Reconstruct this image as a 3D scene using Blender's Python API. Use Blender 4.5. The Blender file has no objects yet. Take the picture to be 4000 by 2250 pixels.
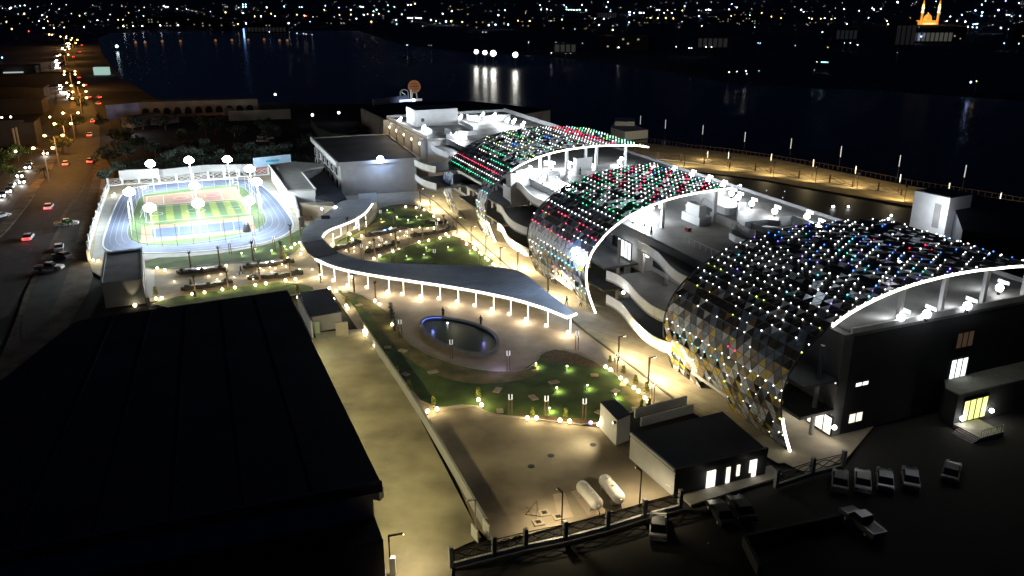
import bpy, math, random
from mathutils import Vector, Matrix
R = random.Random(7)
PI = math.pi
SC = bpy.context.scene
COL = SC.collection

# ---------------------------------------------------------------- camera, world, exposure
CAM_H = 52.0
PITCH = math.radians(19.57)
FPX = 3235.0                       # focal length in pixels of the 4000 px wide photograph
cam_data = bpy.data.cameras.new('camera')
cam_data.sensor_width = 36.0
cam_data.lens = 36.0 * FPX / 4000.0
cam_data.clip_start = 0.5
cam_data.clip_end = 20000
cam = bpy.data.objects.new('camera', cam_data)
COL.objects.link(cam)
cam.location = (0, 0, CAM_H)
cam.rotation_euler = (PI / 2 - PITCH, 0, 0)
SC.camera = cam

SUN_EL, SUN_ROT = math.radians(14), math.radians(-60)
world = bpy.data.worlds.new('World')
SC.world = world
world.use_nodes = True
wn = world.node_tree
wn.nodes.clear()
sky = wn.nodes.new('ShaderNodeTexSky')
sky.sky_type = 'NISHITA'
sky.sun_disc = False
sky.sun_elevation = SUN_EL
sky.sun_rotation = SUN_ROT
bg = wn.nodes.new('ShaderNodeBackground')
bg.inputs['Strength'].default_value = 0.0016
tint = wn.nodes.new('ShaderNodeMix')
tint.data_type = 'RGBA'
tint.blend_type = 'MULTIPLY'
tint.inputs['Factor'].default_value = 1.0
tint.inputs['B'].default_value = (0.28, 0.55, 1.6, 1)
wo = wn.nodes.new('ShaderNodeOutputWorld')
wn.links.new(sky.outputs['Color'], tint.inputs['A'])
wn.links.new(tint.outputs['Result'], bg.inputs['Color'])
wn.links.new(bg.outputs['Background'], wo.inputs['Surface'])

sun_data = bpy.data.lights.new('moonlight', 'SUN')
sun_data.energy = 0.004
sun_data.angle = math.radians(0.5)
sun_data.color = (0.75, 0.85, 1.0)
sun = bpy.data.objects.new('moonlight', sun_data)
COL.objects.link(sun)
sun.rotation_euler = (math.radians(50), 0, math.radians(150))

vs = SC.view_settings
vs.view_transform = 'Standard'
vs.look = 'None'
vs.exposure = 0.0
vs.gamma = 1.0
vs.use_curve_mapping = False

# ---------------------------------------------------------------- survey helpers
CT, ST_ = math.cos(PITCH), math.sin(PITCH)
def at(x, y, z=0.0):
    """a point surveyed on the photograph at a known height -> metres"""
    u = (x - 2000) / FPX; v = (y - 1125) / FPX
    dy = CT - v * ST_; dz = -ST_ - v * CT
    t = (z - CAM_H) / dz
    return Vector((u * t, dy * t, z))
def cr(x0, y0, k, pts):
    return [(x0 + p[0] / k, y0 + p[1] / k) + tuple(p[2:]) for p in pts]
AX = Vector((.384, -.923, 0)); PX = Vector((.923, .384, 0)); ORG = Vector((33.4, 87.8, 0))
def W(s, t, z=0.0):
    return ORG + AX * s + PX * t + Vector((0, 0, z))
def to_st(p):
    d = Vector((p[0], p[1], 0)) - ORG
    return d.dot(AX), d.dot(PX)
def stp(x, y, z):
    return to_st(at(x, y, z))
BRZ = math.atan2(AX.y, AX.x)       # heading of the long side of the school

# ---------------------------------------------------------------- materials
MATS = {}
def mat(name, col, rough=.7, var=.15, scale=3.0, metal=0.0, emit=None, power=0.0, bump=0.0, sample=True, col2=None, alpha=None, detail=5, coords='Object'):
    if name in MATS: return MATS[name]
    m = bpy.data.materials.new(name); m.use_nodes = True
    nt = m.node_tree; b = nt.nodes['Principled BSDF']
    b.inputs['Roughness'].default_value = rough
    b.inputs['Metallic'].default_value = metal
    c = (*col, 1)
    if emit is None:
        tc = nt.nodes.new('ShaderNodeTexCoord')
        nz = nt.nodes.new('ShaderNodeTexNoise'); nz.inputs['Scale'].default_value = scale
        nz.inputs['Detail'].default_value = detail
        nt.links.new(tc.outputs[coords], nz.inputs['Vector'])
        rp = nt.nodes.new('ShaderNodeValToRGB')
        c2 = (*col2, 1) if col2 else tuple(min(1, q * (1 + var)) for q in col) + (1,)
        rp.color_ramp.elements[0].color = tuple(q * (1 - var) for q in col) + (1,)
        rp.color_ramp.elements[1].color = c2
        rp.color_ramp.elements[0].position = .32; rp.color_ramp.elements[1].position = .68
        nt.links.new(nz.outputs['Fac'], rp.inputs['Fac'])
        nt.links.new(rp.outputs['Color'], b.inputs['Base Color'])
        if bump:
            bp = nt.nodes.new('ShaderNodeBump'); bp.inputs['Strength'].default_value = bump
            nz2 = nt.nodes.new('ShaderNodeTexNoise'); nz2.inputs['Scale'].default_value = scale * 6
            nt.links.new(tc.outputs[coords], nz2.inputs['Vector'])
            nt.links.new(nz2.outputs['Fac'], bp.inputs['Height'])
            nt.links.new(bp.outputs['Normal'], b.inputs['Normal'])
    else:
        b.inputs['Base Color'].default_value = c
        b.inputs['Emission Color'].default_value = (*emit, 1)
        b.inputs['Emission Strength'].default_value = power
    if not sample:
        try: m.cycles.emission_sampling = 'NONE'
        except Exception: pass
    if alpha is not None: b.inputs['Alpha'].default_value = alpha
    MATS[name] = m
    return m
def glow(name, col, power, sample=False):
    return mat(name, (.8, .8, .8), rough=.5, emit=col, power=power, sample=sample)

WALL_WHITE = mat('white render', (.62, .63, .64), .75, .06, .8)
WALL_GREY = mat('grey render', (.34, .34, .345), .8, .08, .6)
WALL_END = mat('shaded end render', (.045, .047, .05), .85, .08, .6)  # darker than the grey render: shade on this end is put into colour
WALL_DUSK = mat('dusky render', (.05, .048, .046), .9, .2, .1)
WALL_BEIGE = mat('beige render', (.42, .38, .31), .8, .12, .5)
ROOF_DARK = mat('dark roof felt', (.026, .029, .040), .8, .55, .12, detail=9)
ROOF_GREY = mat('pale roof screed', (.36, .36, .34), .8, .12, .4)
ROOF_PLANT = mat('weathered roof screed', (.26, .26, .26), .75, .25, .25)
TERR = mat('terrace tile', (.22, .21, .195), .6, .45, .16, detail=9)
FLOOR_DARK = mat('balcony floor', (.10, .10, .10), .6, .2, .5)
CONC = mat('concrete', (.36, .34, .30), .85, .15, 1.0, bump=.1)
ASPH = mat('asphalt', (.050, .050, .054), .8, .25, .35, bump=.1)
ASPH2 = mat('parking tarmac', (.075, .068, .058), .85, .35, .3, bump=.1)
DIRT = mat('dry earth', (.16, .125, .09), .95, .5, .35, bump=.3)
EARTH = mat('night ground', (.026, .025, .023), .95, .4, .03, bump=.2)
SAND = mat('river sand', (.30, .24, .14), .95, .3, .2, bump=.2)
PAVE = mat('beige paving', (.40, .34, .25), .8, .14, .5, bump=.05)
PAVE2 = mat('pinkish plaza paving', (.40, .33, .27), .7, .16, .3, bump=.05)
LANE = mat('lane concrete', (.27, .245, .175), .9, .35, .16, bump=.2, col2=(.40, .36, .26), detail=12)
YARD = mat('yard concrete', (.21, .165, .12), .88, .4, .11, bump=.2, col2=(.40, .34, .25), detail=12)
GRASS = mat('lawn grass', (.034, .092, .015), .95, .3, .22, bump=.6, col2=(.11, .17, .035), detail=7)
DRY = mat('dry grass', (.09, .11, .03), .95, .3, .35, bump=.6, col2=(.26, .20, .08), detail=7)
SOIL = mat('planting soil', (.11, .07, .035), .95, .4, 2.0, bump=.4)
METAL_DARK = mat('dark steel', (.05, .05, .055), .45, .1, 3, metal=.6)
METAL_BROWN = mat('brown steel', (.075, .04, .02), .6, .1, 3)
METAL_WHITE = mat('white painted steel', (.7, .7, .7), .4, .03, 3)
TRUNK = mat('palm bark', (.11, .075, .045), .95, .35, 6, bump=.5)
LEAF = mat('leaf green', (.045, .085, .02), .7, .45, 2)
LEAF_Y = mat('yellow green leaf', (.12, .14, .02), .7, .4, 2)
LEAF_D = mat('dark leaf', (.02, .034, .024), .8, .5, .6)
TRACK = mat('blue running track', (.13, .165, .26), .75, .06, 1)
FIELD = mat('field turf', (.10, .17, .07), .9, .15, 1)
TURF_Y = mat('light turf stripe', (.22, .29, .07), .9, .12, 1)
TURF_G = mat('dark turf stripe', (.08, .15, .07), .9, .12, 1)
ORANGE = mat('orange court', (.40, .23, .14), .7, .08, 1)
REDC = mat('red court key', (.42, .17, .15), .7, .08, 1)
BLUEC = mat('blue court', (.11, .17, .30), .7, .06, 1)
LINE = mat('white line paint', (.8, .8, .8), .6, .05, 2)
GLASS_D = mat('dark window glass', (.02, .025, .03), .12, .1, 2)
CANOPY = mat('canopy zinc', (.46, .49, .55), .42, .12, .35)
CAN_SEAM = mat('canopy seam', (.12, .15, .22), .4, .1, 2)
TANK = mat('tank enamel', (.78, .76, .72), .35, .05, 1)
SLAB = mat('sandstone slab', (.40, .33, .24), .9, .15, 3)
STEEL_FRAME = mat('lattice steel', (.10, .10, .11), .45, .1, 2, metal=.4)
P_SILVER = mat('silver panel', (.52, .56, .64), .5, .12, 1)
P_BLUE = mat('blue grey panel', (.12, .17, .28), .38, .2, 1)
P_GOLD = mat('gold panel', (.55, .40, .03), .45, .12, 1)
P_BRONZE = mat('bronze panel', (.24, .16, .09), .45, .15, 1)
P_BLACK = mat('black panel', (.018, .018, .022), .35, .2, 1)
P_PALE = mat('pale roof panel', (.55, .58, .60), .6, .1, 1)
_nt = P_PALE.node_tree; _tr = _nt.nodes.new('ShaderNodeBsdfTranslucent'); _tr.inputs['Color'].default_value = (.6, .63, .66, 1)
_mx = _nt.nodes.new('ShaderNodeMixShader'); _mx.inputs['Fac'].default_value = .5
_nt.links.new(_nt.nodes['Principled BSDF'].outputs['BSDF'], _mx.inputs[1]); _nt.links.new(_tr.outputs['BSDF'], _mx.inputs[2])
_nt.links.new(_mx.outputs['Shader'], _nt.nodes['Material Output'].inputs['Surface'])
P_SMOKE = mat('smoked panel', (.016, .015, .02), .55, .3, 1)
CAR_W = mat('white car paint', (.72, .73, .74), .3, .02, 1)
CAR_S = mat('silver car paint', (.22, .23, .25), .3, .02, 1, metal=.5)
CAR_D = mat('dark car paint', (.05, .055, .06), .3, .05, 1)
CAR_R = mat('red car paint', (.35, .04, .03), .3, .05, 1)
RUBBER = mat('tyre rubber', (.02, .02, .02), .8, .1, 5)
SKIN = mat('skin', (.25, .14, .09), .6, .05, 5)
CLOTH_D = mat('dark cloth', (.03, .03, .035), .9, .2, 5)
CLOTH_W = mat('white cloth', (.6, .6, .58), .9, .1, 5)
CLOTH_B = mat('blue cloth', (.06, .09, .2), .9, .1, 5)

G_WARM = glow('warm lamp glow', (1.0, .86, .50), 7.0)
G_STRIP = glow('warm strip glow', (1.0, .94, .78), 5.0, sample=True)
G_WHITE = glow('white lamp glow', (.93, .97, 1.0), 12.0)
G_FLOOD = glow('floodlight glow', (.88, .96, 1.0), 60.0)
G_BLUE = glow('blue white flood glow', (.55, .75, 1.0), 40.0)
G_SODIUM = glow('sodium lamp glow', (1.0, .62, .18), 14.0)
G_TAIL = glow('tail light glow', (1.0, .03, .03), 7.0)
G_HEAD = glow('head light glow', (1.0, .98, .9), 30.0)
LED = {k: glow('led ' + k, c, p) for k, c, p in (
    ('white', (.95, 1.0, .95), 4.2), ('red', (1.0, .02, .10), 3.6), ('green', (.05, 1.0, .40), 2.6),
    ('blue', (.05, .22, 1.0), 4.0), ('cyan', (.15, .8, 1.0), 3.6), ('violet', (.35, .2, 1.0), 3.4),
    ('yellow', (.75, 1.0, .15), 3.4))}

# ---------------------------------------------------------------- mesh builder
def prnt_loc(p):
    v = Vector((0, 0, 0))
    while p is not None:
        v += p.location; p = p.parent
    return v
class MB:
    def __init__(self): self.v = []; self.f = []
    def add(self, vs_, fs):
        o = len(self.v); self.v += [Vector(q) for q in vs_]; self.f += [tuple(i + o for i in q) for q in fs]; return self
    def prism(self, pts, z0, z1):
        n = len(pts)
        a = sum(pts[i][0] * pts[(i + 1) % n][1] - pts[(i + 1) % n][0] * pts[i][1] for i in range(n))
        if a < 0: pts = pts[::-1]
        vs_ = [(p[0], p[1], z0) for p in pts] + [(p[0], p[1], z1) for p in pts]
        fs = [tuple(range(n))[::-1], tuple(range(n, 2 * n))] + [(i, (i + 1) % n, (i + 1) % n + n, i + n) for i in range(n)]
        return self.add(vs_, fs)
    def sheet(self, pts, z):
        n = len(pts)
        a = sum(pts[i][0] * pts[(i + 1) % n][1] - pts[(i + 1) % n][0] * pts[i][1] for i in range(n))
        if a < 0: pts = pts[::-1]
        return self.add([(p[0], p[1], z) for p in pts], [tuple(range(n))])
    def box(self, c, s, rz=0.0):
        hx, hy, hz = s[0] / 2, s[1] / 2, s[2] / 2
        ca, sa = math.cos(rz), math.sin(rz)
        vs_ = []
        for z in (-hz, hz):
            for x, y in ((-hx, -hy), (hx, -hy), (hx, hy), (-hx, hy)):
                vs_.append((c[0] + x * ca - y * sa, c[1] + x * sa + y * ca, c[2] + z))
        return self.add(vs_, [(3, 2, 1, 0), (4, 5, 6, 7), (0, 1, 5, 4), (1, 2, 6, 5), (2, 3, 7, 6), (3, 0, 4, 7)])
    def bar(self, p0, p1, w, h=None):
        h = h or w
        p0, p1 = Vector(p0), Vector(p1); d = (p1 - p0)
        if d.length < 1e-6: return self
        d.normalize()
        up = Vector((0, 0, 1)) if abs(d.z) < .95 else Vector((1, 0, 0))
        sx = d.cross(up).normalized() * w / 2; sy = sx.cross(d).normalized() * h / 2
        vs_ = [p + q for p in (p0, p1) for q in (-sx - sy, sx - sy, sx + sy, -sx + sy)]
        return self.add(vs_, [(0, 1, 2, 3), (7, 6, 5, 4), (0, 4, 5, 1), (1, 5, 6, 2), (2, 6, 7, 3), (3, 7, 4, 0)])
    def tube(self, pts, r, n=6, r1=None):
        pts = [Vector(p) for p in pts]; m = len(pts); vs_ = []; fs = []
        for i, p in enumerate(pts):
            d = (pts[min(i + 1, m - 1)] - pts[max(i - 1, 0)])
            d = d.normalized() if d.length > 1e-9 else Vector((0, 0, 1))
            up = Vector((0, 0, 1)) if abs(d.z) < .9 else Vector((1, 0, 0))
            a = d.cross(up).normalized(); b = a.cross(d).normalized()
            rr = r if r1 is None else r + (r1 - r) * i / max(1, m - 1)
            for k in range(n):
                an = 2 * PI * k / n; vs_.append(p + a * math.cos(an) * rr + b * math.sin(an) * rr)
        for i in range(m - 1):
            for k in range(n):
                k2 = (k + 1) % n; fs.append((i * n + k, i * n + k2, (i + 1) * n + k2, (i + 1) * n + k))
        fs.append(tuple(range(n))[::-1]); fs.append(tuple((m - 1) * n + k for k in range(n)))
        return self.add(vs_, fs)
    def lathe(self, c, prof, n=12):
        vs_ = []; fs = []
        for r, z in prof:
            for k in range(n):
                a = 2 * PI * k / n; vs_.append((c[0] + r * math.cos(a), c[1] + r * math.sin(a), c[2] + z))
        m = len(prof)
        for i in range(m - 1):
            for k in range(n):
                k2 = (k + 1) % n; fs.append((i * n + k, i * n + k2, (i + 1) * n + k2, (i + 1) * n + k))
        fs.append(tuple(range(n))[::-1]); fs.append(tuple((m - 1) * n + k for k in range(n)))
        return self.add(vs_, fs)
    def ball(self, c, r, n=8, sq=1.0):
        m = max(4, n // 2 + 1)
        return self.lathe(c, [(max(.001, r * math.sin(PI * i / m)), -r * sq * math.cos(PI * i / m)) for i in range(m + 1)], n)
    def strip(self, pts, z0, z1, th):
        """a wall of thickness th along a 2D polyline (pts may carry their own offsets)"""
        n = len(pts); P = [Vector((p[0], p[1], 0)) for p in pts]; L = []; Rr = []
        for i in range(n):
            d = (P[min(i + 1, n - 1)] - P[max(i - 1, 0)]).normalized(); nn = Vector((-d.y, d.x, 0)) * th / 2
            L.append(P[i] + nn); Rr.append(P[i] - nn)
        vs_ = []
        for i in range(n):
            vs_ += [(L[i].x, L[i].y, z0), (Rr[i].x, Rr[i].y, z0), (Rr[i].x, Rr[i].y, z1), (L[i].x, L[i].y, z1)]
        fs = [(0, 1, 2, 3), tuple((n - 1) * 4 + k for k in (3, 2, 1, 0))]
        for i in range(n - 1):
            a = i * 4; b = a + 4
            fs += [(a, a + 3, b + 3, b), (a + 1, b + 1, b + 2, a + 2), (a + 3, a + 2, b + 2, b + 3), (a, b, b + 1, a + 1)]
        return self.add(vs_, fs)
    def mesh(self, name, m, off=Vector((0, 0, 0)), smooth=False):
        me = bpy.data.meshes.new(name)
        me.from_pydata([tuple(q - off) for q in self.v], [], self.f)
        if m: me.materials.append(m)
        if smooth: me.polygons.foreach_set('use_smooth', [True] * len(me.polygons))
        me.update()
        return me
    def build(self, name, m, parent=None, smooth=False):
        if not self.f: return None
        o = bpy.data.objects.new(name, self.mesh(name, m, prnt_loc(parent), smooth))
        COL.objects.link(o)
        if parent is not None: o.parent = parent
        return o

def tag(o, label=None, cat=None, group=None, kind=None):
    if label: o['label'] = label
    if cat: o['category'] = cat
    if group: o['group'] = group
    if kind: o['kind'] = kind
    return o
def thing(name, label, cat, loc=(0, 0, 0), group=None, rz=0.0):
    o = bpy.data.objects.new(name, None); COL.objects.link(o)
    o.empty_display_size = .3
    o.location = loc; o.rotation_euler = (0, 0, rz)
    return tag(o, label, cat, group)
def solo(name, label, cat, mb, m, base=None, group=None, smooth=False):
    """a thing that is one mesh, its origin at its base"""
    base = Vector(base) if base is not None else Vector((0, 0, 0))
    o = bpy.data.objects.new(name, mb.mesh(name, m, base, smooth)); COL.objects.link(o); o.location = base
    return tag(o, label, cat, group)
def inst(name, me, parent, loc, rot=None):
    o = bpy.data.objects.new(name, me); COL.objects.link(o)
    o.parent = parent
    if rot is None: o.location = loc
    else: o.matrix_local = Matrix.Translation(loc) @ rot
    return o
def copy_tree(o, parent=None):
    c = o.copy(); COL.objects.link(c); c.parent = parent
    for ch in o.children: copy_tree(ch, c)
    return c
def place(proto, used, loc, rz=0.0, label=None, group=None, scale=None):
    if proto.name not in used:
        o = proto; used.add(proto.name); KIDS[proto.name] = list(proto.children)
    else:                                   # copy the parts the prototype was built with, not lights given to one instance
        o = proto.copy(); COL.objects.link(o)
        for ch in KIDS[proto.name]: copy_tree(ch, o)
    o.location = loc; o.rotation_euler = (0, 0, rz)
    if scale: o.scale = (scale,) * 3
    if label: o['label'] = label
    if group: o['group'] = group
    return o
USED = set(); KIDS = {}
LDATA = {}
def lamp(parent, loc, power, col=(1, .85, .6), kind='POINT', radius=.15, angle=120, aim=None, blend=.6, name='light'):
    key = (kind, power, col, radius, angle)
    if key not in LDATA:
        d = bpy.data.lights.new('lamp light', kind); d.energy = power; d.color = col
        if kind == 'SPOT': d.spot_size = math.radians(angle); d.spot_blend = blend
        d.shadow_soft_size = radius
        LDATA[key] = d
    o = bpy.data.objects.new(name, LDATA[key]); COL.objects.link(o)
    o.parent = parent
    o.location = Vector(loc)
    if aim is not None: o.rotation_euler = Vector(aim).to_track_quat('-Z', 'Y').to_euler()
    return o
ORD = ['first', 'second', 'third', 'fourth', 'fifth', 'sixth', 'seventh', 'eighth', 'ninth', 'tenth', 'eleventh', 'twelfth', 'thirteenth', 'fourteenth', 'fifteenth', 'sixteenth', 'seventeenth', 'eighteenth', 'nineteenth', 'twentieth', 'twenty-first', 'twenty-second', 'twenty-third', 'twenty-fourth', 'twenty-fifth', 'twenty-sixth', 'twenty-seventh', 'twenty-eighth', 'twenty-ninth', 'thirtieth']
WARM = (1.0, .80, .48); COOL = (.86, .94, 1.0); SOD = (1.0, .44, .09)

def smooth_poly(pts, it=2, closed=True):
    pts = [tuple(p[:2]) for p in pts]
    for _ in range(it):
        n = len(pts); q = [] if closed else [pts[0]]
        for i in range(n if closed else n - 1):
            a, b = pts[i], pts[(i + 1) % n]
            q.append((a[0] * .75 + b[0] * .25, a[1] * .75 + b[1] * .25))
            q.append((a[0] * .25 + b[0] * .75, a[1] * .25 + b[1] * .75))
        if not closed: q.append(pts[-1])
        pts = q
    return pts
def G2(pts, z=0.0, k=0, closed=True):
    q = [tuple(at(x, y, z)[:2]) for x, y in pts]
    return smooth_poly(q, k, closed) if k else q
def struct(name, mb, m):
    o = mb.build(name, m); o['kind'] = 'structure'; return o

# ================================================================ THE GROUND
struct('ground', MB().sheet([(-9000, -200), (9000, -200), (9000, 14000), (-9000, 14000)], -.30), EARTH)
def water_mat():
    m = bpy.data.materials.new('river water'); m.use_nodes = True
    nt = m.node_tree; b = nt.nodes['Principled BSDF']
    b.inputs['Base Color'].default_value = (.004, .007, .012, 1); b.inputs['Roughness'].default_value = .24; b.inputs['Specular IOR Level'].default_value = .24
    tc = nt.nodes.new('ShaderNodeTexCoord'); mp = nt.nodes.new('ShaderNodeMapping'); mp.inputs['Scale'].default_value = (.25, .6, 1)
    nz = nt.nodes.new('ShaderNodeTexNoise'); nz.inputs['Scale'].default_value = .6; nz.inputs['Detail'].default_value = 4
    bp = nt.nodes.new('ShaderNodeBump'); bp.inputs['Strength'].default_value = .25; bp.inputs['Distance'].default_value = .3
    nt.links.new(tc.outputs['Object'], mp.inputs['Vector']); nt.links.new(mp.outputs['Vector'], nz.inputs['Vector'])
    nt.links.new(nz.outputs['Fac'], bp.inputs['Height']); nt.links.new(bp.outputs['Normal'], b.inputs['Normal'])
    return m
WATER = water_mat()
river = [(430, 130), (800, 121), (1400, 120), (1560, 172), (1800, 203), (2100, 216), (2500, 262), (2900, 330), (3400, 352), (4100, 400), (4600, 440),
         (4600, 900), (4000, 788), (3580, 728), (3000, 612), (2700, 575), (2420, 545), (2050, 468), (1500, 405), (1000, 402), (640, 402), (470, 300), (400, 210), (380, 150)]
struct('far_bank', MB().sheet([(-9000, 480), (9000, 480), (9000, 13900), (-9000, 13900)], -.27), mat('far bank ground', (.11, .11, .115), .95, .5, .012, bump=.2))
struct('river', MB().sheet(G2(river), -.2), WATER)

road_r = [(0, 1290), (117, 1080), (217, 913), (249, 812), (310, 745), (365, 650), (390, 590), (392, 520), (385, 460), (370, 420), (350, 370), (325, 300), (290, 240), (285, 200), (300, 170), (320, 150), (300, 138)]
road_l = [(225, 138), (235, 150), (212, 190), (196, 240), (200, 290), (215, 340), (225, 400), (205, 450), (150, 510), (100, 570), (50, 630), (0, 690), (-150, 850), (-400, 1290)]
struct('road', MB().sheet(G2(road_r + road_l, 0, 1), -.10), ASPH)
median = [(-60, 960), (0, 905), (75, 818), (140, 722), (180, 668), (205, 620), (238, 560), (264, 500), (281, 440), (287, 395), (284, 345), (272, 295), (252, 240), (245, 200), (262, 165)]
mw = [at(x, y) for x, y in median]
struct('median_strip', MB().strip([(p.x, p.y) for p in mw], -.1, .05, 2.6), DIRT)
struct('verge', MB().sheet(G2([(-60, 1500), (30, 1340), (117, 1085), (217, 915), (250, 814), (311, 747), (366, 652), (392, 590), (430, 640), (455, 690), (400, 810), (345, 1010), (370, 1100), (250, 1300), (0, 1800), (-300, 2000)], 0, 1), -.06), DIRT)
struct('parking_shoulder', MB().sheet(G2([(60, 1330), (140, 1080), (225, 935), (262, 822), (315, 770), (345, 690), (372, 660), (335, 790), (300, 930), (262, 1080), (150, 1330)], 0, 1), -.03), ASPH2)
# lane dashes on the carriageway, each a sheet of paint
dash = MB()
mr = [at(x, y) for x, y in [(60, 1080), (140, 940), (205, 820), (262, 720), (305, 640), (330, 570), (335, 500)]]
for i in range(len(mr) - 1):
    a, b = mr[i], mr[i + 1]; n = max(1, int((b - a).length / 7))
    for k in range(n):
        p = a.lerp(b, k / n); q = a.lerp(b, (k + .4) / n); d = (q - p).normalized(); nn = Vector((-d.y, d.x, 0)) * .08
        dash.add([(p + nn)[:2] + (-.092,), (p - nn)[:2] + (-.092,), (q - nn)[:2] + (-.092,), (q + nn)[:2] + (-.092,)], [(0, 1, 2, 3)])
struct('lane_marking', dash, mat('worn road paint', (.12, .12, .11), .8, .3, 1))

# paving of the whole campus
struct('campus_paving', MB().sheet(G2([(395, 700), (1120, 640), (1230, 690), (1640, 690), (1760, 560), (2500, 620), (3300, 1100), (3500, 1560), (3300, 1800), (3150, 1850), (3050, 1800), (2950, 1745), (2680, 1560), (2300, 1640), (1900, 1640), (1640, 1640), (1400, 1290), (1290, 1130), (560, 1180), (360, 1060), (345, 1010)]), -.01), PAVE)
struct('promenade', MB().sheet(G2([(1590, 740), (1740, 745), (1900, 920), (2290, 1265), (2700, 1530), (3140, 1800), (3040, 1810), (2660, 1585), (2330, 1330), (2200, 1225), (1850, 905), (1700, 770)]), .004), mat('promenade paving', (.42, .37, .25), .8, .18, .5, bump=.05))
struct('plaza', MB().sheet(G2([(1235, 1020), (1330, 1060), (1420, 1085), (2230, 1250), (2560, 1590), (2440, 1470), (2290, 1385), (2180, 1352), (2105, 1372), (2085, 1412), (2050, 1440), (1900, 1440), (1720, 1400), (1590, 1325), (1560, 1230), (1480, 1190), (1400, 1140), (1290, 1120)], 0, 1), .008), PAVE2)
struct('service_lane', MB().sheet(G2([(1250, 1310), (1430, 1290), (1560, 1480), (1880, 2100), (1765, 2150), (1765, 2420), (1480, 2420), (1380, 1900), (1100, 1380)]), .012), LANE)
struct('yard', MB().sheet(G2([(1668, 1612), (1850, 1588), (1910, 1625), (2040, 1636), (2345, 1672), (2480, 1720), (2660, 1925), (1925, 2125), (1860, 2060)]), .02), YARD)
struct('entrance_paving', MB().sheet(G2([(1235, 1010), (560, 1050), (560, 1150), (1130, 1100), (1290, 1125)]), .008), mat('walk paving', (.40, .35, .26), .8, .15, .6, bump=.05))

jt = mat('joint filler', (.20, .165, .115), .9, .2, 2)
def joints(Q, nu, nv, z, nm='expansion_joint'):
    P = [at(*p) for p in Q]
    L_ = lambda u, v: P[0].lerp(P[1], u).lerp(P[3].lerp(P[2], u), v)
    for k in range(1, nu): MB().bar(L_(k / nu, 0) + Vector((0, 0, z)), L_(k / nu, 1) + Vector((0, 0, z)), .05, .008).build(nm, jt)['kind'] = 'structure'
    for k in range(1, nv): MB().bar(L_(0, k / nv) + Vector((0, 0, z)), L_(1, k / nv) + Vector((0, 0, z)), .05, .008).build(nm, jt)['kind'] = 'structure'
joints([(1720, 830), (1880, 870), (3040, 1760), (2760, 1640)], 1, 24, .006)
for i, (x, y) in enumerate([(2317, 1738), (2152, 1780), (2075, 1822)]):
    p = at(x, y); o = MB().lathe((p.x, p.y, .02), [(.42, 0), (.42, .03), (.36, .035)], 14).build('manhole_cover', METAL_DARK)
    o['kind'] = 'structure'
LAWNS = [
    [(1300, 1130), (1400, 1146), (1480, 1196), (1545, 1240), (1575, 1330), (1715, 1408), (1895, 1452), (2055, 1450), (2095, 1415), (2115, 1378), (2180, 1362), (2285, 1392), (2430, 1478), (2560, 1590), (2545, 1605), (2480, 1600), (2345, 1668), (2040, 1632), (1905, 1618), (1850, 1578), (1668, 1600), (1560, 1468), (1440, 1300), (1370, 1180)],
    [(1460, 1012), (1560, 975), (1640, 945), (1740, 922), (1790, 925), (1850, 955), (1960, 1048), (1700, 1050), (1500, 1034)],
    [(1466, 818), (1545, 797), (1640, 800), (1690, 840), (1725, 872), (1700, 890), (1560, 895), (1440, 915), (1380, 940), (1300, 965), (1330, 930), (1440, 872), (1470, 850)],
    [(560, 1010), (800, 1000), (1000, 968), (1100, 935), (1180, 890), (1230, 872), (1180, 920), (1176, 975), (1100, 1018), (860, 1030), (700, 1048), (562, 1055)],
    [(560, 1180), (1060, 1100), (1180, 1110), (1240, 1128), (1180, 1150), (700, 1210)],
]
for i, L in enumerate(LAWNS):
    g = G2(L, 0, 1)
    struct('lawn', MB().sheet(g, .05 + .001 * i), GRASS)
    k = MB().strip(g + [g[0]], -.02, .10, .22).build('lawn_kerb', CONC); k['kind'] = 'structure'
for i, L in enumerate(([(1404, 1152), (1480, 1200), (1548, 1244), (1578, 1330), (1716, 1410), (1895, 1454), (2040, 1452), (2100, 1400), (2110, 1470), (1960, 1500), (1800, 1500), (1640, 1440), (1520, 1340), (1450, 1230), (1390, 1180)],
                       [(1330, 1145), (1400, 1150), (1380, 1180)], [(2440, 1490), (2550, 1590), (2480, 1595), (2420, 1540)], [(1380, 920), (1440, 885), (1500, 850), (1520, 880), (1440, 908), (1350, 940)])):
    struct('dry_grass', MB().sheet(G2(L, 0, 2), .062 + .001 * i), DRY)
# soil beds
struct('planting_bed', MB().sheet(G2([(2095, 1400), (2120, 1372), (2180, 1362), (2285, 1390), (2370, 1440), (2280, 1432), (2190, 1418)], 0, 1), .07), SOIL)
struct('planting_bed', MB().sheet(G2([(2010, 1615), (2340, 1645), (2345, 1668), (2040, 1634)], 0, 0), .072), SOIL)
struct('planting_bed', MB().sheet(G2([(1500, 800), (1640, 800), (1690, 838), (1640, 822), (1560, 812)], 0, 1), .07), SOIL)
struct('planting_bed', MB().sheet(G2([(1790, 925), (1850, 955), (1900, 1000), (1850, 980), (1790, 950)], 0, 1), .074), SOIL)

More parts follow.
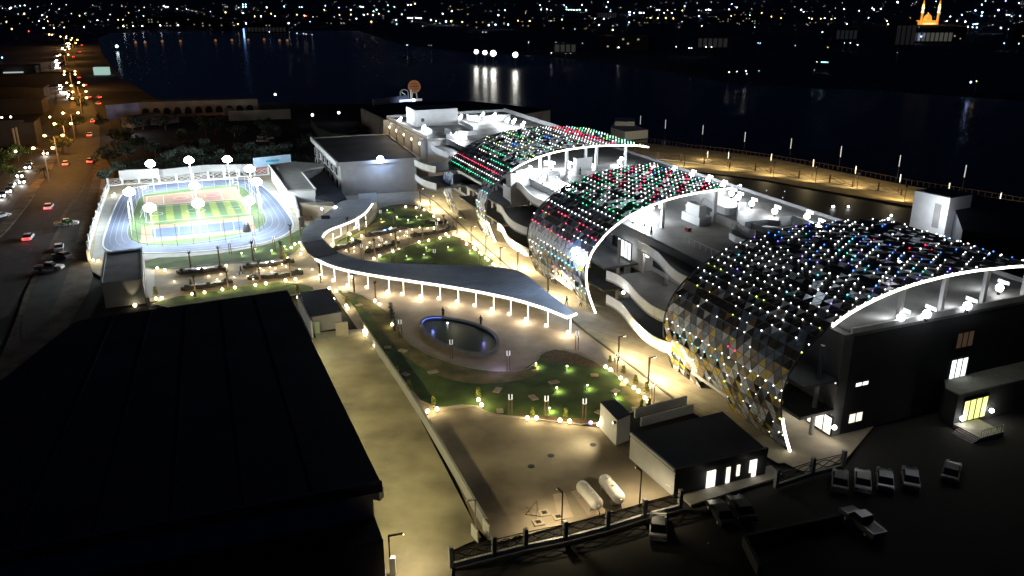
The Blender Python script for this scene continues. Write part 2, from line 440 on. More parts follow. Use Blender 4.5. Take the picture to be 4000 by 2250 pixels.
# river promenade on the far side of the school
struct('riverbank', MB().sheet(G2([(1990, 480), (2420, 547), (2700, 577), (3000, 614), (3580, 730), (4100, 800), (4300, 900), (3900, 870), (3580, 800), (3000, 700), (2540, 650), (2300, 580)]), -.05), SAND)
bw = [at(x, y) for x, y in [(2480, 628), (2620, 650), (2760, 668), (3000, 697), (3330, 755), (3580, 800)]]
struct('river_path', MB().strip([(p.x, p.y) for p in bw], -.02, .03, 5.0), mat('yellow path', (.42, .32, .17), .9, .2, .4))
struct('pond', MB().sheet(G2([(2500, 655), (2760, 680), (3000, 712), (3330, 775), (3600, 825), (3600, 1000), (3300, 1000), (2900, 900), (2500, 760)]), .02), mat('dark glossy basin', (.01, .012, .018), .55, .3, .3))

# ================================================================ THE SCHOOL: TERRACED BODY
school = thing('school_building', 'long white terraced school building with curved balconies under the three lattice shells', 'school', W(-60, 20, 0))
def stpoly(pts): return [tuple(W(s, t)[:2]) for s, t in pts]
SIN = [(-156, 7.5), (-.5, 7.5), (-.5, 44.3), (-60, 44.3), (-75, 46), (-95, 50), (-120, 46), (-156, 44)]
MB().prism(stpoly([(-156, 8.4), (-.9, 8.4), (-.9, 43.9), (-156, 43.9)]), 0, 13.3).build('wall', WALL_GREY, school)
MB().prism(stpoly([(-200, 3.0), (-156, 3.0), (-156, 43.9), (-200, 43.9)]), 0, 13.3).build('wall', WALL_GREY, school)
MB().prism(stpoly([(-200.4, 2.6), (-155, 2.6), (-155, 8.0), (-.5, 8.0), (-.5, 44.3), (-200.4, 44.3)]), 13.3, 13.7).build('roof_terrace', TERR, school)
# parapets of the roof
par = MB()
par.strip(stpoly([(-.6, 19), (-.6, 44.2)]), 13.7, 14.5, .25)
par.build('parapet', WALL_WHITE, school); par = MB()
par.strip(stpoly([(-155, 2.8), (-200.2, 2.8), (-200.2, 44.1)]), 13.7, 14.5, .3)
par.build('parapet', WALL_WHITE, school); par = MB()
par.strip(stpoly([(-200.2, 44.1), (-130, 44.1)]), 13.7, 14.9, .3)
par.build('parapet', WALL_WHITE, school); par = MB()
par.strip(stpoly([(-.6, 8.0), (-.6, 18.9)]), 13.7, 14.4, .25)
par.build('parapet', WALL_WHITE, school)
MB().strip(stpoly([(-129.8, 44.1), (-.6, 44.1)]), 13.7, 14.3, .3).build('parapet', WALL_GREY, school)
FLOORS = (3.8, 7.9, 12.1)
def curve(z, x0, y0, k, pts): return [stp(x, y, z) for x, y in cr(x0, y0, k, pts)]
BALC = [
    (0, curve(4.9, 2000, 1126, 2.576, [(950, 62), (1020, 95), (1100, 150), (1160, 220), (1210, 290), (1350, 432), (1480, 510), (1610, 555)]), (-53, -24)),
    (1, curve(9.0, 2000, 750, 3.22, [(1190, 985), (1330, 1040), (1450, 1120), (1540, 1225), (1620, 1310), (1760, 1430), (1900, 1495), (2030, 1545)]), (-53, -24)),
    (2, curve(13.2, 2000, 750, 3.22, [(1585, 612), (1720, 680), (1850, 765), (1920, 850), (1990, 930), (2100, 1020), (2310, 1110)]), (-53, -24)),
    (0, curve(4.9, 1750, 850, 4.26, [(820, 85), (890, 110), (940, 190), (970, 270), (1060, 360), (1200, 445), (1345, 515)]), (-104, -73)),
    (1, curve(9.0, 1850, 500, 3.22, [(292, 948), (360, 985), (400, 1075), (490, 1170), (600, 1225), (698, 1258)]), (-104, -73)),
    (2, curve(13.2, 1850, 500, 3.22, [(515, 662), (590, 690), (660, 770), (740, 850), (850, 905), (962, 942)]), (-100, -73)),
    (1, curve(9.0, 1350, 380, 3.22, [(870, 955), (930, 1010), (1020, 1055), (1140, 1085)]), (-156, -126)),
    (2, curve(13.2, 1350, 380, 3.22, [(862, 782), (930, 815), (1020, 848), (1130, 872)]), (-156, -126)),
    (2, curve(14.0, 1350, 380, 3.22, [(1062, 530), (1100, 575), (1170, 612), (1290, 652)]), (-150, -126)),
]
def school_resample(pts, n):
    P = [Vector((p[0], p[1], 0)) for p in pts]; L = [0]
    for a, b in zip(P, P[1:]): L.append(L[-1] + (b - a).length)
    out = []
    for i in range(n):
        d = L[-1] * i / (n - 1); j = min(max(k for k in range(len(L)) if L[k] <= d + 1e-6), len(P) - 2)
        out.append(P[j].lerp(P[j + 1], (d - L[j]) / max(1e-6, L[j + 1] - L[j])))
    return out
for lv, pts, _ in BALC:
    f = FLOORS[lv]
    ps = smooth_poly(pts, 2, closed=False)
    wp = stpoly(ps)
    MB().prism(wp + stpoly([(ps[-1][0], 8.3), (ps[0][0], 8.3)]) if ps[0][1] < 8 else wp + stpoly([(ps[-1][0], 12), (ps[0][0], 12)]), f - .35, f).build('balcony_floor', FLOOR_DARK, school)
    MB().strip(wp, f - .62, f - .36, .22).build('balcony_edge', WALL_GREY, school)
    rs = [Vector((p[0], p[1], 0)) for p in wp]; Ltot = sum((b - a).length for a, b in zip(rs, rs[1:])); npn = max(3, int(Ltot / 1.25))
    ci = school_resample(wp, npn * 3 + 1)
    for k in range(npn):
        seg = ci[3 * k:3 * k + 4]; e0 = (seg[1] - seg[0]).normalized() * .02; e1 = (seg[3] - seg[2]).normalized() * .02
        seg = [seg[0] + e0, seg[1], seg[2], seg[3] - e1]
        MB().strip([(p.x, p.y) for p in seg], f - .35, f + 1.1, .14 + .02 * (k % 2)).build('parapet_panel', mat('parapet render', (.80, .81, .82), .7, .06, .8), school)
# slabs inside the shells
for a, b in ((-25, -.5), (-74, -49.8), (-126, -97)):
    for f in FLOORS[:2]:
        MB().prism(stpoly([(a, 1.6), (b, 1.6), (b, 8.3), (a, 8.3)]), f - .35, f).build('balcony_floor', FLOOR_DARK, school)
    for s in (a + 1.5, (a + b) / 2, b - 1.5):
        MB().lathe(W(s, 5.2, 0), [(.3, 0), (.3, 12.1)], 8).build('column', WALL_GREY, school)
for s in (-120, -112, -93, -85, -79, -45, -38, -31):
    MB().lathe(W(s, 6.4, 0), [(.28, 0), (.28, 12.1)], 8).build('column', WALL_GREY, school)
# white gable beside the first shell, railings, lit glass
MB().strip(stpoly([(-96.7, 3.7), (-96.7, 8.4)]), 8.2, 15.0, .3).build('gable_wall', WALL_WHITE, school)
MB().strip(stpoly([(-104, 5.0), (-97.5, 4.4)]), 8.2, 11.2, .3).build('gable_wall', WALL_WHITE, school)
def win(s0, s1, t, z0, z1, m, n=3, frame=True, along='s', depth=.12):
    """glazing: panes with a frame, on a wall that runs along s (t fixed) or along t (s fixed)"""
    w = MB()
    step = (s1 - s0) / n
    for i in range(n + 1):
        q = s0 + step * i
        c = W(q, t) if along == 's' else W(t, q)
        w.box((c.x, c.y, (z0 + z1) / 2), (.10, .22, z1 - z0 + .16) if along == 's' else (.22, .10, z1 - z0 + .16), BRZ)
    for z in (z0, z1):
        c = W((s0 + s1) / 2, t) if along == 's' else W(t, (s0 + s1) / 2)
        w.box((c.x, c.y, z), (s1 - s0, .20, .10) if along == 's' else (.20, s1 - s0, .10), BRZ)
    fr = w.build('window', METAL_DARK, school)
    for i in range(n):
        q = s0 + step * (i + .5)
        c = W(q, t) if along == 's' else W(t, q)
        MB().box((c.x, c.y, (z0 + z1) / 2), (step - .10, .06, z1 - z0 - .1) if along == 's' else (.06, step - .10, z1 - z0 - .1), BRZ).build('pane', m, fr)
    return fr
PANE_LIT = glow('lit window pane', (.95, 1.0, .98), 1.6, sample=True)
PANE_WARM = glow('warm lit pane', (1.0, .93, .75), 1.3, sample=True)
PANE_YEL = glow('yellow lit pane', (.95, 1.0, .25), 1.2, sample=True)
PANE_DIM = glow('dim lit pane', (.9, .5, .2), .045)
PANE_BLU = glow('blue dim pane', (.35, .5, .8), .05)
for t_, lo in ((8.25, None),):
    for f in (.0,) + FLOORS[:2]:
        for s in range(-150, -11, 7):
            if (s, f) in ((-52, 7.9),): continue
            win(s, s + 4.2, 8.28, f + .9, f + 2.7, GLASS_D, 3)
win(-55.5, -50.8, 7.4, 8.1, 11.2, PANE_LIT, 4)
win(-124.5, -119.5, 8.1, .1, 3.0, PANE_WARM, 2)
# blank end wall facing the camera, doors and windows in it
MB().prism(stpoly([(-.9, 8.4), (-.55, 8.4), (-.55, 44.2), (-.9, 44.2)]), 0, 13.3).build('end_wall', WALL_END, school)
def e_(x, y): return (2900 + x / 2.07, 1100 + y / 2.07)
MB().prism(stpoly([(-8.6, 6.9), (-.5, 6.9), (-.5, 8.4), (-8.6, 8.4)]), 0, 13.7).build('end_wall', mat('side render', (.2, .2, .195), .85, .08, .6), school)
def plane_s(x, y, s):
    a = at(x, y, 0); d = a - Vector((0, 0, CAM_H)); s0 = to_st((0, 0))[0]; sa = to_st(a)[0]
    k = (s - s0) / (sa - s0); p = Vector((0, 0, CAM_H)) + d * k
    return to_st(p)[1], p.z
def plane_t(x, y, t):
    a = at(x, y, 0); d = a - Vector((0, 0, CAM_H)); t0 = to_st((0, 0))[1]; ta = to_st(a)[1]
    k = (t - t0) / (ta - t0); p = Vector((0, 0, CAM_H)) + d * k
    return to_st(p)[0], p.z
def win_s(x0, y0, x1, y1, s, m, n, h=None):
    a = plane_s(*e_(x0, y0), s); b = plane_s(*e_(x1, y1), s)
    return win(min(a[0], b[0]), max(a[0], b[0]), s, min(a[1], b[1]), max(a[1], b[1]), m, n, along='t')
def win_t(x0, y0, x1, y1, t, m, n):
    a = plane_t(*e_(x0, y0), t); b = plane_t(*e_(x1, y1), t)
    return win(min(a[0], b[0]), max(a[0], b[0]), t, min(a[1], b[1]), max(a[1], b[1]), m, n)
win_t(598, 705, 765, 835, 6.85, PANE_LIT, 3)
win_t(540, 985, 712, 1245, 6.85, PANE_WARM, 3)
win_s(908, 855, 1022, 795, -.4, PANE_LIT, 2)
win_s(850, 1150, 975, 1045, -.4, PANE_WARM, 2)
win_s(1660, 800, 1830, 605, -.4, PANE_LIT, 3)
win_s(1718, 545, 1880, 390, -.4, PANE_DIM, 3)
# projecting ground floor with the yellow lit entrance, its landing and steps
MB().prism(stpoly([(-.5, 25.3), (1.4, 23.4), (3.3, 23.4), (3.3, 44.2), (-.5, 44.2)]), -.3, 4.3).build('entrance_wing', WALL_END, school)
MB().prism(stpoly([(-.5, 25.2), (1.4, 23.3), (3.4, 23.3), (3.4, 44.3), (-.5, 44.3)]), 4.3, 4.5).build('wing_roof', mat('wing roof screed', (.22, .23, .19), .85, .15, .8), school)
MB().prism(stpoly([(3.3, 23.5), (7.2, 23.5), (7.2, 27.6), (3.3, 27.6)]), -.3, .25).build('entrance_landing', CONC, school)
for i in range(4):
    MB().prism(stpoly([(4.2, 23.5 - .32 * i - .32), (7.2, 23.5 - .32 * i - .32), (7.2, 23.5 - .32 * i), (4.2, 23.5 - .32 * i)]), -.3, .12 - .12 * i).build('step', CONC, school)
rl = MB()
for i in range(10):
    c = W(7.1, 23.7 + .42 * i, .25); rl.bar(c, c + Vector((0, 0, 1.0)), .05)
rl.bar(W(7.1, 23.7, 1.25), W(7.1, 27.5, 1.25), .07)
rl.build('railing', METAL_WHITE, school)
win(24.6, 28.9, 3.36, .3, 3.3, PANE_YEL, 4, along='t')
# wall lanterns beside the doors
for x, y, mode in ((460, 985, 't'), (760, 1175, 't'), (1762, 1098, 's'), (2000, 1035, 's')):
    if mode == 't':
        s, z = plane_t(*e_(x, y), 6.6); p = W(s, 6.6, z); n_ = -PX
    else:
        t, z = plane_s(*e_(x, y), 3.45); p = W(3.45, t, z); n_ = AX
    wl = thing('wall_lantern', {460: 'round white wall lantern left of the glazed side doors', 760: 'round white wall lantern right of the glazed side doors',
                1762: 'round wall lantern left of the yellow lit entrance', 2000: 'round wall lantern right of the yellow lit entrance'}[x], 'wall lamp', p, 'wall lanterns on the near end of the school')
    MB().box(p + n_ * .05, (.3, .1, .3), BRZ).build('bracket', METAL_DARK, wl)
    MB().ball(p + n_ * .3, .3, 10).build('globe', G_WHITE, wl, True)
    lamp(wl, n_ * .75, 110 if mode == 't' else 60, (1, .95, .8))

BLP = [((2531, 1000), 11.2, 'on the upper balcony between the second and third shell, left'), ((2632, 1042), 11.2, 'on the upper balcony between the second and third shell, right'),
       ((2444, 949), 9.8, 'beside the tall lit glass behind the second shell'), ((2435, 1143), 7.0, 'under the middle balcony behind the second shell edge')]
for i, ((x, y), z, w_) in enumerate(BLP):
    p = at(x, y, z); bl_ = thing('balcony_lamp', 'round white lamp ' + w_, 'wall lamp', p, 'round lamps on the balconies')
    MB().box(p + PX * .25, (.2, .2, .2), BRZ).build('bracket', METAL_DARK, bl_)
    MB().ball(p, .28, 8).build('globe', G_WHITE, bl_)
    lamp(bl_, -PX * .7, 130, (1, .95, .85))
# roof terrace wells, screens, plant rooms ------------------------------------------------
def roofwall(pxs, z, h, name='roof_screen', m=WALL_WHITE, th=.2, k=0):
    pts = [tuple(at(x, y, z)[:2]) for x, y in pxs]
    if k: pts = smooth_poly(pts, k, closed=False)
    return MB().strip(pts, z - h, z, th).build(name, m, school)
q = lambda pts: cr(2500, 600, 3.22, pts)
roofwall(q([(790, 568), (880, 585), (960, 640), (1060, 682), (1140, 690), (1228, 672), (1235, 625), (1330, 618)]), 15.0, 1.3, k=1)
roofwall(q([(1230, 622), (1228, 705)]), 15.6, 1.9)
roofwall(q([(890, 732), (990, 770), (1120, 818), (1240, 862), (1290, 905), (1380, 945), (1455, 962)]), 15.2, 1.5)
roofwall(q([(1160, 880), (1135, 990), (1200, 1035), (1330, 1085), (1475, 1130)]), 14.8, 1.1)
roofwall(q([(1325, 862), (1400, 850), (1600, 828), (1770, 845), (1775, 885)]), 14.9, 1.1)
roofwall(q([(1755, 795), (1925, 775), (2190, 875), (2185, 935), (1995, 965)]), 15.4, 1.7)
roofwall(q([(1400, 870), (1640, 960)]), 14.6, .9, m=WALL_GREY)
roofwall(q([(1740, 930), (1985, 905)]), 14.6, .9, m=WALL_GREY)
g = lambda pts: cr(1850, 500, 3.22, pts)
roofwall(g([(1262, 370), (1300, 385), (1490, 362)]), 17.2, 3.5)
roofwall(g([(1290, 470), (1350, 510), (1440, 535), (1565, 542)]), 15.0, 1.3, k=1)
roofwall(g([(1625, 520), (1720, 512)]), 15.0, 1.3)
roofwall(g([(1430, 415), (1560, 470), (1715, 455)]), 15.2, 1.3, m=WALL_GREY)
roofwall(g([(530, 545), (640, 520), (760, 505), (960, 530), (1080, 548)]), 14.9, 1.2, k=1)
roofwall(g([(950, 540), (955, 610), (1080, 560)]), 15.4, 1.4)
roofwall(g([(1020, 590), (1070, 612), (1110, 665), (1300, 725)]), 15.2, 1.4)
roofwall(g([(1000, 660), (1085, 650), (1090, 690)]), 15.6, 1.9)
roofwall(g([(885, 410), (1000, 420)]), 15.2, 1.2)
n2 = lambda pts: cr(1350, 380, 3.22, pts)
roofwall(n2([(960, 345), (1050, 385), (1110, 420), (1225, 425)]), 15.0, 1.2, k=1)
roofwall(n2([(1245, 385), (1320, 400), (1322, 440)]), 15.6, 1.7)
roofwall(n2([(1420, 418), (1540, 425), (1655, 415)]), 15.2, 1.3)
roofwall(n2([(1268, 462), (1400, 475), (1530, 470)]), 15.2, 1.4)
roofwall(n2([(1360, 245), (1480, 300), (1600, 370)]), 15.0, 1.2)
roofwall(n2([(1525, 205), (1560, 225), (1700, 235), (2070, 215)]), 16.0, 1.8, m=WALL_GREY)
# roof plant room north, white tower block
tb = [at(*p, 16.7)[:2] for p in n2([(778, 175), (885, 215)])]
A0 = at(*n2([(885, 370)])[0], 13.7); a_s, a_t = to_st(A0)
MB().prism(stpoly([(a_s - 10.5, a_t), (a_s, a_t), (a_s, a_t + 13.5), (a_s - 10.5, a_t + 13.5)]), 13.7, 18.6).build('plant_room', WALL_WHITE, school)
c = W(a_s + .05, a_t + 2.2, 15.6); MB().box(c, (.12, 1.0, 1.1), BRZ).build('vent', METAL_DARK, school)
# lit loggia under the north terrace edge: bays divided by fins, with lamps
for i in range(6):
    s = -199 + 8.4 * i
    MB().prism(stpoly([(s - .25, 1.2), (s + .25, 1.2), (s + .25, 3.0), (s - .25, 3.0)]), 5, 13.3).build('fin', WALL_GREY, school)
MB().prism(stpoly([(-200, 1.0), (-156, 1.0), (-156, 2.9), (-200, 2.9)]), 4.6, 5.0).build('balcony_floor', CONC, school)
for i in range(5):
    s = -194.8 + 8.4 * i
    lg = thing('loggia_lamp', 'warm lamp in the %s bay of the loggia below the north terrace' % ORD[i], 'wall lamp', W(s, 2.7, 11.6), 'lamps of the north loggia')
    MB().box(W(s, 2.9, 11.6), (.5, .2, .3), BRZ).build('bracket', METAL_DARK, lg)
    MB().ball(W(s, 2.4, 11.5), .42, 8).build('globe', glow('loggia glow', (1, .85, .55), 12), lg)
    lamp(lg, -PX * 1.0, 300, (1, .72, .36))

# rooftop floodlights -------------------------------------------------------------------
FT = [('n', n2([(680, 292), (975, 395), (1300, 262), (1440, 262), (1378, 490), (1440, 505)]), 'of the north terrace'),
      ('m', n2([(1620, 270), (1718, 232), (1862, 238), (1940, 272), (2030, 300), (2110, 312), (2225, 350)]), 'in the curved row of the north terrace'),
      ('g', g([(690, 535), (975, 480), (1190, 482), (1425, 470), (1835, 425), (865, 650), (985, 700), (1000, 740), (1170, 770)]), 'between the first and second shell'),
      ('e', q([(168, 180), (415, 210), (650, 265), (855, 330), (1040, 400), (1150, 500), (1235, 550), (1405, 628), (1695, 725)]), 'along the river edge of the terrace'),
      ('f', q([(2100, 790), (2250, 900)]), 'at the river edge beside the third shell'),
      ('h', q([(20, 660), (110, 730), (60, 840)]), 'under the second shell'),
      ('k', [(3520, 1237)] + [e_(1490, 262), e_(1820, 195), e_(2080, 50)], 'on the parapet under the third shell')]
rf0 = thing('roof_floodlight', 'x', 'floodlight')
MB().box((0, 0, -.75), (.30, .30, .5)).build('base', METAL_DARK, rf0)
MB().ball((0, 0, 0), .52, 10).build('lens', glow('roof flood glow', (.93, .97, 1.0), 26.0), rf0, True)  # oversized ball, the bloom of the lamp is put into its size
MB().box((.6, 0, .75), (.12, 1.7, .5)).build('glare_panel', WALL_WHITE, rf0)
used_rf = set()
for key, pts, where in FT:
    for i, (x, y) in enumerate(pts):
        zz = 14.7 if key != 'm' else 15.2
        p = at(x, y, zz)
        o = place(rf0, USED, p, BRZ + PI / 2, '%s white roof floodlight %s' % (ORD[i], where), 'floodlights ' + where)
        pw = {'n': 3000, 'm': 2300, 'g': 2700, 'e': 1000, 'f': 700, 'h': 2600, 'k': 600}[key]
        lamp(o, (-1.4 if key in 'ef' else 0.0, 1.6 if key == 'k' else 0, .35 if key == 'k' else .9), pw, COOL, 'SPOT' if key == 'k' else 'POINT', .5, 160, aim=(0, 1, -.25) if key == 'k' else None)
# people and railing on the terrace
rail = MB()
rp = [at(*p, 14.75) for p in cr(2250, 900, 2.9, [(1225, 65), (1740, 295)])]
for i in range(9):
    p = rp[0].lerp(rp[1], i / 8); rail.bar(p, p - Vector((0, 0, 1.05)), .06)
rail.bar(rp[0], rp[1], .08)
rail.build('railing', METAL_WHITE, school)
# white air handling box on the terrace
ac = thing('air_handling_unit', 'white stepped air handling unit standing on the middle roof terrace', 'air handling unit', at(2730, 884, 13.7))
b0 = to_st(at(2730, 884, 13.7))
MB().prism(stpoly([(b0[0] - 5.5, b0[1]), (b0[0], b0[1]), (b0[0], b0[1] + 2.6), (b0[0] - 5.5, b0[1] + 2.6)]), 13.7, 15.2).build('lower_casing', WALL_WHITE, ac)
MB().prism(stpoly([(b0[0] - 4.2, b0[1] + .1), (b0[0] - .4, b0[1] + .1), (b0[0] - .4, b0[1] + 1.6), (b0[0] - 4.2, b0[1] + 1.6)]), 15.2, 17.2).build('upper_casing', WALL_WHITE, ac)
MB().tube([W(b0[0] - 5.2, b0[1] + .8, 15.2), W(b0[0] - 5.2, b0[1] + .8, 16.2), W(b0[0] - 4.2, b0[1] + .8, 16.4)], .3, 8).build('duct', METAL_WHITE, ac)
rb_ = at(2687, 902, 13.7)
solo('red_box', 'small red box lying on the middle roof terrace', 'box', MB().box(rb_ + Vector((0, 0, .3)), (1.0, .7, .6), BRZ), CAR_R, rb_)

# ================================================================ THE THREE LATTICE SHELLS
PROF = [(0, 0), (-1.0, 2.4), (-1.7, 4.6), (-2.05, 6.8), (-1.85, 9), (-.85, 11.4), (1.2, 13.6), (3.7, 15.4), (6.7, 16.9), (11, 18.2), (15.5, 19), (20.5, 19.4), (25.5, 19.5), (30, 19.3), (34.5, 19), (39, 18.2), (43, 17.0)]
def prof_fine():
    # Catmull-Rom through the surveyed section
    P = [Vector((a, b, 0)) for a, b in PROF]; out = []
    for i in range(len(P) - 1):
        p0, p1, p2, p3 = P[max(i - 1, 0)], P[i], P[i + 1], P[min(i + 2, len(P) - 1)]
        for k in range(12):
            u = k / 12
            out.append(.5 * ((2 * p1) + (p2 - p0) * u + (2 * p0 - 5 * p1 + 4 * p2 - p3) * u * u + (3 * p1 - p0 - 3 * p2 + p3) * u ** 3))
    return out + [P[-1]]
PFN = prof_fine()
def prof_steps(step, tmax):
    out = [PFN[0]]; acc = 0
    for a, b in zip(PFN, PFN[1:]):
        if a.x > tmax: break
        d = (b - a).length; pos = 0
        while acc + (d - pos) >= step:
            pos += step - acc; out.append(a.lerp(b, pos / d)); acc = 0
        acc += d - pos
    return [(p.x, p.y) for p in out]
DS = 1.44
TRI_ME = {}
def tri_mesh(m):
    if m.name not in TRI_ME:
        r = DS / math.sqrt(3) * .97
        b = MB(); c = [(r * math.cos(PI / 2 + 2 * PI * k / 3), r * math.sin(PI / 2 + 2 * PI * k / 3)) for k in range(3)]
        b.prism(c, -.02, .02); TRI_ME[m.name] = b.mesh('panel', m)
    return TRI_ME[m.name]
BALL_ME = {}
def led_mesh(c, r):
    if (c, r) not in BALL_ME: BALL_ME[(c, r)] = MB().ball((0, 0, 0), r, 6).mesh('led_node', LED[c])
    return BALL_ME[(c, r)]
def shell(idx, s0, s1, tmax, lab, ledfun, strips, led_r, open_s, seed):
    rnd = random.Random(seed)
    root = thing('lattice_shell', lab, 'lattice shell', W((s0 + s1) / 2, 0, 0), 'wave shaped lattice shells over the school')
    off = root.location
    rows = prof_steps(1.247, tmax); NR = len(rows)
    nc = int(round((s1 - s0) / DS))
    def node(i, r):
        s = min(max(s0 + (i + .5 * (r % 2)) * DS, s0), s1)
        return W(s, *rows[r])
    def s_of(i, r): return s0 + (i + .5 * (r % 2)) * DS
    frame = MB(); faces = {}
    panels = []
    for r in range(NR):
        n_r = nc + (0 if r % 2 else 1)
        for i in range(n_r):
            sN = s_of(i, r)
            low = r < 3 and open_s[0] < sN < open_s[1]
            if idx == 1 and r < 10 and s0 + 6.6 < sN < s1 - 6.6: continue
            a = node(i, r)
            if i < n_r - 1 and not (r < 2 and low): frame.bar(a, node(i + 1, r), .075)
            if r < NR - 1:
                m_r = nc + (0 if (r + 1) % 2 else 1)
                for j in ((i - 1, i) if r % 2 == 0 else (i, i + 1)):
                    if 0 <= j < m_r and not (r < 2 and low): frame.bar(a, node(j, r + 1), .075)
                # triangles
                if r % 2 == 0:
                    up = (a, node(i + 1, r), node(i, r + 1)) if i < n_r - 1 and i < m_r else None
                    dn = (a, node(i - 1, r + 1), node(i, r + 1)) if 0 < i < m_r else None
                else:
                    up = (a, node(i + 1, r), node(i + 1, r + 1)) if i < n_r - 1 else None
                    dn = (a, node(i, r + 1), node(i + 1, r + 1)) if i + 1 < m_r else None
                for T, dirn in ((up, 1), (dn, -1)):
                    if T is None or (r < 2 and low): continue
                    panels.append((T, dirn, r, sN))
    fr = frame.build('lattice_frame', STEEL_FRAME, root); fr['kind'] = 'stuff'
    # panels: coloured on the face, smoked over the roof, pale ones scattered
    near = []; rest = {}
    for T, dirn, r, sN in panels:
        t, z = rows[r]; u = rnd.random(); m = None
        if t < 1.0 and z < 6.2:
            m = P_SILVER if u < .33 else P_GOLD if u < .50 else P_BRONZE if u < .66 else P_BLACK if u < .80 else P_BLUE if u < .88 else None
            if idx != 3: m = P_SILVER if u < .50 else P_GOLD if u < .62 else P_BRONZE if u < .74 else P_BLACK if u < .84 else P_BLUE if u < .9 else None
        elif t < 1.0 and z < 9.6:
            m = P_SILVER if u < (.62 if idx != 3 else .34) else P_GOLD if u < (.67 if idx != 3 else .5) else P_BRONZE if u < .72 else P_BLACK if u < .84 else P_BLUE
        elif t < 4.5:
            m = P_BLUE if u < .34 else P_SMOKE if u < .8 else P_BRONZE if u < .88 else P_SILVER if u < .95 else P_BLACK
        else:
            pale = {1: .24, 2: .12, 3: .15}[idx] + (.14 if t < 10 and sN > s1 - 13 else 0)
            m = P_PALE if u < pale else P_SMOKE if u < pale + (.70 if idx > 1 else .4) else None  # extra smoked panels fill open mesh to stand for the dark below
        if m is None: continue
        if r >= 1 and len(near) < 300 and z < 12.2 and t < 2.2: near.append((T, dirn, m))
        else: rest.setdefault(m.name, (m, []))[1].append((T, dirn))
    for T, dirn, m in near:
        cen = (T[0] + T[1] + T[2]) / 3
        ex = AX.copy(); nrm = (T[1] - T[0]).cross(T[2] - T[0]).normalized()
        if nrm.dot(PX) > 0 and nrm.z < .9: nrm = -nrm
        ey = nrm.cross(ex).normalized()
        if dirn < 0: ey = -ey; ex = -ex
        if (T[2] - cen).dot(ey) < 0 and dirn > 0: ey = -ey; nrm = -nrm
        Mx = Matrix((ex, ex.cross(ey) * 0 + ey, ex.cross(ey))).transposed()
        inst('panel', tri_mesh(m), root, cen - off, Mx.to_4x4())
    for m, L in rest.values():
        b = MB()
        for T, dirn in L:
            c_ = (T[0] + T[1] + T[2]) / 3; V = [c_ + (v - c_) * .95 for v in T]
            nrm = (V[1] - V[0]).cross(V[2] - V[0]).normalized() * .02
            b.add([v + nrm for v in V] + [v - nrm for v in V], [(0, 1, 2), (5, 4, 3), (0, 3, 4, 1), (1, 4, 5, 2), (2, 5, 3, 0)])
        o = b.build('panel_field', m, root); o['kind'] = 'stuff'
    # LEDs on the nodes
    cnt = 0; extra = {}
    for r in range(1, NR):
        n_r = nc + (0 if r % 2 else 1)
        for i in range(n_r):
            if idx == 1 and r < 10 and s0 + 6.6 < s_of(i, r) < s1 - 6.6: continue
            c = ledfun(r, i, n_r, rows[r], rnd)
            if not c: continue
            tt, zz = rows[r]; nx = Vector((0, 0, 1)) if tt > 4 else (-PX if zz < 10 else (Vector((0, 0, 1)) - PX).normalized())
            p = node(i, r) + nx * .16
            lr = round(led_r * rnd.choice((.62, .85, 1.0, 1.0, 1.15)), 4)
            if cnt < 300: inst('led_node', led_mesh(c, lr), root, p - off); cnt += 1
            else: extra.setdefault(c, MB()).ball(p, lr, 6)
    for c, b in extra.items():
        o = b.build('led_field', LED[c], root); o['kind'] = 'stuff'
    # edge beams and the light strips
    for se, sg in ((s1 + .1, 1), (s0 - .1, -1)):
        pts = [W(se, t, z) for t, z in prof_steps(.8, tmax)]
        MB().tube(pts, .13, 6).build('edge_beam', STEEL_FRAME, root)
    for a, b in strips:
        pts = [W(s1 + .32, p.x, p.y + (.12 if p.x > 1 else 0)) for p in PFN if p.x <= tmax]
        zz = [i for i, p in enumerate(PFN) if p.x <= tmax and a <= i / 12 <= b]
        MB().tube([pts[i] for i in zz], .17, 8).build('light_strip', G_STRIP, root)
    # base beam over the opening
    if idx == 1: MB().bar(W(s0 + 6, rows[10][0], rows[10][1]), W(s1 - 6, rows[10][0], rows[10][1]), .5, .6).build('base_beam', WALL_WHITE, root)
    else: MB().bar(W(open_s[0], rows[2][0] - .1, rows[2][1]), W(open_s[1], rows[2][0] - .1, rows[2][1]), .35, .45).build('base_beam', WALL_WHITE, root)
    for s in (s0 + .3, (open_s[0]), (open_s[1]), s1 - .3):
        MB().bar(W(s, .4, 0), W(s, rows[2][0], rows[2][1]), .22).build('foot_strut', STEEL_FRAME, root)
    return root

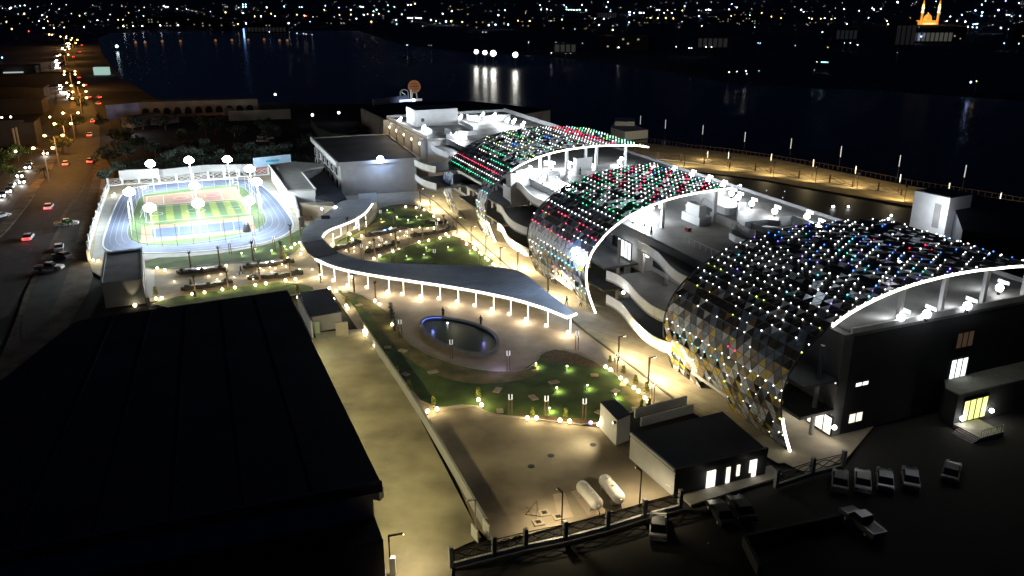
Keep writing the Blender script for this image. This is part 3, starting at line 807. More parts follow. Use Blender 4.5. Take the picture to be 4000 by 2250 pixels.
def leds1(r, i, n, p, rnd):
    t, z = p; u = rnd.random()
    if z < 9 and t < 0: return (rnd.choice(['white', 'white', 'cyan', 'violet', 'green', 'yellow']) if i > n - 5 and u < .8 else None)
    if z < 11.5: return 'cyan' if i > n - 4 and u < .5 else None
    k = r
    if k == 11: return 'green' if u < .97 else 'white'
    if k == 12: return 'white' if u < .96 else None
    if k == 13: return 'red' if u < .98 else None
    if k == 14: return 'white' if 6 < i < n - 1 and u < .9 else None
    if k == 15: return 'green' if i > n - 10 and u < .95 else None
    if k == 16: return 'white' if 4 < i < 14 and u < .9 else None
    if k == 17: return 'green' if 3 < i < 15 and u < .95 else None
    if k in (19, 22, 26, 30): return 'white' if u < .6 else 'yellow' if u < .7 else None
    if k in (20, 24): return rnd.choice(['green', 'white', 'yellow', None])
    if k in (21, 28): return 'blue' if 8 < i < 12 else ('white' if u < .3 else None)
    if k in (32, 33): return 'white' if u < .9 else None
    if k in (34, 36, 37): return 'red' if u < .8 else None
    if k == 35: return 'white' if u < .6 else 'red'
    if k > 37: return rnd.choice(['green', 'white', 'yellow', 'cyan', None])
    return 'white' if u < .15 else ('green' if u < .22 else None)
def leds2(r, i, n, p, rnd):
    t, z = p; u = rnd.random()
    k = r
    if k in (1, 2): return None
    if k == 3: return 'cyan' if i > n - 5 else ('white' if u < .25 else None)
    if k == 4: return 'red' if 7 < i < 13 and u < .8 else ('white' if u < .3 else None)
    if k == 5: return 'white' if u < .45 else None
    if k == 6: return 'cyan' if 3 < i < n - 2 else ('white' if u < .4 else None)
    if k == 7: return 'white' if i > 2 else None
    if k == 8: return None
    if k == 9: return 'red' if u < .85 else None
    if k == 10: return 'white' if u < .6 else None
    if k == 11: return 'red' if u < .5 else ('yellow' if u < .7 else None)
    if k == 12: return 'red' if u < .5 else None
    if k == 13: return 'white' if u < .97 else None
    if k == 14: return 'white' if 7 < i < 12 else None
    if k > 32: return 'white' if u < .4 else ('cyan' if u < .5 else None)
    if u < .07: return None
    f_ = (i / n) + (k - 15) / 40
    if k < 21: return 'green' if u < .4 else 'white' if u < .85 else None
    if i < 6 and k < 26: return 'green' if u < .3 else 'white' if u < .7 else 'red'
    return ('red' if (i + k) % 4 == 1 else 'green' if u < .32 else 'blue' if u > .95 else 'white')
def leds3(r, i, n, p, rnd):
    t, z = p; u = rnd.random(); k = r
    if k <= 2: return 'white' if u < .12 else None
    if k == 3: return 'white' if u < .35 else None
    if k == 4: return 'yellow' if u < .2 else 'white' if u < .4 else None
    if k == 5: return 'white' if u < .4 else ('blue' if u < .45 else None)
    if k == 6: return 'cyan' if 1 < i < 10 else 'white' if u < .8 else None
    if k == 7: return 'white'
    if k == 8: return 'red' if i in (10, 11) else None
    if k in (9, 10): return 'white' if u < .14 else None
    if k in (11, 12): return 'yellow' if u < .2 else 'white' if u < .45 else None
    if k < 16: return 'white' if u < .74 else 'yellow' if u < .80 else None
    if k < 22: return 'white' if u < .72 else 'cyan' if u < .78 else 'violet' if u < .83 else None
    if k < 32: return 'white' if u < .12 or .28 < u < .62 or u > .95 and u < .98 else None if u < .28 else 'blue' if u < .76 else 'violet' if u < .86 else 'green' if u < .90 else 'cyan' if u < .95 else None
    return 'white' if u < .28 else 'blue' if u < .35 else 'red' if u < .38 else None
shell(1, -127.5, -96.9, 38.6, 'farthest lattice shell with rows of green, white and red lights', leds1, [(0, 2.0), (7, 99)], .12, (-118, -106), 3)
shell(2, -74.2, -49.7, 26.5, 'middle lattice shell with silver panels and a fully lit curved edge', leds2, [(0.0, 99)], .12, (-66, -56), 5)
shell(3, -25.2, 0, 43.0, 'nearest lattice shell with gold and silver panels and white and blue lights', leds3, [(0, 2.1), (7.05, 99)], .095, (-19, -11), 8)
# columns that carry the shells on the terrace
sup = [(-97.2, t) for t in (11.0, 17.5, 25.0, 32.5)] + [(-50, t) for t in (12.8, 23.5)] + [(-.9, t) for t in (15.6, 22.6, 29.9, 37.5)] + [(-62, 20), (-14, 20), (-14, 30), (-112, 20), (-112, 30)]
for i, (s_, t_, w_) in enumerate(((-5.0, 7.6, 'under the near corner of the third shell'), (-53.5, 9.0, 'under the near corner of the second shell'), (-72.0, 8.6, 'under the far corner of the second shell'), (-13.0, 26.0, 'under the middle of the third shell'), (-17.0, 33.0, 'under the river side of the third shell'))):
    o = place(rf0, USED, W(s_, t_, 15.0), BRZ, 'white roof floodlight ' + w_, 'floodlights under the shells')
    lamp(o, (0, 0, .75), 1600 if i != 3 else 900, COOL, 'SPOT', .3, 150, aim=(0, 0, 1), blend=.6)
for s, t in sup:
    zt = min(PFN, key=lambda p: abs(p.x - t) + (9 if p.y < 12 else 0)).y - .2
    MB().box(W(s, t, (13.6 + zt) / 2), (.55, .55, zt - 13.6), BRZ).build('shell_column', WALL_WHITE, school)
# two blue white floodlights
for lab, p, aim, pw in (('blazing blue white floodlight on the face of the middle shell beside its lit edge', W(-51.2, *plane_s(2272, 1014, -51.2)) - PX * .3, None, 900),
                        ('smaller blue white floodlight on the middle shell, up and left of the blazing one', W(-54.4, *plane_s(2244, 979, -54.4)) - PX * .1, None, 300)):
    fl = thing('shell_floodlight', lab, 'floodlight', p)
    MB().box(p + PX * .5, (.5, .5, .5), BRZ).build('housing', METAL_DARK, fl)
    MB().ball(p, .75 if pw > 500 else .5, 10).build('lens', G_BLUE, fl, True)
    lamp(fl, -PX * 1.3, pw, (.45, .65, 1.0), radius=.4)

# ================================================================ CANOPY
CZ = 3.1
led_low = [(1232, 1013), (1300, 1045), (1420, 1071), (1600, 1098), (1800, 1127), (2000, 1166), (2120, 1202), (2215, 1241)]
tip = [(2252, 1227)]
up_r = [(2170, 1165), (2100, 1110), (2045, 1062), (1985, 1047), (1900, 1038), (1700, 1034), (1500, 1027), (1400, 1012), (1330, 990), (1285, 962), (1262, 930)]
led_up = [(1262, 925), (1272, 908), (1300, 893), (1345, 878), (1395, 856), (1432, 830), (1455, 797)]
up_l = [(1449, 776), (1400, 777), (1340, 782), (1310, 800), (1290, 822), (1240, 852), (1190, 888), (1177, 912), (1176, 940), (1190, 968)]
can = thing('canopy', 'long S shaped blue grey canopy with a glowing warm edge beside the oval pool', 'canopy', at(1600, 1100, 0))
cps = lambda L: G2(L, CZ, 2, False)
outl = cps(led_low) + G2(tip, CZ) + cps(up_r) + cps(led_up) + cps(up_l)
MB().prism(outl, CZ - .35, CZ).build('roof', CANOPY, can)
MB().tube([Vector((x, y, CZ + .02)) for x, y in cps(led_low)] + [Vector((*G2(tip, CZ)[0], CZ + .02))], .20, 8).build('light_strip', G_STRIP, can)
MB().tube([Vector((x, y, CZ + .02)) for x, y in cps(led_up)], .20, 8).build('light_strip', G_STRIP, can)
# standing seams across the ribbon
def resample(pts, n):
    P = [Vector((p[0], p[1], 0)) for p in pts]; L = [0]
    for a, b in zip(P, P[1:]): L.append(L[-1] + (b - a).length)
    out = []
    for i in range(n):
        d = L[-1] * i / (n - 1); j = max(k for k in range(len(L)) if L[k] <= d + 1e-6); j = min(j, len(P) - 2)
        out.append(P[j].lerp(P[j + 1], (d - L[j]) / max(1e-6, L[j + 1] - L[j])))
    return out
lo = resample(cps(led_low), 46); hi = resample(cps([(2215, 1205), (2100, 1110)] + up_r[2:8])[::-1], 46)
for a, b in list(zip(lo, hi))[1:-1]:
    MB().bar(a + Vector((0, 0, CZ + .03)), b + Vector((0, 0, CZ + .01)), .08, .05).build('seam', CANOPY, can)
lo2 = resample(cps(led_up), 22); hi2 = resample(cps(up_l)[::-1], 22)
for a, b in list(zip(lo2, hi2))[1:-1]:
    MB().bar(a + Vector((0, 0, CZ + .03)), b + Vector((0, 0, CZ + .01)), .08, .05).build('seam', CANOPY, can)
# dark lower hip in the bend
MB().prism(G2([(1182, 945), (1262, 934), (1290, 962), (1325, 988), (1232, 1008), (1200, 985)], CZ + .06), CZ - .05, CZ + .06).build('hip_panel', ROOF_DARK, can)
# glowing note shaped columns
def px_ratio(l, k): return l[int(k * (len(l) - 1))]
c1 = cr(1000, 1126, 2.576, [(1323, 35), (1467, 58), (1655, 80), (1836, 103), (2018, 135), (2195, 172), (2372, 213), (2543, 258)])
c1 = cr(1000, 563, 2.574, [(645, 1315), (775, 1370), (920, 1418), (1110, 1440)]) + c1 + cr(2000, 1126, 2.576, [(140, 312), (340, 375), (565, 442)])
LITCOL = glow('lit column', (1.0, .93, .72), 2.4)
for i, (x, y) in enumerate(c1 + cr(1000, 563, 2.574, [(765, 1010), (843, 945), (995, 843), (1020, 860), (1093, 825)])):
    p = at(x, y, .25)
    d = min(lo + lo2, key=lambda q_: (q_ - Vector((p.x, p.y, 0))).length)
    base = Vector((p.x + .35, p.y, 0))
    c = MB().tube([base, Vector((base.x, base.y, CZ - .3))], .09, 6).build('column', LITCOL, can)
    MB().ball(Vector((p.x, p.y, .3)), .27, 8).build('foot_globe', G_WARM, c, True)
    if i % 2 == 0: lamp(can, Vector((p.x, p.y, 1.5)) + Vector((-.3, -1.0, 0)) - can.location, 480, (1, .84, .56), radius=.4)

# ================================================================ POOL
pool = thing('oval_pool', 'raised oval pool of dark green water with blue light inside its rim', 'pool', at(1795, 1308, 0))
pc = at(1795, 1308, 0)
pe = [tuple(at(x, y, .5)[:2]) for x, y in [(1640, 1262), (1655, 1241), (1700, 1234), (1760, 1240), (1840, 1256), (1905, 1282), (1940, 1310), (1948, 1345), (1930, 1372), (1880, 1380), (1800, 1368), (1720, 1338), (1665, 1300)]]
pe = smooth_poly(pe, 2)
MB().strip(pe + [pe[0]], 0, .55, .45).build('rim', mat('pool rim stone', (.10, .11, .16), .6, .2, 1), pool)
MB().sheet([tuple(Vector((x, y, 0)).lerp(Vector((pc.x, pc.y, 0)), .02)[:2]) for x, y in pe], .22).build('water', mat('pool water', (.010, .034, .024), .3, .2, .6), pool)
MATS['pool water'].node_tree.nodes['Principled BSDF'].inputs['Specular IOR Level'].default_value = .12
bl = [Vector((x, y, .36)).lerp(Vector((pc.x, pc.y, .36)), .035) for x, y in pe]
m0 = min(range(len(bl)), key=lambda i: (bl[i] - at(1665, 1245, .3)).length)
MB().tube([bl[(m0 + k) % len(bl)] for k in range(-5, 6)], .05, 5).build('blue_light', glow('pool blue', (.06, .16, 1.0), 1.6), pool)
lamp(pool, at(1690, 1262, 1.0) - pool.location, 70, (.25, .3, 1.0))
lamp(pool, at(1890, 1300, 1.2) - pool.location, 60, (.35, .3, 1.0))
lamp(pool, at(1950, 1405, 2.0) - pool.location, 140, (.55, .45, 1.0))
MB().ball(at(1748, 1262, .45), .14, 8).build('spout_lamp', G_WHITE, pool)

# ================================================================ SPORTS GROUND
struct('track_apron', MB().sheet(G2([(425, 722), (1030, 690), (1120, 790), (1170, 880), (1140, 930), (1000, 985), (560, 1015), (400, 1005), (352, 1000)], 0, 1), .006), mat('apron concrete', (.42, .42, .40), .85, .1, .5))
trk_o = [(398, 952), (425, 868), (452, 800), (480, 752), (540, 728), (700, 712), (900, 700), (985, 700), (1030, 730), (1080, 775), (1125, 835), (1148, 872), (1142, 900), (1085, 935), (980, 962), (800, 984), (600, 990), (450, 990), (408, 975)]
trk_i = [(502, 928), (500, 895), (510, 850), (528, 800), (548, 765), (600, 750), (720, 738), (860, 724), (930, 722), (970, 745), (1005, 790), (1035, 840), (1038, 868), (1020, 890), (940, 918), (800, 942), (680, 958), (580, 958), (530, 948)]
to = G2(trk_o, 0, 2); ti = G2(trk_i, 0, 2)
cx_ = sum(p[0] for p in ti) / len(ti); cy_ = sum(p[1] for p in ti) / len(ti)
struct('running_track', MB().sheet(to, .02), TRACK)
def ring(pts):  # indexed by angle about the centre, so inner and outer edges can be interpolated
    out = []
    for k in range(120):
        a = 2 * PI * k / 120; dx, dy = math.cos(a), math.sin(a); best = None
        for i in range(len(pts)):
            p, q_ = pts[i], pts[(i + 1) % len(pts)]
            ex, ey = q_[0] - p[0], q_[1] - p[1]; den = dx * ey - dy * ex
            if abs(den) < 1e-9: continue
            t = ((p[0] - cx_) * ey - (p[1] - cy_) * ex) / den; u = ((p[0] - cx_) * dy - (p[1] - cy_) * dx) / den
            if t > 0 and -1e-6 <= u <= 1 + 1e-6: best = max(best or 0, t)
        out.append((cx_ + dx * best, cy_ + dy * best))
    return out
ro, ri = ring(to), ring(ti)
struct('turf_field', MB().sheet(ri, .04), FIELD)
for j in range(5):
    f = j / 4.0; f = .03 + .94 * f
    L = [(a[0] * (1 - f) + b[0] * f, a[1] * (1 - f) + b[1] * f) for a, b in zip(ri, ro)]
    struct('lane_line', MB().strip(L + [L[0]], .03, .05, .06 if j < 4 else .1), mat('track line', (.5, .52, .55), .7, .05, 2))
k_ = MB().strip(ro + [ro[0]], 0, .14, .35).build('track_kerb', mat('white kerb', (.75, .76, .78), .6, .03, 1)); k_['kind'] = 'structure'
def quad(pts, z): return MB().sheet([tuple(at(x, y)[:2]) for x, y in pts], z)
def lerp_quad(Q, u, v):
    a, b, c, d = [at(*p) for p in Q]
    return a.lerp(b, u).lerp(d.lerp(c, u), v)
QO = [(563, 769), (921, 730), (950, 779), (561, 807)]
QP = [(560, 808), (950, 781), (982, 836), (557, 876)]
QB = [(553, 886), (986, 843), (1001, 905), (550, 951)]
QI = [(594, 893), (960, 860), (967, 901), (594, 936)]
struct('orange_court', quad(QO, .060), ORANGE)
def sub(Q, u0, u1, v0, v1, z): return MB().sheet([tuple(lerp_quad(Q, u, v)[:2]) for u, v in ((u0, v0), (u1, v0), (u1, v1), (u0, v1))], z)
struct('court_key', sub(QO, .30, .46, .48, .92, .066), REDC)
struct('court_key', sub(QO, .64, .78, .30, .78, .066), REDC)
for i in range(14):
    struct('turf_stripe', sub(QP, i / 14, (i + 1) / 14, 0, 1, .062), TURF_Y if i % 2 else TURF_G)
struct('court_apron', quad(QB, .061), ORANGE)
struct('blue_court', quad(QI, .068), BLUEC)
ln = MB()
def cl(Q, u0, v0, u1, v1, w=.1):
    a, b = lerp_quad(Q, u0, v0), lerp_quad(Q, u1, v1); ln.bar(a + Vector((0, 0, .075)), b + Vector((0, 0, .075)), w, .01)
for Q in (QO, QP, QI):
    for a in ((.03, .05, .97, .05), (.97, .05, .97, .95), (.97, .95, .03, .95), (.03, .95, .03, .05), (.5, .05, .5, .95)): cl(Q, *a)
for u in (.28, .42, .58, .72, .86): cl(QI, u, .05, u, .95)
for u in (.2, .8): cl(QO, u, .05, u, .95)
for Q, c_, r_ in ((QP, (.5, .5), 2.2), (QP, (.88, .5), 1.6), (QP, (.12, .5), 1.6), (QO, (.38, .5), 1.8), (QO, (.7, .5), 1.8)):
    c0 = lerp_quad(Q, *c_)
    ps = [(c0.x + r_ * math.cos(2 * PI * k / 24), c0.y + r_ * math.sin(2 * PI * k / 24)) for k in range(25)]
    ln.strip(ps, .07, .08, .1)
struct('court_line', ln, LINE)
# goals
for i, (u, lab) in enumerate(((.02, 'white football goal at the road end of the striped pitch'), (.98, 'white football goal at the school end of the striped pitch'))):
    a = lerp_quad(QP, u, .36); b = lerp_quad(QP, u, .64); up_ = Vector((0, 0, 2.1)); bk = (lerp_quad(QP, u + (.02 if u > .5 else -.02), .5) - lerp_quad(QP, u, .5)).normalized() * 1.2
    gl = MB()
    for p in (a, b): gl.bar(p, p + up_, .12); gl.bar(p + up_, p + bk, .07); gl.bar(p, p + bk, .07)
    gl.bar(a + up_, b + up_, .12); gl.bar(a + bk, b + bk, .07)
    solo('goal', lab, 'goal', gl, METAL_WHITE, a, 'football goals')
for i, (u, v, lab) in enumerate(((.0, .5, 'basketball hoop at the left end of the orange court'), (1.0, .5, 'basketball hoop at the right end of the orange court'))):
    a = lerp_quad(QO, u, v); s_ = 1 if u < .5 else -1
    b = MB().bar(a, a + Vector((0, 0, 3.2)), .16).bar(a + Vector((0, 0, 3.2)), a + Vector((1.4 * s_, .1, 3.2)), .12)
    h = thing('basketball_hoop', lab, 'basketball hoop', a, 'basketball hoops')
    b.build('post', METAL_WHITE, h)
    MB().box(a + Vector((1.45 * s_, .1, 3.3)), (.06, 1.7, 1.1), .1).build('backboard', METAL_WHITE, h)
    MB().lathe(a + Vector((1.75 * s_, .1, 2.95)), [(.23, 0), (.25, .03)], 10).build('rim', METAL_DARK, h)
bn = at(965, 905)
solo('ball_cart', 'dark covered cart standing at the right end of the blue court', 'cart', MB().lathe(bn, [(.9, 0), (.95, .4), (.6, 1.8), (.25, 2.3)], 8), METAL_DARK, bn)
# court netting: tall thin posts and top cables, each run a thing
def netting(pxs, h, lab, nm='net_fence', n=10, m=METAL_DARK, th=.07):
    P = [at(*p) for p in pxs]; r0 = thing(nm, lab, 'fence', P[0])
    L = resample([(p.x, p.y) for p in P], n)
    for p in L: MB().bar(p, p + Vector((0, 0, h)), th).build('post', m, r0)
    w = MB()
    for z in (h, h * .5, .3):
        for a, b in zip(L, L[1:]): w.bar(a + Vector((0, 0, z)), b + Vector((0, 0, z)), .04)
    w.build('cable', m, r0)
netting([(515, 940), (560, 960), (700, 962), (850, 945), (1000, 920), (1030, 890)], 5.0, 'tall thin netting fence along the near side of the courts', n=12, m=METAL_BROWN)
netting([(515, 930), (512, 860), (545, 775)], 5.0, 'tall netting fence at the road end of the courts', n=6, m=METAL_WHITE)
netting([(1030, 880), (1020, 820), (960, 742)], 5.0, 'tall netting fence at the school end of the courts', n=6, m=METAL_WHITE)
netting([(560, 765), (720, 742), (930, 724)], 5.0, 'tall netting fence behind the orange court', n=9, m=METAL_WHITE)
# floodlight masts
MASTS = [(587, 640, 'first from the left of the back row behind the track'), (738, 626, 'second of the back row behind the track'), (888, 623, 'third of the back row behind the track'),
         (505, 750, 'at the far left bend of the track'), (585, 812, 'at the left end of the striped pitch'), (761, 727, 'in the middle of the far side of the orange court'),
         (773, 795, 'in the middle beside the striped pitch'), (975, 660, 'at the far right corner of the track'), (1002, 711, 'at the right bend of the track'), (971, 786, 'at the right end of the striped pitch')]
for i, (x, y, w) in enumerate(MASTS):
    hz = 8.0
    p = at(x, y, hz); ms = thing('floodlight_mast', 'blazing floodlight mast ' + w, 'floodlight mast', (p.x, p.y, 0), 'floodlight masts around the sports ground')
    MB().tube([(p.x, p.y, 0), (p.x, p.y, hz - .5)], .13, 6, .08).build('pole', METAL_WHITE, ms)
    a = thing_ = MB().lathe((p.x, p.y, hz - .55), [(.3, 0), (1.15, .25), (1.15, .35), (.3, .35)], 12).build('lamp_ring', METAL_DARK, ms)
    for k in range(6):
        an = 2 * PI * k / 6; MB().ball((p.x + .78 * math.cos(an), p.y + .78 * math.sin(an), hz), .62, 8).build('lamp', G_FLOOD, ms, True)
    MB().ball((p.x, p.y, hz + .1), 1.0, 10).build('lamp', G_FLOOD, ms, True)  # oversized balls put the halo of the lamps into their shape
    lamp(ms, (0, 0, hz - 1.3), 8500 if i == 5 else 6200 if i > 2 else 5600, (.86, .97, 1.0), radius=.7)
    lamp(ms, (0, 0, hz + .9), 500, (.6, .85, 1.0), radius=.6)

# ribbon fences: pillars, bars and waving ribbons
def ribbon_fence(P, lab, h=2.0, pillar=(.55, .55, 2.4), pm=WALL_WHITE, bm=METAL_BROWN, bars=True, wall=.5, wm=CONC, rib=3, bar_step=.28, rm=None, name='ribbon_fence', wave=.35):
    r0 = thing(name, lab, 'fence', P[0])
    for i, p in enumerate(P):
        MB().box(p + Vector((0, 0, pillar[2] / 2)), pillar, math.atan2((P[-1] - P[0]).y, (P[-1] - P[0]).x)).build('pillar', pm, r0)
    for a, b in zip(P, P[1:]):
        L = (b - a).length; d = (b - a) / L
        a2, b2 = a + d * (pillar[0] / 2 + .02), b - d * (pillar[0] / 2 + .02)
        MB().strip([(a2.x, a2.y), (b2.x, b2.y)], -.05, wall, .28).build('plinth', wm, r0)
        if bars:
            w = MB(); n = int(L / bar_step)
            for k in range(1, n):
                q_ = a2.lerp(b2, k / n); w.bar(q_ + Vector((0, 0, wall)), q_ + Vector((0, 0, h)), .035)
            o = w.build('bars', bm, r0); o['kind'] = 'stuff'
        for k in range(rib):
            ph = k * 2.1; pts = []
            for j in range(13):
                u = j / 12; q_ = a2.lerp(b2, u); z = (wall + h) / 2 + (h - wall) * wave * math.sin(u * PI * 1.5 + ph)
                pts.append(q_ + Vector((0, 0, z)))
            MB().tube(pts, .06, 5).build('ribbon', rm or bm, r0)
        MB().bar(a2 + Vector((0, 0, h)), b2 + Vector((0, 0, h)), .07).build('top_rail', bm, r0)
ribbon_fence([at(x, y) for x, y in [(424, 728), (480, 722), (545, 718), (624, 717), (690, 712), (755, 710), (815, 702), (876, 698), (935, 692), (995, 687), (1050, 683)]], 'white pillared fence with waving ribbons along the far side of the track', pm=METAL_WHITE, bm=METAL_WHITE, bars=False, wall=.3, wm=METAL_WHITE)
ribbon_fence([at(x, y) for x, y in [(425, 740), (412, 770), (402, 800), (392, 830), (382, 860), (372, 890), (362, 922), (352, 955), (348, 985), (350, 1020)]], 'white scalloped fence between the dirt verge and the track', pm=METAL_WHITE, bm=METAL_WHITE, bars=False, wall=1.3, wm=WALL_WHITE, h=2.1)
# boards behind the track
def board(pxb, z0, z1, lab, m, extra=None):
    P = [at(*p) for p in pxb]; r0 = thing('billboard', lab, 'billboard', P[0])
    MB().strip([(p.x, p.y) for p in P], z0, z1, .25).build('panel', m, r0)
    for k in range(4):
        p = P[0].lerp(P[-1], (k + .3) / 3.7); MB().bar(p + Vector((0, .3, 0)), p + Vector((0, .3, z1 - .2)), .15).build('post', METAL_DARK, r0)
    return r0, P
board([(470, 715), (625, 705)], .8, 3.6, 'white billboard glaring under the floodlights behind the track', METAL_WHITE)
bb, P = board([(995, 684), (1140, 668)], 2.2, 5.2, 'pale blue billboard with a turquoise band beside the white annex', mat('pale blue board', (.45, .62, .80), .5, .08, .5))
a, b = P[0].lerp(P[1], .34), P[0].lerp(P[1], .69)
MB().strip([(a.x, a.y - .2), (b.x, b.y - .2)], 3.5, 4.1, .08).build('lettering_band', mat('turquoise print', (.02, .38, .62), .5, .1, 3), bb)
MB().strip([(P[0].x, P[0].y), (P[1].x, P[1].y)], .3, 2.1, .2).build('lower_board', mat('red lower board', (.40, .12, .10), .6, .15, 2), bb)
board([(424, 487), (552, 474)], 2.0, 8.0, 'bluish billboard standing at the corner of the far road', mat('blue lilac board', (.30, .34, .60), .6, .35, .25))
bl0 = COL.objects[-1]
while bl0.parent: bl0 = bl0.parent
MB().box(at(488, 500, 1.0), (1.2, .6, .5)).build('added_spotlight', METAL_DARK, bl0)
lamp(bl0, at(488, 505, 2.2) - bl0.location, 1500, (.8, .88, 1), radius=.4)  # spotlight and its light are added to brighten the board
# low wall and hedge behind the track
wl_ = [at(x, y) for x, y in [(480, 690), (640, 690), (800, 672), (990, 668)]]
solo('low_wall', 'pale low wall running behind the far ribbon fence of the track', 'wall', MB().strip([(p.x, p.y) for p in wl_], 0, 2.2, .3), WALL_WHITE, wl_[0])

# ================================================================ AUDITORIUM, ANNEX, GATE HOUSES
aud = thing('auditorium', 'big grey white auditorium block with dark flat roof and white eaves', 'auditorium', W(-175, -12, 0))
AU = [(-196.5, -21.6), (-153.6, -22.4), (-152.2, -1.6), (-196, .6)]
MB().prism(stpoly(AU), 0, 8.6).build('wall', WALL_GREY, aud)
AU2 = [(-197.3, -22.6), (-152.9, -23.4), (-151.6, -.8), (-196.6, 1.4)]
MB().prism(stpoly(AU2), 8.6, 8.95).build('roof', ROOF_DARK, aud)
pw_ = stpoly(AU2 + [AU2[0]])
MB().strip(pw_[:2], 8.3, 9.7, .55).build('eave', WALL_WHITE, aud)
MB().strip(pw_[1:3], 8.5, 9.4, .4).build('eave', WALL_GREY, aud)
MB().strip(pw_[2:], 8.5, 9.3, .4).build('eave', WALL_GREY, aud)
# windows in the left flank (recessed dark panes with white mullions) and the front
def flank_win(s, w, z0, z1, t, m, root, n=1):
    fr = MB()
    for q_ in (s - w / 2, s + w / 2): fr.box(W(q_, t, (z0 + z1) / 2), (.18, .25, z1 - z0 + .2), BRZ)
    for z in (z0, z1): fr.box(W(s, t, z), (w, .25, .14), BRZ)
    o = fr.build('window', WALL_WHITE, root)
    MB().box(W(s, t - .02, (z0 + z1) / 2), (w - .1, .12, z1 - z0 - .1), BRZ).build('pane', m, o)
for k in range(6):
    for z0, z1 in ((1.6, 4.0), (5.0, 7.2)):
        flank_win(-190 + 6.4 * k, 3.2, z0, z1, -22.6 + .0 * k, GLASS_D, aud)
def front_win(t0, t1, z0, z1, s, m, root, n=3):
    w = MB()
    for i in range(n + 1): w.box(W(s, t0 + (t1 - t0) * i / n, (z0 + z1) / 2), (.2, .1, z1 - z0 + .1), BRZ)
    for z in (z0, z1): w.box(W(s, (t0 + t1) / 2, z), (.2, t1 - t0, .1), BRZ)
    o = w.build('window', METAL_WHITE, root)
    for i in range(n):
        MB().box(W(s, t0 + (t1 - t0) * (i + .5) / n, (z0 + z1) / 2), (.1, (t1 - t0) / n - .12, z1 - z0 - .1), BRZ).build('pane', m, o)
for (x0, y0, x1, y1, m, n) in ((1345, 207, 1465, 235, PANE_LIT, 4), (1553, 190, 1595, 218, PANE_LIT, 2), (1360, 352, 1472, 398, glow('shaded pane', (.55, .52, .48), .22), 4)):
    a = plane_s(1000 + x0 / 2.574, 563 + y1 / 2.574, -153); b = plane_s(1000 + x1 / 2.574, 563 + y0 / 2.574, -153)
    front_win(a[0], b[0], min(a[1], b[1] - .3), max(b[1], a[1] + .5), -153.0 + .1, m, aud, n)
fb = thing('auditorium_floodlight', 'intense blue white floodlight on the front eave of the auditorium roof', 'floodlight', W(-151.6, *plane_s(1485, 622, -151.6)))
MB().ball(fb.location, .95, 12).build('lens', G_BLUE, fb, True)
MB().box(fb.location - AX * .6, (.6, .6, .6), BRZ).build('housing', METAL_DARK, fb)
lamp(fb, AX * 1.8 + Vector((0, 0, .3)), 1700, (.40, .58, 1.0), radius=.5)
lamp(fb, Vector((0, 0, 1.3)), 260, (.10, .22, 1.0), radius=.5)
# annex with pale roof
anx = thing('annex', 'low white annex with pale flat roof beside the bend of the track', 'annex', at(1150, 760))
MB().prism(G2([(1055, 645), (1122, 742), (1231, 737), (1178, 671), (1216, 668), (1262, 640), (1150, 634)], 4.6), 0, 4.2).build('wall', WALL_WHITE, anx)
MB().prism(G2([(1050, 643), (1121, 743), (1233, 738), (1180, 672), (1216, 667), (1266, 640), (1150, 631)], 4.6), 4.2, 4.6).build('roof', ROOF_GREY, anx)
for a, b in (((1050, 643), (1121, 743)), ((1233, 738), (1180, 672)), ((1180, 672), (1216, 660)), ((1216, 660), (1266, 652))):
    MB().strip(G2([a, b], 4.8), 4.55, 5.0, .3).build('roof_edge', WALL_WHITE, anx)
for y_ in (720, 735):
    pp = at(1098 + (y_ - 720) * .9, y_ + 45, 0); 
dk = thing('dark_link_roof', 'dark flat roofed link between the annex and the auditorium', 'building', at(1270, 760))
MB().prism(G2([(1186, 674), (1262, 656), (1352, 772), (1310, 790), (1238, 782)], 2.6), 0, 2.6).build('block', ROOF_DARK, dk)
# beige entrance box below
ebx = thing('entrance_block', 'beige walled entrance block lit by a lamp beside the start of the canopy', 'building', at(1240, 860))
MB().prism(G2([(1168, 792), (1300, 788), (1312, 806), (1180, 800)], 2.9), 0, 2.9).build('wall', WALL_BEIGE, ebx)
MB().strip(G2([(1150, 792), (1170, 868)], 0), 0, 3.0, .4).build('side_wall', WALL_WHITE, ebx)
MB().box(at(1181, 868, 1.3), (.9, .3, 2.4), .1).build('door', METAL_DARK, ebx)
MB().box(at(1272, 850, 3.4), (2.0, .2, 1.0), .1).build('sign_board', METAL_DARK, ebx)
MB().bar(at(1267, 862, 0), at(1267, 862, 0) + Vector((0, 0, 3.0)), .12).build('sign_post', METAL_DARK, ebx)
MB().ball(at(1257, 816, 2.9), .28, 8).build('lantern', G_WHITE, ebx)
lamp(ebx, at(1258, 845, 2.6) - ebx.location, 300, (1, .88, .68))
MB().ball(at(1310, 812, 3.0), .5, 8).build('lantern', G_WHITE, ebx)
# white stub wall with lit niche near the upper end of the canopy
sw_ = thing('niche_wall', 'white stub wall with a lit niche at the upper end of the canopy', 'wall', at(1440, 790))
MB().prism(G2([(1400, 757), (1470, 752), (1472, 790), (1455, 795), (1450, 775), (1402, 778)], 2.5), 0, 2.5).build('wall', WALL_WHITE, sw_)
lamp(sw_, at(1425, 800, 2.2) - sw_.location, 60, (1, .95, .8))
# curved wall below the upper canopy
cwl = G2([(1472, 795), (1474, 832), (1450, 872), (1395, 905), (1320, 940), (1290, 960)], 0, 1, False)
solo('curved_wall', 'low pale curved wall following the upper canopy columns', 'wall', MB().strip(cwl, 0, .9, .3), WALL_BEIGE, (*cwl[0], 0))
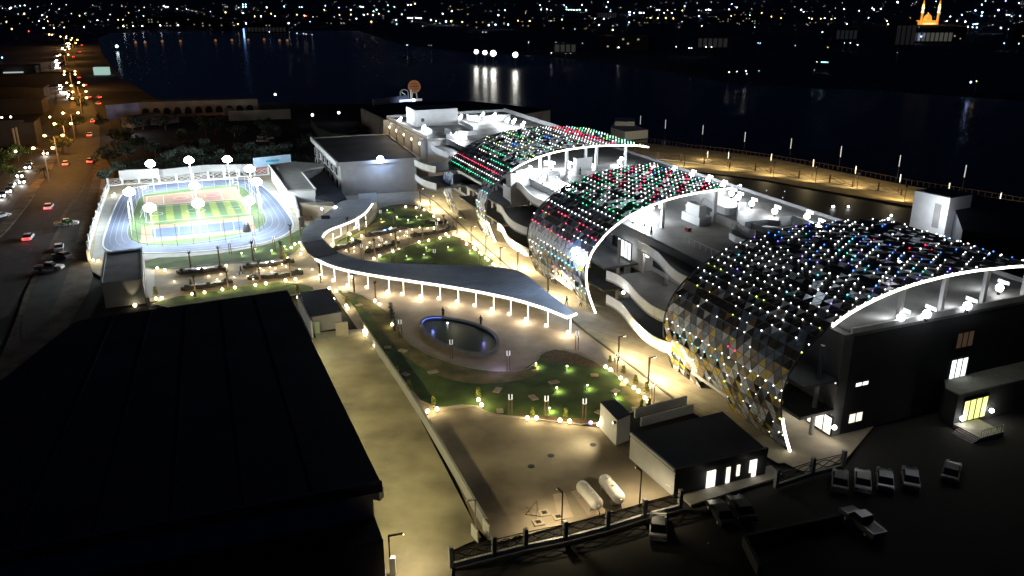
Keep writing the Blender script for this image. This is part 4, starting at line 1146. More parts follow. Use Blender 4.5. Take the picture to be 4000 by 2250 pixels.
# gate house at the corner of the plaza
gh = thing('gate_house', 'flat roofed gate house with a lit strip on its wall beside the warehouse', 'gate house', at(480, 1150))
GH = [(413, 991), (553, 973), (556, 1090), (396, 1107)]
MB().prism(G2(GH, 4.6), 0, 4.4).build('wall', WALL_GREY, gh)
MB().prism(G2(GH, 4.6), 4.4, 4.6).build('roof', ROOF_PLANT, gh)
gp = G2(GH, 4.6)
MB().strip([gp[0], gp[1]], 4.6, 4.75, 1.2).build('parapet', ROOF_DARK, gh)
MB().strip([gp[1], gp[2]], 4.6, 5.0, .35).build('parapet', WALL_WHITE, gh)
MB().strip([gp[0], gp[3]], 4.6, 5.0, .35).build('parapet', WALL_GREY, gh)
ug = at(527, 1192, .2)
MB().ball(ug, .35, 8).build('uplight', G_WARM, gh)
lamp(gh, ug - gh.location + Vector((-.2, -.4, .3)), 260, (1, .85, .5), 'SPOT', .15, 50, aim=(0.0, .25, 1))
bw_ = thing('boundary_wall', 'white boundary wall running from the gate house to the plaza', 'wall', at(565, 1150))
MB().strip(G2([(556, 1000), (563, 1095), (578, 1165)], 1.5), 0, 1.6, .5).build('wall', WALL_WHITE, bw_)
struct('pale_ramp', MB().sheet(G2([(568, 1050), (604, 1046), (602, 1150), (580, 1168)]), .03), WALL_WHITE)

# warehouse
wh = thing('warehouse', 'huge dark flat roofed warehouse filling the lower left', 'warehouse', at(900, 1500))
WR = [(372, 1232), (1122, 1133), (1492, 1893), (-140, 2250), (-260, 1900), (60, 1340), (186, 1366 - 90)]
WR = [(300, 1252), (1122, 1133), (1492, 1893), (-500, 2270), (-260, 1700), (180, 1345)]
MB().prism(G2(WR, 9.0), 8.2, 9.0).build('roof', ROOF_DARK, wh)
wi = [Vector((x, y, 0)) for x, y in G2(WR, 9.0)]; wc = sum(wi, Vector()) / len(wi)
MB().prism([tuple(p.lerp(wc, .03)[:2]) for p in wi], 0, 8.2).build('wall', WALL_GREY, wh)
seam = MB()
for k in range(1, 6):
    u = k / 6; a = at(300, 1252, 9.0).lerp(at(1122, 1133, 9.0), u); b = at(-300, 2235, 9.0).lerp(at(1492, 1893, 9.0), u)
    MB().bar(a + Vector((0, 0, .04)), b + Vector((0, 0, .01)), .12, .04).build('roof_seam', ROOF_DARK, wh)
MB().bar(at(1492, 1893, 8.9), at(-500, 2270, 8.9), .25, .9).build('gutter', mat('blue gutter', (.06, .08, .12), .5, .1, 2), wh)
an2 = thing('warehouse_annex', 'lower dark roofed annex at the near corner of the warehouse', 'warehouse', at(1300, 2200))
MB().prism(G2([(1436, 1945), (1497, 2110), (-100, 2420), (-100, 2180)], 5.0), 0, 5.0).build('block', ROOF_DARK, an2)
MB().prism(G2([(1495, 2113), (1515, 2300), (1000, 2420), (900, 2230)], 1.0), 0, 1.0).build('loading_deck', CONC, an2)
# window box, and unseen floodlights added under the warehouse eave to light the lane
wb = thing('eave_cabin', 'small lit glazed cabin under the near corner eave of the warehouse', 'cabin', at(1460, 1925, 7.0))
MB().box(at(1462, 1921, 7.2), (1.6, .8, 1.2), -.4).build('cabin', WALL_GREY, wb)
wr0, wr1 = at(1122, 1133, 9.0), at(1492, 1893, 9.0)
outn = Vector((wr1.y - wr0.y, -(wr1.x - wr0.x), 0)).normalized()
if outn.x < 0: outn = -outn
for i, u in enumerate((.12, .34, .56, .76, .93)):
    p = wr0.lerp(wr1, u) + Vector((0, 0, -1.8)) - outn * .9
    wf = thing('added_eave_floodlight', '%s floodlight under the warehouse eave from the kiosk end' % ORD[i], 'floodlight', p, 'floodlights under the warehouse eave')
    MB().box(p + outn * .2, (.5, .4, .3), 0).build('housing', METAL_DARK, wf)
    MB().box(p + outn * .45, (.06, .34, .22), math.atan2(outn.y, outn.x)).build('lens', G_WARM, wf)
    lamp(wf, outn * 1.1, 2700, (1.0, .86, .42), 'SPOT', .3, 140, aim=outn * 1.0 + Vector((0, 0, -1.0)), blend=.9)
# dark kiosk between the warehouse and the lawn
ks = thing('kiosk', 'dark roofed kiosk with a lit door between the warehouse and the lawn', 'kiosk', at(1270, 1300))
MB().prism(G2([(1175, 1143), (1276, 1128), (1332, 1213), (1218, 1232)], 3.0), 0, 2.8).build('wall', WALL_GREY, ks)
MB().prism(G2([(1172, 1142), (1278, 1126), (1336, 1214), (1217, 1235)], 3.0), 2.8, 3.0).build('roof', ROOF_DARK, ks)
MB().strip(G2([(1163, 1152), (1217, 1262)], 2.6), 0, 2.9, .25).build('side_wall', WALL_WHITE, ks)
d0 = at(1237, 1308, 0)
MB().box(d0 + Vector((0, .35, 1.1)), (1.0, .12, 2.0), .1).build('door', mat('pale green door', (.5, .6, .45), .5, .05, 2), ks)
MB().strip(G2([(1313, 1312), (1362, 1308)], 0), 0, 2.3, .3).build('screen_wall', WALL_BEIGE, ks)
lamp(ks, at(1262, 1318, 2.6) - ks.location, 90, (.8, 1, .8))
lamp(ks, at(1355, 1330, 2.6) - ks.location, 60, (1, .9, .8))
struct('kiosk_forecourt', MB().sheet(G2([(1225, 1300), (1405, 1285), (1430, 1300), (1250, 1340)]), .016), CONC)

# garden boundary wall beside the lane
gw = [at(x, y) for x, y in [(1422, 1290), (1480, 1382), (1560, 1500), (1650, 1640), (1760, 1830), (1862, 2010), (1900, 2075)]]
solo('garden_wall', 'long low wall between the concrete lane and the garden', 'wall', MB().strip([(p.x, p.y) for p in gw], 0, 1.5, .28), WALL_GREY, gw[0])

# ================================================================ SERVICE YARD
# near fence
fp = [(1763, 2215), (1930, 2172), (2053, 2142), (2207, 2110), (2372, 2068), (2516, 2022), (2655, 1985)]
ribbon_fence([at(x, y) for x, y in fp], 'brown barred fence with waving ribbons and pale pillars closing the yard', h=1.9, pillar=(.42, .42, 2.3), pm=WALL_GREY, bm=METAL_BROWN, bars=True, wall=.45, wm=WALL_WHITE, bar_step=.16, name='yard_fence')
# tanks
def tank(p0, p1, lab):
    a, b = at(*p0, 1.05), at(*p1, 1.05); d = (b - a).normalized(); L = (b - a).length; r = .72
    t0 = thing('gas_tank', lab, 'tank', (a.lerp(b, .5).x, a.lerp(b, .5).y, 0), 'white tanks in the yard')
    prof = [(-.12, .25), (0, .45), (.12, .6), (.3, .69), (.5, r), (L - .5, r), (L - .3, .69), (L - .12, .6), (L, .45), (L + .12, .25)]
    ax = d; up_ = Vector((0, 0, 1)); sx = ax.cross(up_).normalized(); b_ = MB(); n = 20; V = []; F = []
    for z, rr in prof:
        for k in range(n):
            an = 2 * PI * k / n; V.append(a + ax * z + sx * math.cos(an) * rr + up_ * math.sin(an) * rr)
    m = len(prof)
    for i in range(m - 1):
        for k in range(n): F.append((i * n + k, i * n + (k + 1) % n, (i + 1) * n + (k + 1) % n, (i + 1) * n + k))
    F += [tuple(range(n))[::-1], tuple((m - 1) * n + k for k in range(n))]
    b_.add(V, F).build('shell', TANK, t0, True)
    for u in (.2, .8):
        c = a.lerp(b, u); MB().box((c.x, c.y, .25), (.35, 1.3, .5), math.atan2(d.y, d.x)).build('saddle', CONC, t0)
    for u in (.3, .62):
        c = a.lerp(b, u) + Vector((0, 0, r)); MB().lathe(c, [(.16, -.05), (.16, .12), (.1, .16)], 10).build('manhole', METAL_WHITE, t0)
    MB().lathe(b + d * .12, [(.12, -.1), (.12, .1)], 10).build('end_valve', METAL_WHITE, t0)
    MB().tube([b + Vector((0, 0, -.5)), b + d * .3 + Vector((0, 0, -.7)), b + d * .3 + Vector((0, 0, -1.0))], .06, 6).build('pipe', METAL_DARK, t0)
tank((2268, 1893), (2338, 1975), 'white gas tank on saddles, the one on the left nearer the fence')
tank((2356, 1868), (2424, 1952), 'white gas tank on saddles, the one on the right nearer the guard building')
pad_m = mat('paler pad concrete', (.44, .35, .27), .9, .12, .6)
for L, lab in (([(2230, 1922), (2262, 1912), (2378, 2000), (2300, 2018)], 0), ([(2160, 1932), (2205, 1925), (2240, 2020), (2180, 2036)], 1)):
    struct('tank_pad', MB().prism(G2(L), 0, .06), pad_m)
for i, (x, y) in enumerate(cr(2000, 1688, 2.576, [(325, 820), (465, 860), (265, 915)])):
    p = at(x, y)
    fpad = thing('footing_pit', 'pale square footing with a dark hole, %s of three by the yard fence' % ORD[i], 'footing', p, 'footings by the yard fence')
    MB().box(p + Vector((0, 0, .08)), (1.1, 1.1, .16), .3).build('slab', SLAB, fpad)
    MB().box(p + Vector((0, 0, .17)), (.55, .5, .03), .3).build('opening', METAL_DARK, fpad)
tr = at(2085, 2015)
tb_ = MB()
for k, (dx, dy) in enumerate(((-.9, .2), (.2, -.9), (.5, .7))): tb_.bar(tr + Vector((dx, dy, 0)), tr + Vector((.3, .4, 1.6)), .05)
tb_.bar(tr + Vector((-.9, .2, .05)), tr + Vector((.9, -.2, .05)), .06)
solo('steel_frame', 'thin leaning steel frame lying on the yard beside the footings', 'frame', tb_, METAL_BROWN, tr)
def arm_post(x, y, h, dx, dy, lab, m=METAL_BROWN, grp='dark lamp posts around the yard', lit=0, arm=1.2):
    p = at(x, y); o = thing('lamp_post', lab, 'lamp post', p, grp)
    MB().box(p + Vector((0, 0, h / 2)), (.14, .14, h)).build('pole', m, o)
    e = p + Vector((dx * arm, dy * arm, h)); MB().bar(p + Vector((0, 0, h)), e, .2, .12).build('lamp_head', m, o)
    if lit:
        MB().box(e + Vector((0, 0, -.09)), (.16, .10, .05)).build('lens', G_WARM, o)
        lamp(o, e - p + Vector((0, 0, -.25)), lit, (1.0, .82, .5), 'SPOT', .15, 150, aim=(0, 0, -1), blend=.8)  # posts stand dark; lens and light are added to brighten yard and lane
    return o
arm_post(2194, 2075, 4.6, -.5, .9, 'dark post with angled arm left of the two tanks', arm=.9, lit=1700)
arm_post(2497, 1985, 4.6, -.5, .9, 'dark post with angled arm between the tanks and the guard building', arm=.9, lit=1700)
arm_post(1527, 2245, 4.4, 1, .25, 'dark post with level arm beside the warehouse annex', arm=1.3, lit=1200)
arm_post(1858, 2068, 3.6, -1, -.2, 'thin post with short arm at the end of the garden wall', arm=.9, m=METAL_WHITE)
# barriers at the gate
for x, y, lab in ((1855, 2105, 'white gate leaf standing near the end of the garden wall'), (1900, 2085, 'second white gate leaf beside the first yard pillar')):
    p = at(x, y); solo('gate_leaf', lab, 'gate', MB().box(p + Vector((0, 0, .7)), (.12, 1.5, 1.4), .5), METAL_WHITE, p, 'gate leaves')
p = at(1537, 2245); solo('gate_pillar', 'white topped pillar at the bottom edge beside the warehouse lane', 'pillar', MB().box(p + Vector((0, 0, 1)), (.5, .5, 2.0)), WALL_WHITE, p)
# guard building
gb = thing('guard_building', 'low flat roofed guard building with lit doorways beside the tanks', 'building', at(2700, 1850))
GBR = [(2463, 1697), (2822, 1607), (2998, 1757), (2637, 1842)]
gbp = G2(GBR, 3.2)
MB().prism(gbp, 0, 3.0).build('wall', WALL_WHITE, gb)
MB().prism(gbp, 3.0, 3.2).build('roof', ROOF_DARK, gb)
MB().strip([gbp[0], gbp[3]], 3.2, 3.5, .25).build('parapet', WALL_WHITE, gb)
MB().strip([gbp[3], gbp[2]], 2.8, 3.5, .3).build('parapet', METAL_DARK, gb)
fa, fbp = Vector((*gbp[3], 0)), Vector((*gbp[2], 0)); fd = (fbp - fa).normalized(); fn = Vector((fd.y, -fd.x, 0))
if fn.y > 0: fn = -fn
frz = math.atan2(fd.y, fd.x)
cen = (fa + fbp) / 2; Lf = (fbp - fa).length
MB().box(cen + fn * .04 + Vector((0, 0, 1.4)), (Lf, .08, 2.8), frz).build('front_shade_facing', ROOF_DARK, gb)  # dark facing laid over the white wall puts its shade into colour
for u, w, hh in ((.36, .55, 2.1), (.41, .5, 2.1), (.57, .5, 2.0), (.68, .4, 1.4), (.82, .35, 1.6), (.86, .55, 2.2)):
    c = fa.lerp(fbp, u) + fn * .14
    MB().box(c + Vector((0, 0, hh / 2 + (.2 if hh > 1.6 else .8))), (w, .1, hh), frz).build('lit_doorway', PANE_WARM, gb)
    if w > .5: lamp(gb, c + fn * .5 + Vector((0, 0, 1.6)) - gb.location, 16, (1, .95, .8))
struct('guard_pavement', MB().prism(G2([(2650, 1930), (3010, 1820), (3060, 1860), (2700, 1975)]), -.2, .12), CONC)
bt = thing('block_tower', 'short dark topped block tower between the lawn and the guard building', 'tower', at(2400, 1700))
MB().prism(G2([(2346, 1572), (2402, 1562), (2463, 1618), (2411, 1640)], 3.6), 0, 3.6).build('wall', WALL_WHITE, bt)
MB().prism(G2([(2344, 1571), (2402, 1561), (2465, 1618), (2411, 1642)], 3.63), 3.6, 3.7).build('roof', ROOF_DARK, bt)
for pts, lab in (([(2478, 1632), (2680, 1578)], 'white low wall nearer the promenade behind the guard building'), ([(2502, 1665), (2705, 1612)], 'white low wall nearer the guard building roof')):
    L = G2(pts, 0); solo('low_wall', lab, 'wall', MB().strip(L, 0, 1.25, .25), WALL_WHITE, (*L[0], 0), 'pair of white low walls')
cb = [at(2605, 1880, 1.0), at(2625, 1893, 1.2), at(2645, 1910, .6), at(2652, 1925, .1)]
cbs = thing('cable_bundle', 'yellow and grey cables hanging from the hatch in the guard building wall', 'cables', (cb[0].x, cb[0].y, 0))
MB().tube(cb, .10, 6).build('cable', mat('yellow cable', (.65, .5, .02), .5, .1, 3), cbs)
MB().tube([p + Vector((-.15, -.2, -.25)) for p in cb], .06, 6).build('cable', METAL_WHITE, cbs)
# downlight over the lit end of the yard: lamp on the block tower
yl = thing('yard_floodlight', 'warm floodlight on the block tower shining over the yard', 'floodlight', at(2400, 1650, 3.2))
MB().box(yl.location, (.4, .3, .25)).build('housing', METAL_DARK, yl)
MB().box(yl.location + Vector((-.22, -.1, 0)), (.06, .24, .2)).build('lens', G_WARM, yl)
lamp(yl, Vector((-1.2, -.3, 0)), 2600, (1, .88, .56), 'SPOT', .25, 160, aim=(-1, .1, -.12), blend=.9)

# ================================================================ GARDEN LIGHTS
A_ = lambda L: cr(2000, 1126, 2.576, L)     # zooms the points were surveyed in
B_ = lambda L: cr(1000, 1126, 2.576, L)
C_ = lambda L: cr(1750, 850, 4.26, L)
D_ = lambda L: cr(1000, 563, 2.574, L)
F_ = lambda L: cr(300, 900, 2.576, L)
# globe lamps on low stems
gl0 = thing('globe_lamp', 'x', 'globe lamp')
MB().lathe((0, 0, 0), [(.12, 0), (.12, .05), (.05, .06), (.05, .22)], 8).build('stem', METAL_DARK, gl0)
MB().ball((0, 0, .46), .27, 10).build('globe', G_WARM, gl0, True)
ROWS = [
    ('in the row where the near lawn meets the promenade', A_([(943, 790), (990, 820), (1093, 903), (1147, 933), (1226, 998), (1273, 1036), (1338, 1103), (1371, 1140)]), 55),
    ('in the row between the near lawn and the yard', A_([(153, 1305), (245, 1305), (483, 1328), (580, 1338), (873, 1370)]), 110),
    ('at the lawn corners on the left of the yard', B_([(1727, 1237), (1822, 1215), (2238, 1122), (2270, 1173)]), 85),
    ('along the curving path left of the pool', B_([(780, 110), (805, 27), (907, 175), (925, 203), (1196, 124), (1243, 160), (1371, 365)]), 45),
    ('beside the wall behind the kiosk', B_([(1086, 430), (1097, 465), (1195, 575)]), 25),
    ('in the row where the middle lawn meets the promenade', C_([(430, 500), (453, 530), (528, 580), (557, 605), (627, 673), (665, 705), (750, 773), (793, 805)]), 55),
    ('at the tip of the middle lawn', C_([(100, 270), (10, 315), (310, 440)]) + D_([(1735, 967), (1640, 985), (1850, 943), (1910, 905)]), 45),
    ('beside the upper lawn and the promenade', D_([(1787, 725), (1835, 757), (1690, 660), (1610, 640), (1505, 630)]), 45),
    ('on the plaza between the canopy and the planters', D_([(945, 905), (967, 957), (1062, 922), (1357, 847), (770, 1010), (803, 1030)]), 40),
    ('along the edge of the middle lawn above the canopy', D_([(1377, 1080), (1243, 1120), (1185, 1150)]), 40),
    ('beside the bend of the canopy at the track lawn', D_([(437, 990), (390, 1005), (355, 1040), (465, 1055), (450, 1105)]), 50),
    ('below the bend of the canopy', D_([(320, 1150), (100, 1400), (295, 1370), (398, 1357), (965, 1335)]), 45),
    ('in the row along the warehouse side of the plaza', F_([(795, 685), (855, 680), (1160, 640), (1285, 625), (1465, 595), (1590, 575), (1797, 550), (1905, 535), (2100, 505), (2200, 490)]), 50),
    ('at the kiosk corner of the plaza', F_([(2225, 672), (2540, 580), (2125, 285), (1503, 355)]), 35),
    ('beside the gate house', F_([(165, 300), (215, 305), (810, 380), (885, 400)]), 40),
    ('at the far corner of the track', cr(350, 560, 5.15, [(460, 1050), (500, 1020), (1040, 885), (1115, 880)]), 20),
]
for where, pts, pw in ROWS:
    for i, (x, y) in enumerate(pts):
        p = at(x, y, .46)
        o = place(gl0, USED, (p.x, p.y, 0), 0, '%s glowing globe lamp %s' % (ORD[i], where), 'globe lamps ' + where)
        lamp(o, (0, 0, .95), pw * 1.5 + 45, (1.0, .80, .42), radius=.25)
p = at(*A_([(790, 1357)])[0], .4)
o = thing('blue_globe', 'blue globe lamp beside the last white globe at the block tower', 'globe lamp', (p.x, p.y, 0))
MB().lathe(o.location, [(.12, 0), (.12, .05), (.05, .06), (.05, .2)], 8).build('stem', METAL_DARK, o)
MB().ball(o.location + Vector((0, 0, .45)), .3, 10).build('globe', glow('blue globe', (.12, .08, .9), 1.2), o, True)
# small lights set in the paving
st0 = thing('paving_light', 'x', 'ground light')
MB().lathe((0, 0, 0), [(.14, 0), (.14, .10), (.10, .12)], 8).build('collar', METAL_DARK, st0)
MB().ball((0, 0, .17), .13, 8).build('lens', glow('paving light glow', (1, .88, .6), 9), st0, True)
for where, pts in (('of the left paved court', F_([(1327, 460), (1450, 440), (1410, 495), (1720, 462), (1845, 383), (1878, 403), (1945, 372), (2000, 385), (1960, 420), (2020, 440), (2105, 365), (2065, 345), (980, 515), (1443, 545), (1775, 492), (2240, 392), (2370, 393), (1582, 472)])),
                   ('of the paved court between the two planter rows', D_([(1450, 875), (1570, 860), (1645, 840), (1725, 845), (1790, 835), (1493, 920), (1523, 925), (1425, 940), (1357, 910), (1310, 985), (1240, 1015), (1143, 990), (985, 1040), (985, 1080), (905, 1070), (1115, 1040), (1437, 1053), (1520, 880), (1790, 860), (1235, 938), (1665, 895), (1660, 718)])),
                   ('in the bed at the tip of the middle lawn', C_([(200, 300), (240, 355), (297, 383), (320, 440)]))):
    for i, (x, y) in enumerate(pts):
        p = at(x, y, .15)
        o = place(st0, USED, (p.x, p.y, .01), 0, '%s small paving light %s' % (ORD[i], where), 'small lights ' + where)
        lamp(o, (0, 0, .7), 55, WARM, radius=.2)
# lawn spotlights throwing green pools
bo0 = thing('lawn_light', 'x', 'lawn light')
MB().lathe((0, 0, 0), [(.06, 0), (.06, .55)], 6).build('stem', METAL_WHITE, bo0)
MB().lathe((0, 0, .55), [(.10, 0), (.13, .12), (.02, .16)], 8).build('head', glow('lawn head glow', (1, .97, .75), 3), bo0)
for where, pts in (('on the near lawn', A_([(240, 800), (550, 825), (445, 1045), (755, 1020), (1040, 1110), (375, 1250)])),
                   ('on the middle lawn behind the canopy', D_([(1710, 1070), (1930, 1065), (1515, 1155), (1690, 1140), (2150, 1100), (1650, 1015), (1240, 1160)])),
                   ('on the upper lawn', D_([(1415, 760), (1615, 755), (1530, 790), (1260, 780), (1320, 690)])),
                   ('on the lawn beside the track', F_([(1660, 260), (1960, 235), (1800, 215), (2090, 190), (2260, 180)]))):
    for i, (x, y) in enumerate(pts):
        p = at(x, y)
        o = place(bo0, USED, (p.x, p.y, .05), 0, '%s lawn spotlight %s with a bright green pool' % (ORD[i], where), 'lawn spotlights ' + where)
        lamp(o, (.15, 0, .75), 210, (.95, 1.0, .45), 'SPOT', .05, 156, aim=(0, 0, -1), blend=.9)
# twin post lights with a white cross piece
tw0 = thing('twin_post_light', 'x', 'post light')
for s in (-1, 1):
    MB().box((.22 * s, 0, 1.35), (.12, .12, 2.7)).build('post', METAL_BROWN, tw0)
    MB().box((.22 * s, 0, 3.1), (.14, .14, .8)).build('lit_top', mat('frosted top', (.8, .82, .85), .5, emit=(.9, .95, 1), power=.55), tw0)
MB().box((0, 0, 2.66), (.56, .12, .12)).build('crossbar', METAL_WHITE, tw0)
TW = [('left of the pool plaza', B_([(1455, 500)])), ('at the lawn edge below the pool', B_([(1968, 712), (2540, 828)])), ('at the tip of the canopy', A_([(652, 618)])),
      ('along the bottom edge of the near lawn', [(1994, 1625)] + A_([(345, 1300), (725, 1330)])), ('along the promenade edge of the near lawn', A_([(1045, 845), (1410, 1165)])),
      ('on the upper lawn', D_([(1255, 790), (1648, 740)])), ('behind the canopy roof', D_([(1378, 1195), (1797, 1205), (2257, 1215)])), ('on the lawn beside the track', F_([(1547, 240), (1790, 205), (1990, 200)])),
      ('between the paving planters', D_([(1265, 1085), (1520, 1010), (1820, 915), (1070, 1150)]))]
for where, pts in TW:
    for i, (x, y) in enumerate(pts):
        p = at(x, y); place(tw0, USED, (p.x, p.y, 0), .1, ('%s twin post light %s' % (ORD[i], where)) if len(pts) > 1 else 'single twin post light ' + where, 'twin post lights', scale=.9)
# promenade lamps with a short arm
pl0 = thing('promenade_lamp', 'x', 'street lamp')
for s in (-1, 1): MB().box((.09 * s, 0, 1.95), (.09, .12, 3.9)).build('post', METAL_BROWN, pl0)
MB().box((.45, 0, 3.93), (1.15, .22, .10)).build('arm', METAL_BROWN, pl0)
MB().box((.85, 0, 3.86), (.45, .20, .05)).build('lens', glow('promenade lens', (1, .9, .6), 9), pl0)
PLP = cr(1350, 380, 3.22, [(940, 1335), (1068, 1432)]) + C_([(150, 275), (390, 435), (630, 610), (870, 812), (1160, 885)]) + A_([(1068, 730), (1370, 955)])
PLP = PLP[:7] + [(2140, 1168)] + PLP[7:]
for i, (x, y) in enumerate(PLP):
    p = at(x, y)
    o = place(pl0, USED, (p.x, p.y, 0), math.atan2(PX.y, PX.x), '%s promenade lamp along the kerb, counted from the auditorium end' % ORD[i], 'lamps along the promenade')
    lamp(o, (.9, 0, 3.6), 4200, (1.0, .84, .50), 'SPOT', .15, 168, aim=(.75, 0, -.7), blend=.6)
for i, (x, y) in enumerate([(1428, 735), (1655, 575 + 120), (1230 + 100, 740)]): pass
# the kerb line of the promenade
kb = [at(x, y) for x, y in [(1640, 752), (1700, 790), (1850, 925), (1960, 1020), (2140, 1175), (2290, 1300), (2480, 1440), (2640, 1565)]]
k_ = MB().strip([(p.x, p.y) for p in kb], 0, .14, .35).build('promenade_kerb', mat('dark kerb', (.12, .10, .07), .9, .2, 2)); k_['kind'] = 'structure'

# shrubs and stepping slabs
def shrub_mesh(name, m, n, rad, h, seed, leaf=.16):
    rnd = random.Random(seed); b = MB()
    for _ in range(n):
        th = rnd.random() * 2 * PI; rr = rad * math.sqrt(rnd.random()); z = h * (.1 + .9 * rnd.random()); rr *= (1 - .6 * (z / h))
        c = Vector((rr * math.cos(th), rr * math.sin(th), z))
        d = Vector((rnd.uniform(-1, 1), rnd.uniform(-1, 1), rnd.uniform(-.3, 1))).normalized() * leaf
        e = d.cross(Vector((rnd.uniform(-1, 1), rnd.uniform(-1, 1), rnd.uniform(-1, 1)))).normalized() * leaf * .5
        b.add([c - d, c - e, c + d, c + e], [(0, 1, 2, 3)])
    return b.mesh(name, m)
sh0 = thing('shrub', 'x', 'shrub')
inst('foliage', shrub_mesh('foliage', LEAF_Y, 150, .45, 1.5, 2), sh0, (0, 0, 0))
MB().tube([(0, 0, 0), (.05, 0, .8)], .03, 5).build('stem', TRUNK, sh0)
for where, pts in (('rising behind the promenade globes of the near lawn', A_([(985, 740), (1120, 850), (1240, 960), (1350, 1040), (1300, 1195), (1375, 1190)])),
                   ('beside the left lawn wall', B_([(1200, 520), (1297, 700), (1425, 870), (1545, 1020), (1088, 420), (915, 140), (425, 40)])),
                   ('at the yard edge of the near lawn', A_([(205, 1270), (540, 1290)]) + B_([(1787, 1170), (2236, 1095)])),
                   ('at the bend of the canopy', D_([(500, 850), (560, 760), (620, 790), (1410, 1010), (1145, 1070)])),
                   ('among the plaza planters', F_([(1148, 540), (1190, 660), (2100, 280), (795, 640)]))):
    for i, (x, y) in enumerate(pts):
        p = at(x, y + 6); place(sh0, USED, (p.x, p.y, .05), i * 1.3, '%s yellow green shrub %s' % (ORD[i], where), 'shrubs ' + where, scale=.8 + .1 * (i % 4))
for i, (x, y) in enumerate(A_([(830, 880), (425, 950), (1040, 1040), (1120, 970), (1240, 1222), (215, 1105), (880, 1255)]) + B_([(1480, 635), (1325, 600), (1780, 848), (1040, 172), (2430, 1030), (2455, 1240), (895, 45), (1505, 870)])):
    p = at(x, y)
    solo('stone_slab', '%s pale stone slab lying on the near lawn, counted from the promenade' % ORD[i], 'stone slab', MB().box((p.x, p.y, .10), (1.5 if i % 2 else 1.1, .9, .12), .4 * i), SLAB, (p.x, p.y, 0), 'slabs on the near lawn')

# ================================================================ PLANTERS, PALMS, PEOPLE
POD = mat('planter black', (.014, .012, .012), .7, .2, 2)
PALE = mat('bench top', (.55, .55, .60), .5, .1, 2)
def planter(pts, lab, lit=None):
    P = [at(x, y) for x, y in pts]; r0 = thing('planter_bench', lab, 'planter bench', P[0], 'long planter benches of the plaza')
    a, b = P[0], P[-1]; d = (b - a).normalized(); nn = Vector((-d.y, d.x, 0)); L = (b - a).length; n = 26; rnd = random.Random(int(a.x * 10))
    base = []
    for i in range(n + 1):
        u = i / n; c = a.lerp(b, u); off = .35 * math.sin(u * 9) + .12 * math.sin(u * 31)
        base.append(c + nn * off)
    MB().strip([(p.x, p.y) for p in base], 0, .62, 1.15).build('body', POD, r0)
    MB().strip([((p + nn * .25).x, (p + nn * .25).y) for p in base[n // 6:n * 5 // 6]], .62, .74, .55).build('seat_top', PALE, r0)
    for k in (2, n // 2, n - 3):
        MB().ball(base[k] + Vector((0, 0, .7)), .45, 8, .6).build('shrub_ball', LEAF_D, r0)
    if lit:
        c = base[n // 2] + nn * .2
        MB().box(c + Vector((0, 0, .80)), (1.6, .5, .10), math.atan2(d.y, d.x)).build('light_panel', glow('bench light' + lit[0], lit[1], lit[2], sample=True), r0)
planter(F_([(1020, 440), (1270, 420), (1500, 395)]), 'black planter bench with a white light panel, upper left of the plaza', ('w', (.95, .98, 1), 6))
planter(F_([(1070, 610), (1300, 570), (1570, 525)]), 'black planter bench with a pale corner, lower left of the plaza')
planter(F_([(1690, 385), (1900, 355), (2190, 320)]), 'black planter bench with a bright panel, nearest the bend of the canopy', ('w', (.95, .98, 1), 6))
planter(F_([(1735, 500), (2000, 470), (2280, 440)]), 'black planter bench beside the warehouse globes near the canopy start')
planter(D_([(1115, 935), (1300, 900), (1510, 850)]), 'planter bench with a blue light panel beside the upper lawn', ('b', (.15, .28, 1), 5))
planter(D_([(1720, 800), (1810, 798), (1915, 795)]), 'short black planter bench next to the promenade kerb')
planter(D_([(1570, 935), (1780, 895), (2005, 860)]), 'planter bench with lilac top along the tip of the middle lawn')
planter(D_([(1120, 1100), (1280, 1050), (1435, 1000)]), 'planter bench with lilac top between the palms of the right court')
planter(D_([(800, 1070), (920, 1020), (1050, 990)]), 'black planter bench touching the upper edge of the canopy roof')
# palms with bound crowns
pm0 = thing('young_palm', 'x', 'palm')
tr_ = []
b = MB()
for i in range(7): tr_.append((.16 + .03 * (i % 2), i * .6))
MB().lathe((0, 0, 0), [(.20, 0)] + [(.15 + .03 * (i % 2), .25 + i * .32) for i in range(10)] + [(.12, 3.5)], 8).build('trunk', TRUNK, pm0)
cw = MB(); rnd = random.Random(4)
for k in range(22):
    an = rnd.random() * 2 * PI; tilt = .25 + rnd.random() * .5; L = 1.0 + rnd.random() * .6; P = []
    for j in range(4):
        u = j / 3; P.append(Vector((math.cos(an) * tilt * L * u, math.sin(an) * tilt * L * u, 3.45 + L * u - .35 * u * u)))
    s_ = Vector((-math.sin(an), math.cos(an), 0))
    for j in range(3):
        w0, w1 = .09 * (1 - j / 3.2), .09 * (1 - (j + 1) / 3.2); cw.add([P[j] - s_ * w0, P[j] + s_ * w0, P[j + 1] + s_ * w1, P[j + 1] - s_ * w1], [(0, 1, 2, 3)])
cw.build('crown', LEAF_D, pm0)
PALMS = [('of the upper row in the left court', F_([(1148, 385), (1440, 345), (1775, 305), (2068, 290), (2160, 110)])), ('of the lower row in the left court', F_([(1195, 640), (1525, 600), (1845, 520), (2155, 480)])),
         ('between the benches of the right court', D_([(935, 1090), (1195, 1130), (1408, 1055), (1675, 970), (1888, 870), (1385, 820), (1105, 910), (925, 900)])), ('beside the track bend', D_([(355, 1000), (255, 1160), (450, 920), (650, 1390)])),
         ('left of the pool', B_([(1205, 118), (990, 45)]))]
for where, pts in PALMS:
    for i, (x, y) in enumerate(pts):
        p = at(x, y); place(pm0, USED, (p.x, p.y, 0), i * .9, '%s slim palm %s' % (ORD[i], where), 'slim palms of the plaza', scale=.85 + .07 * (i % 3))
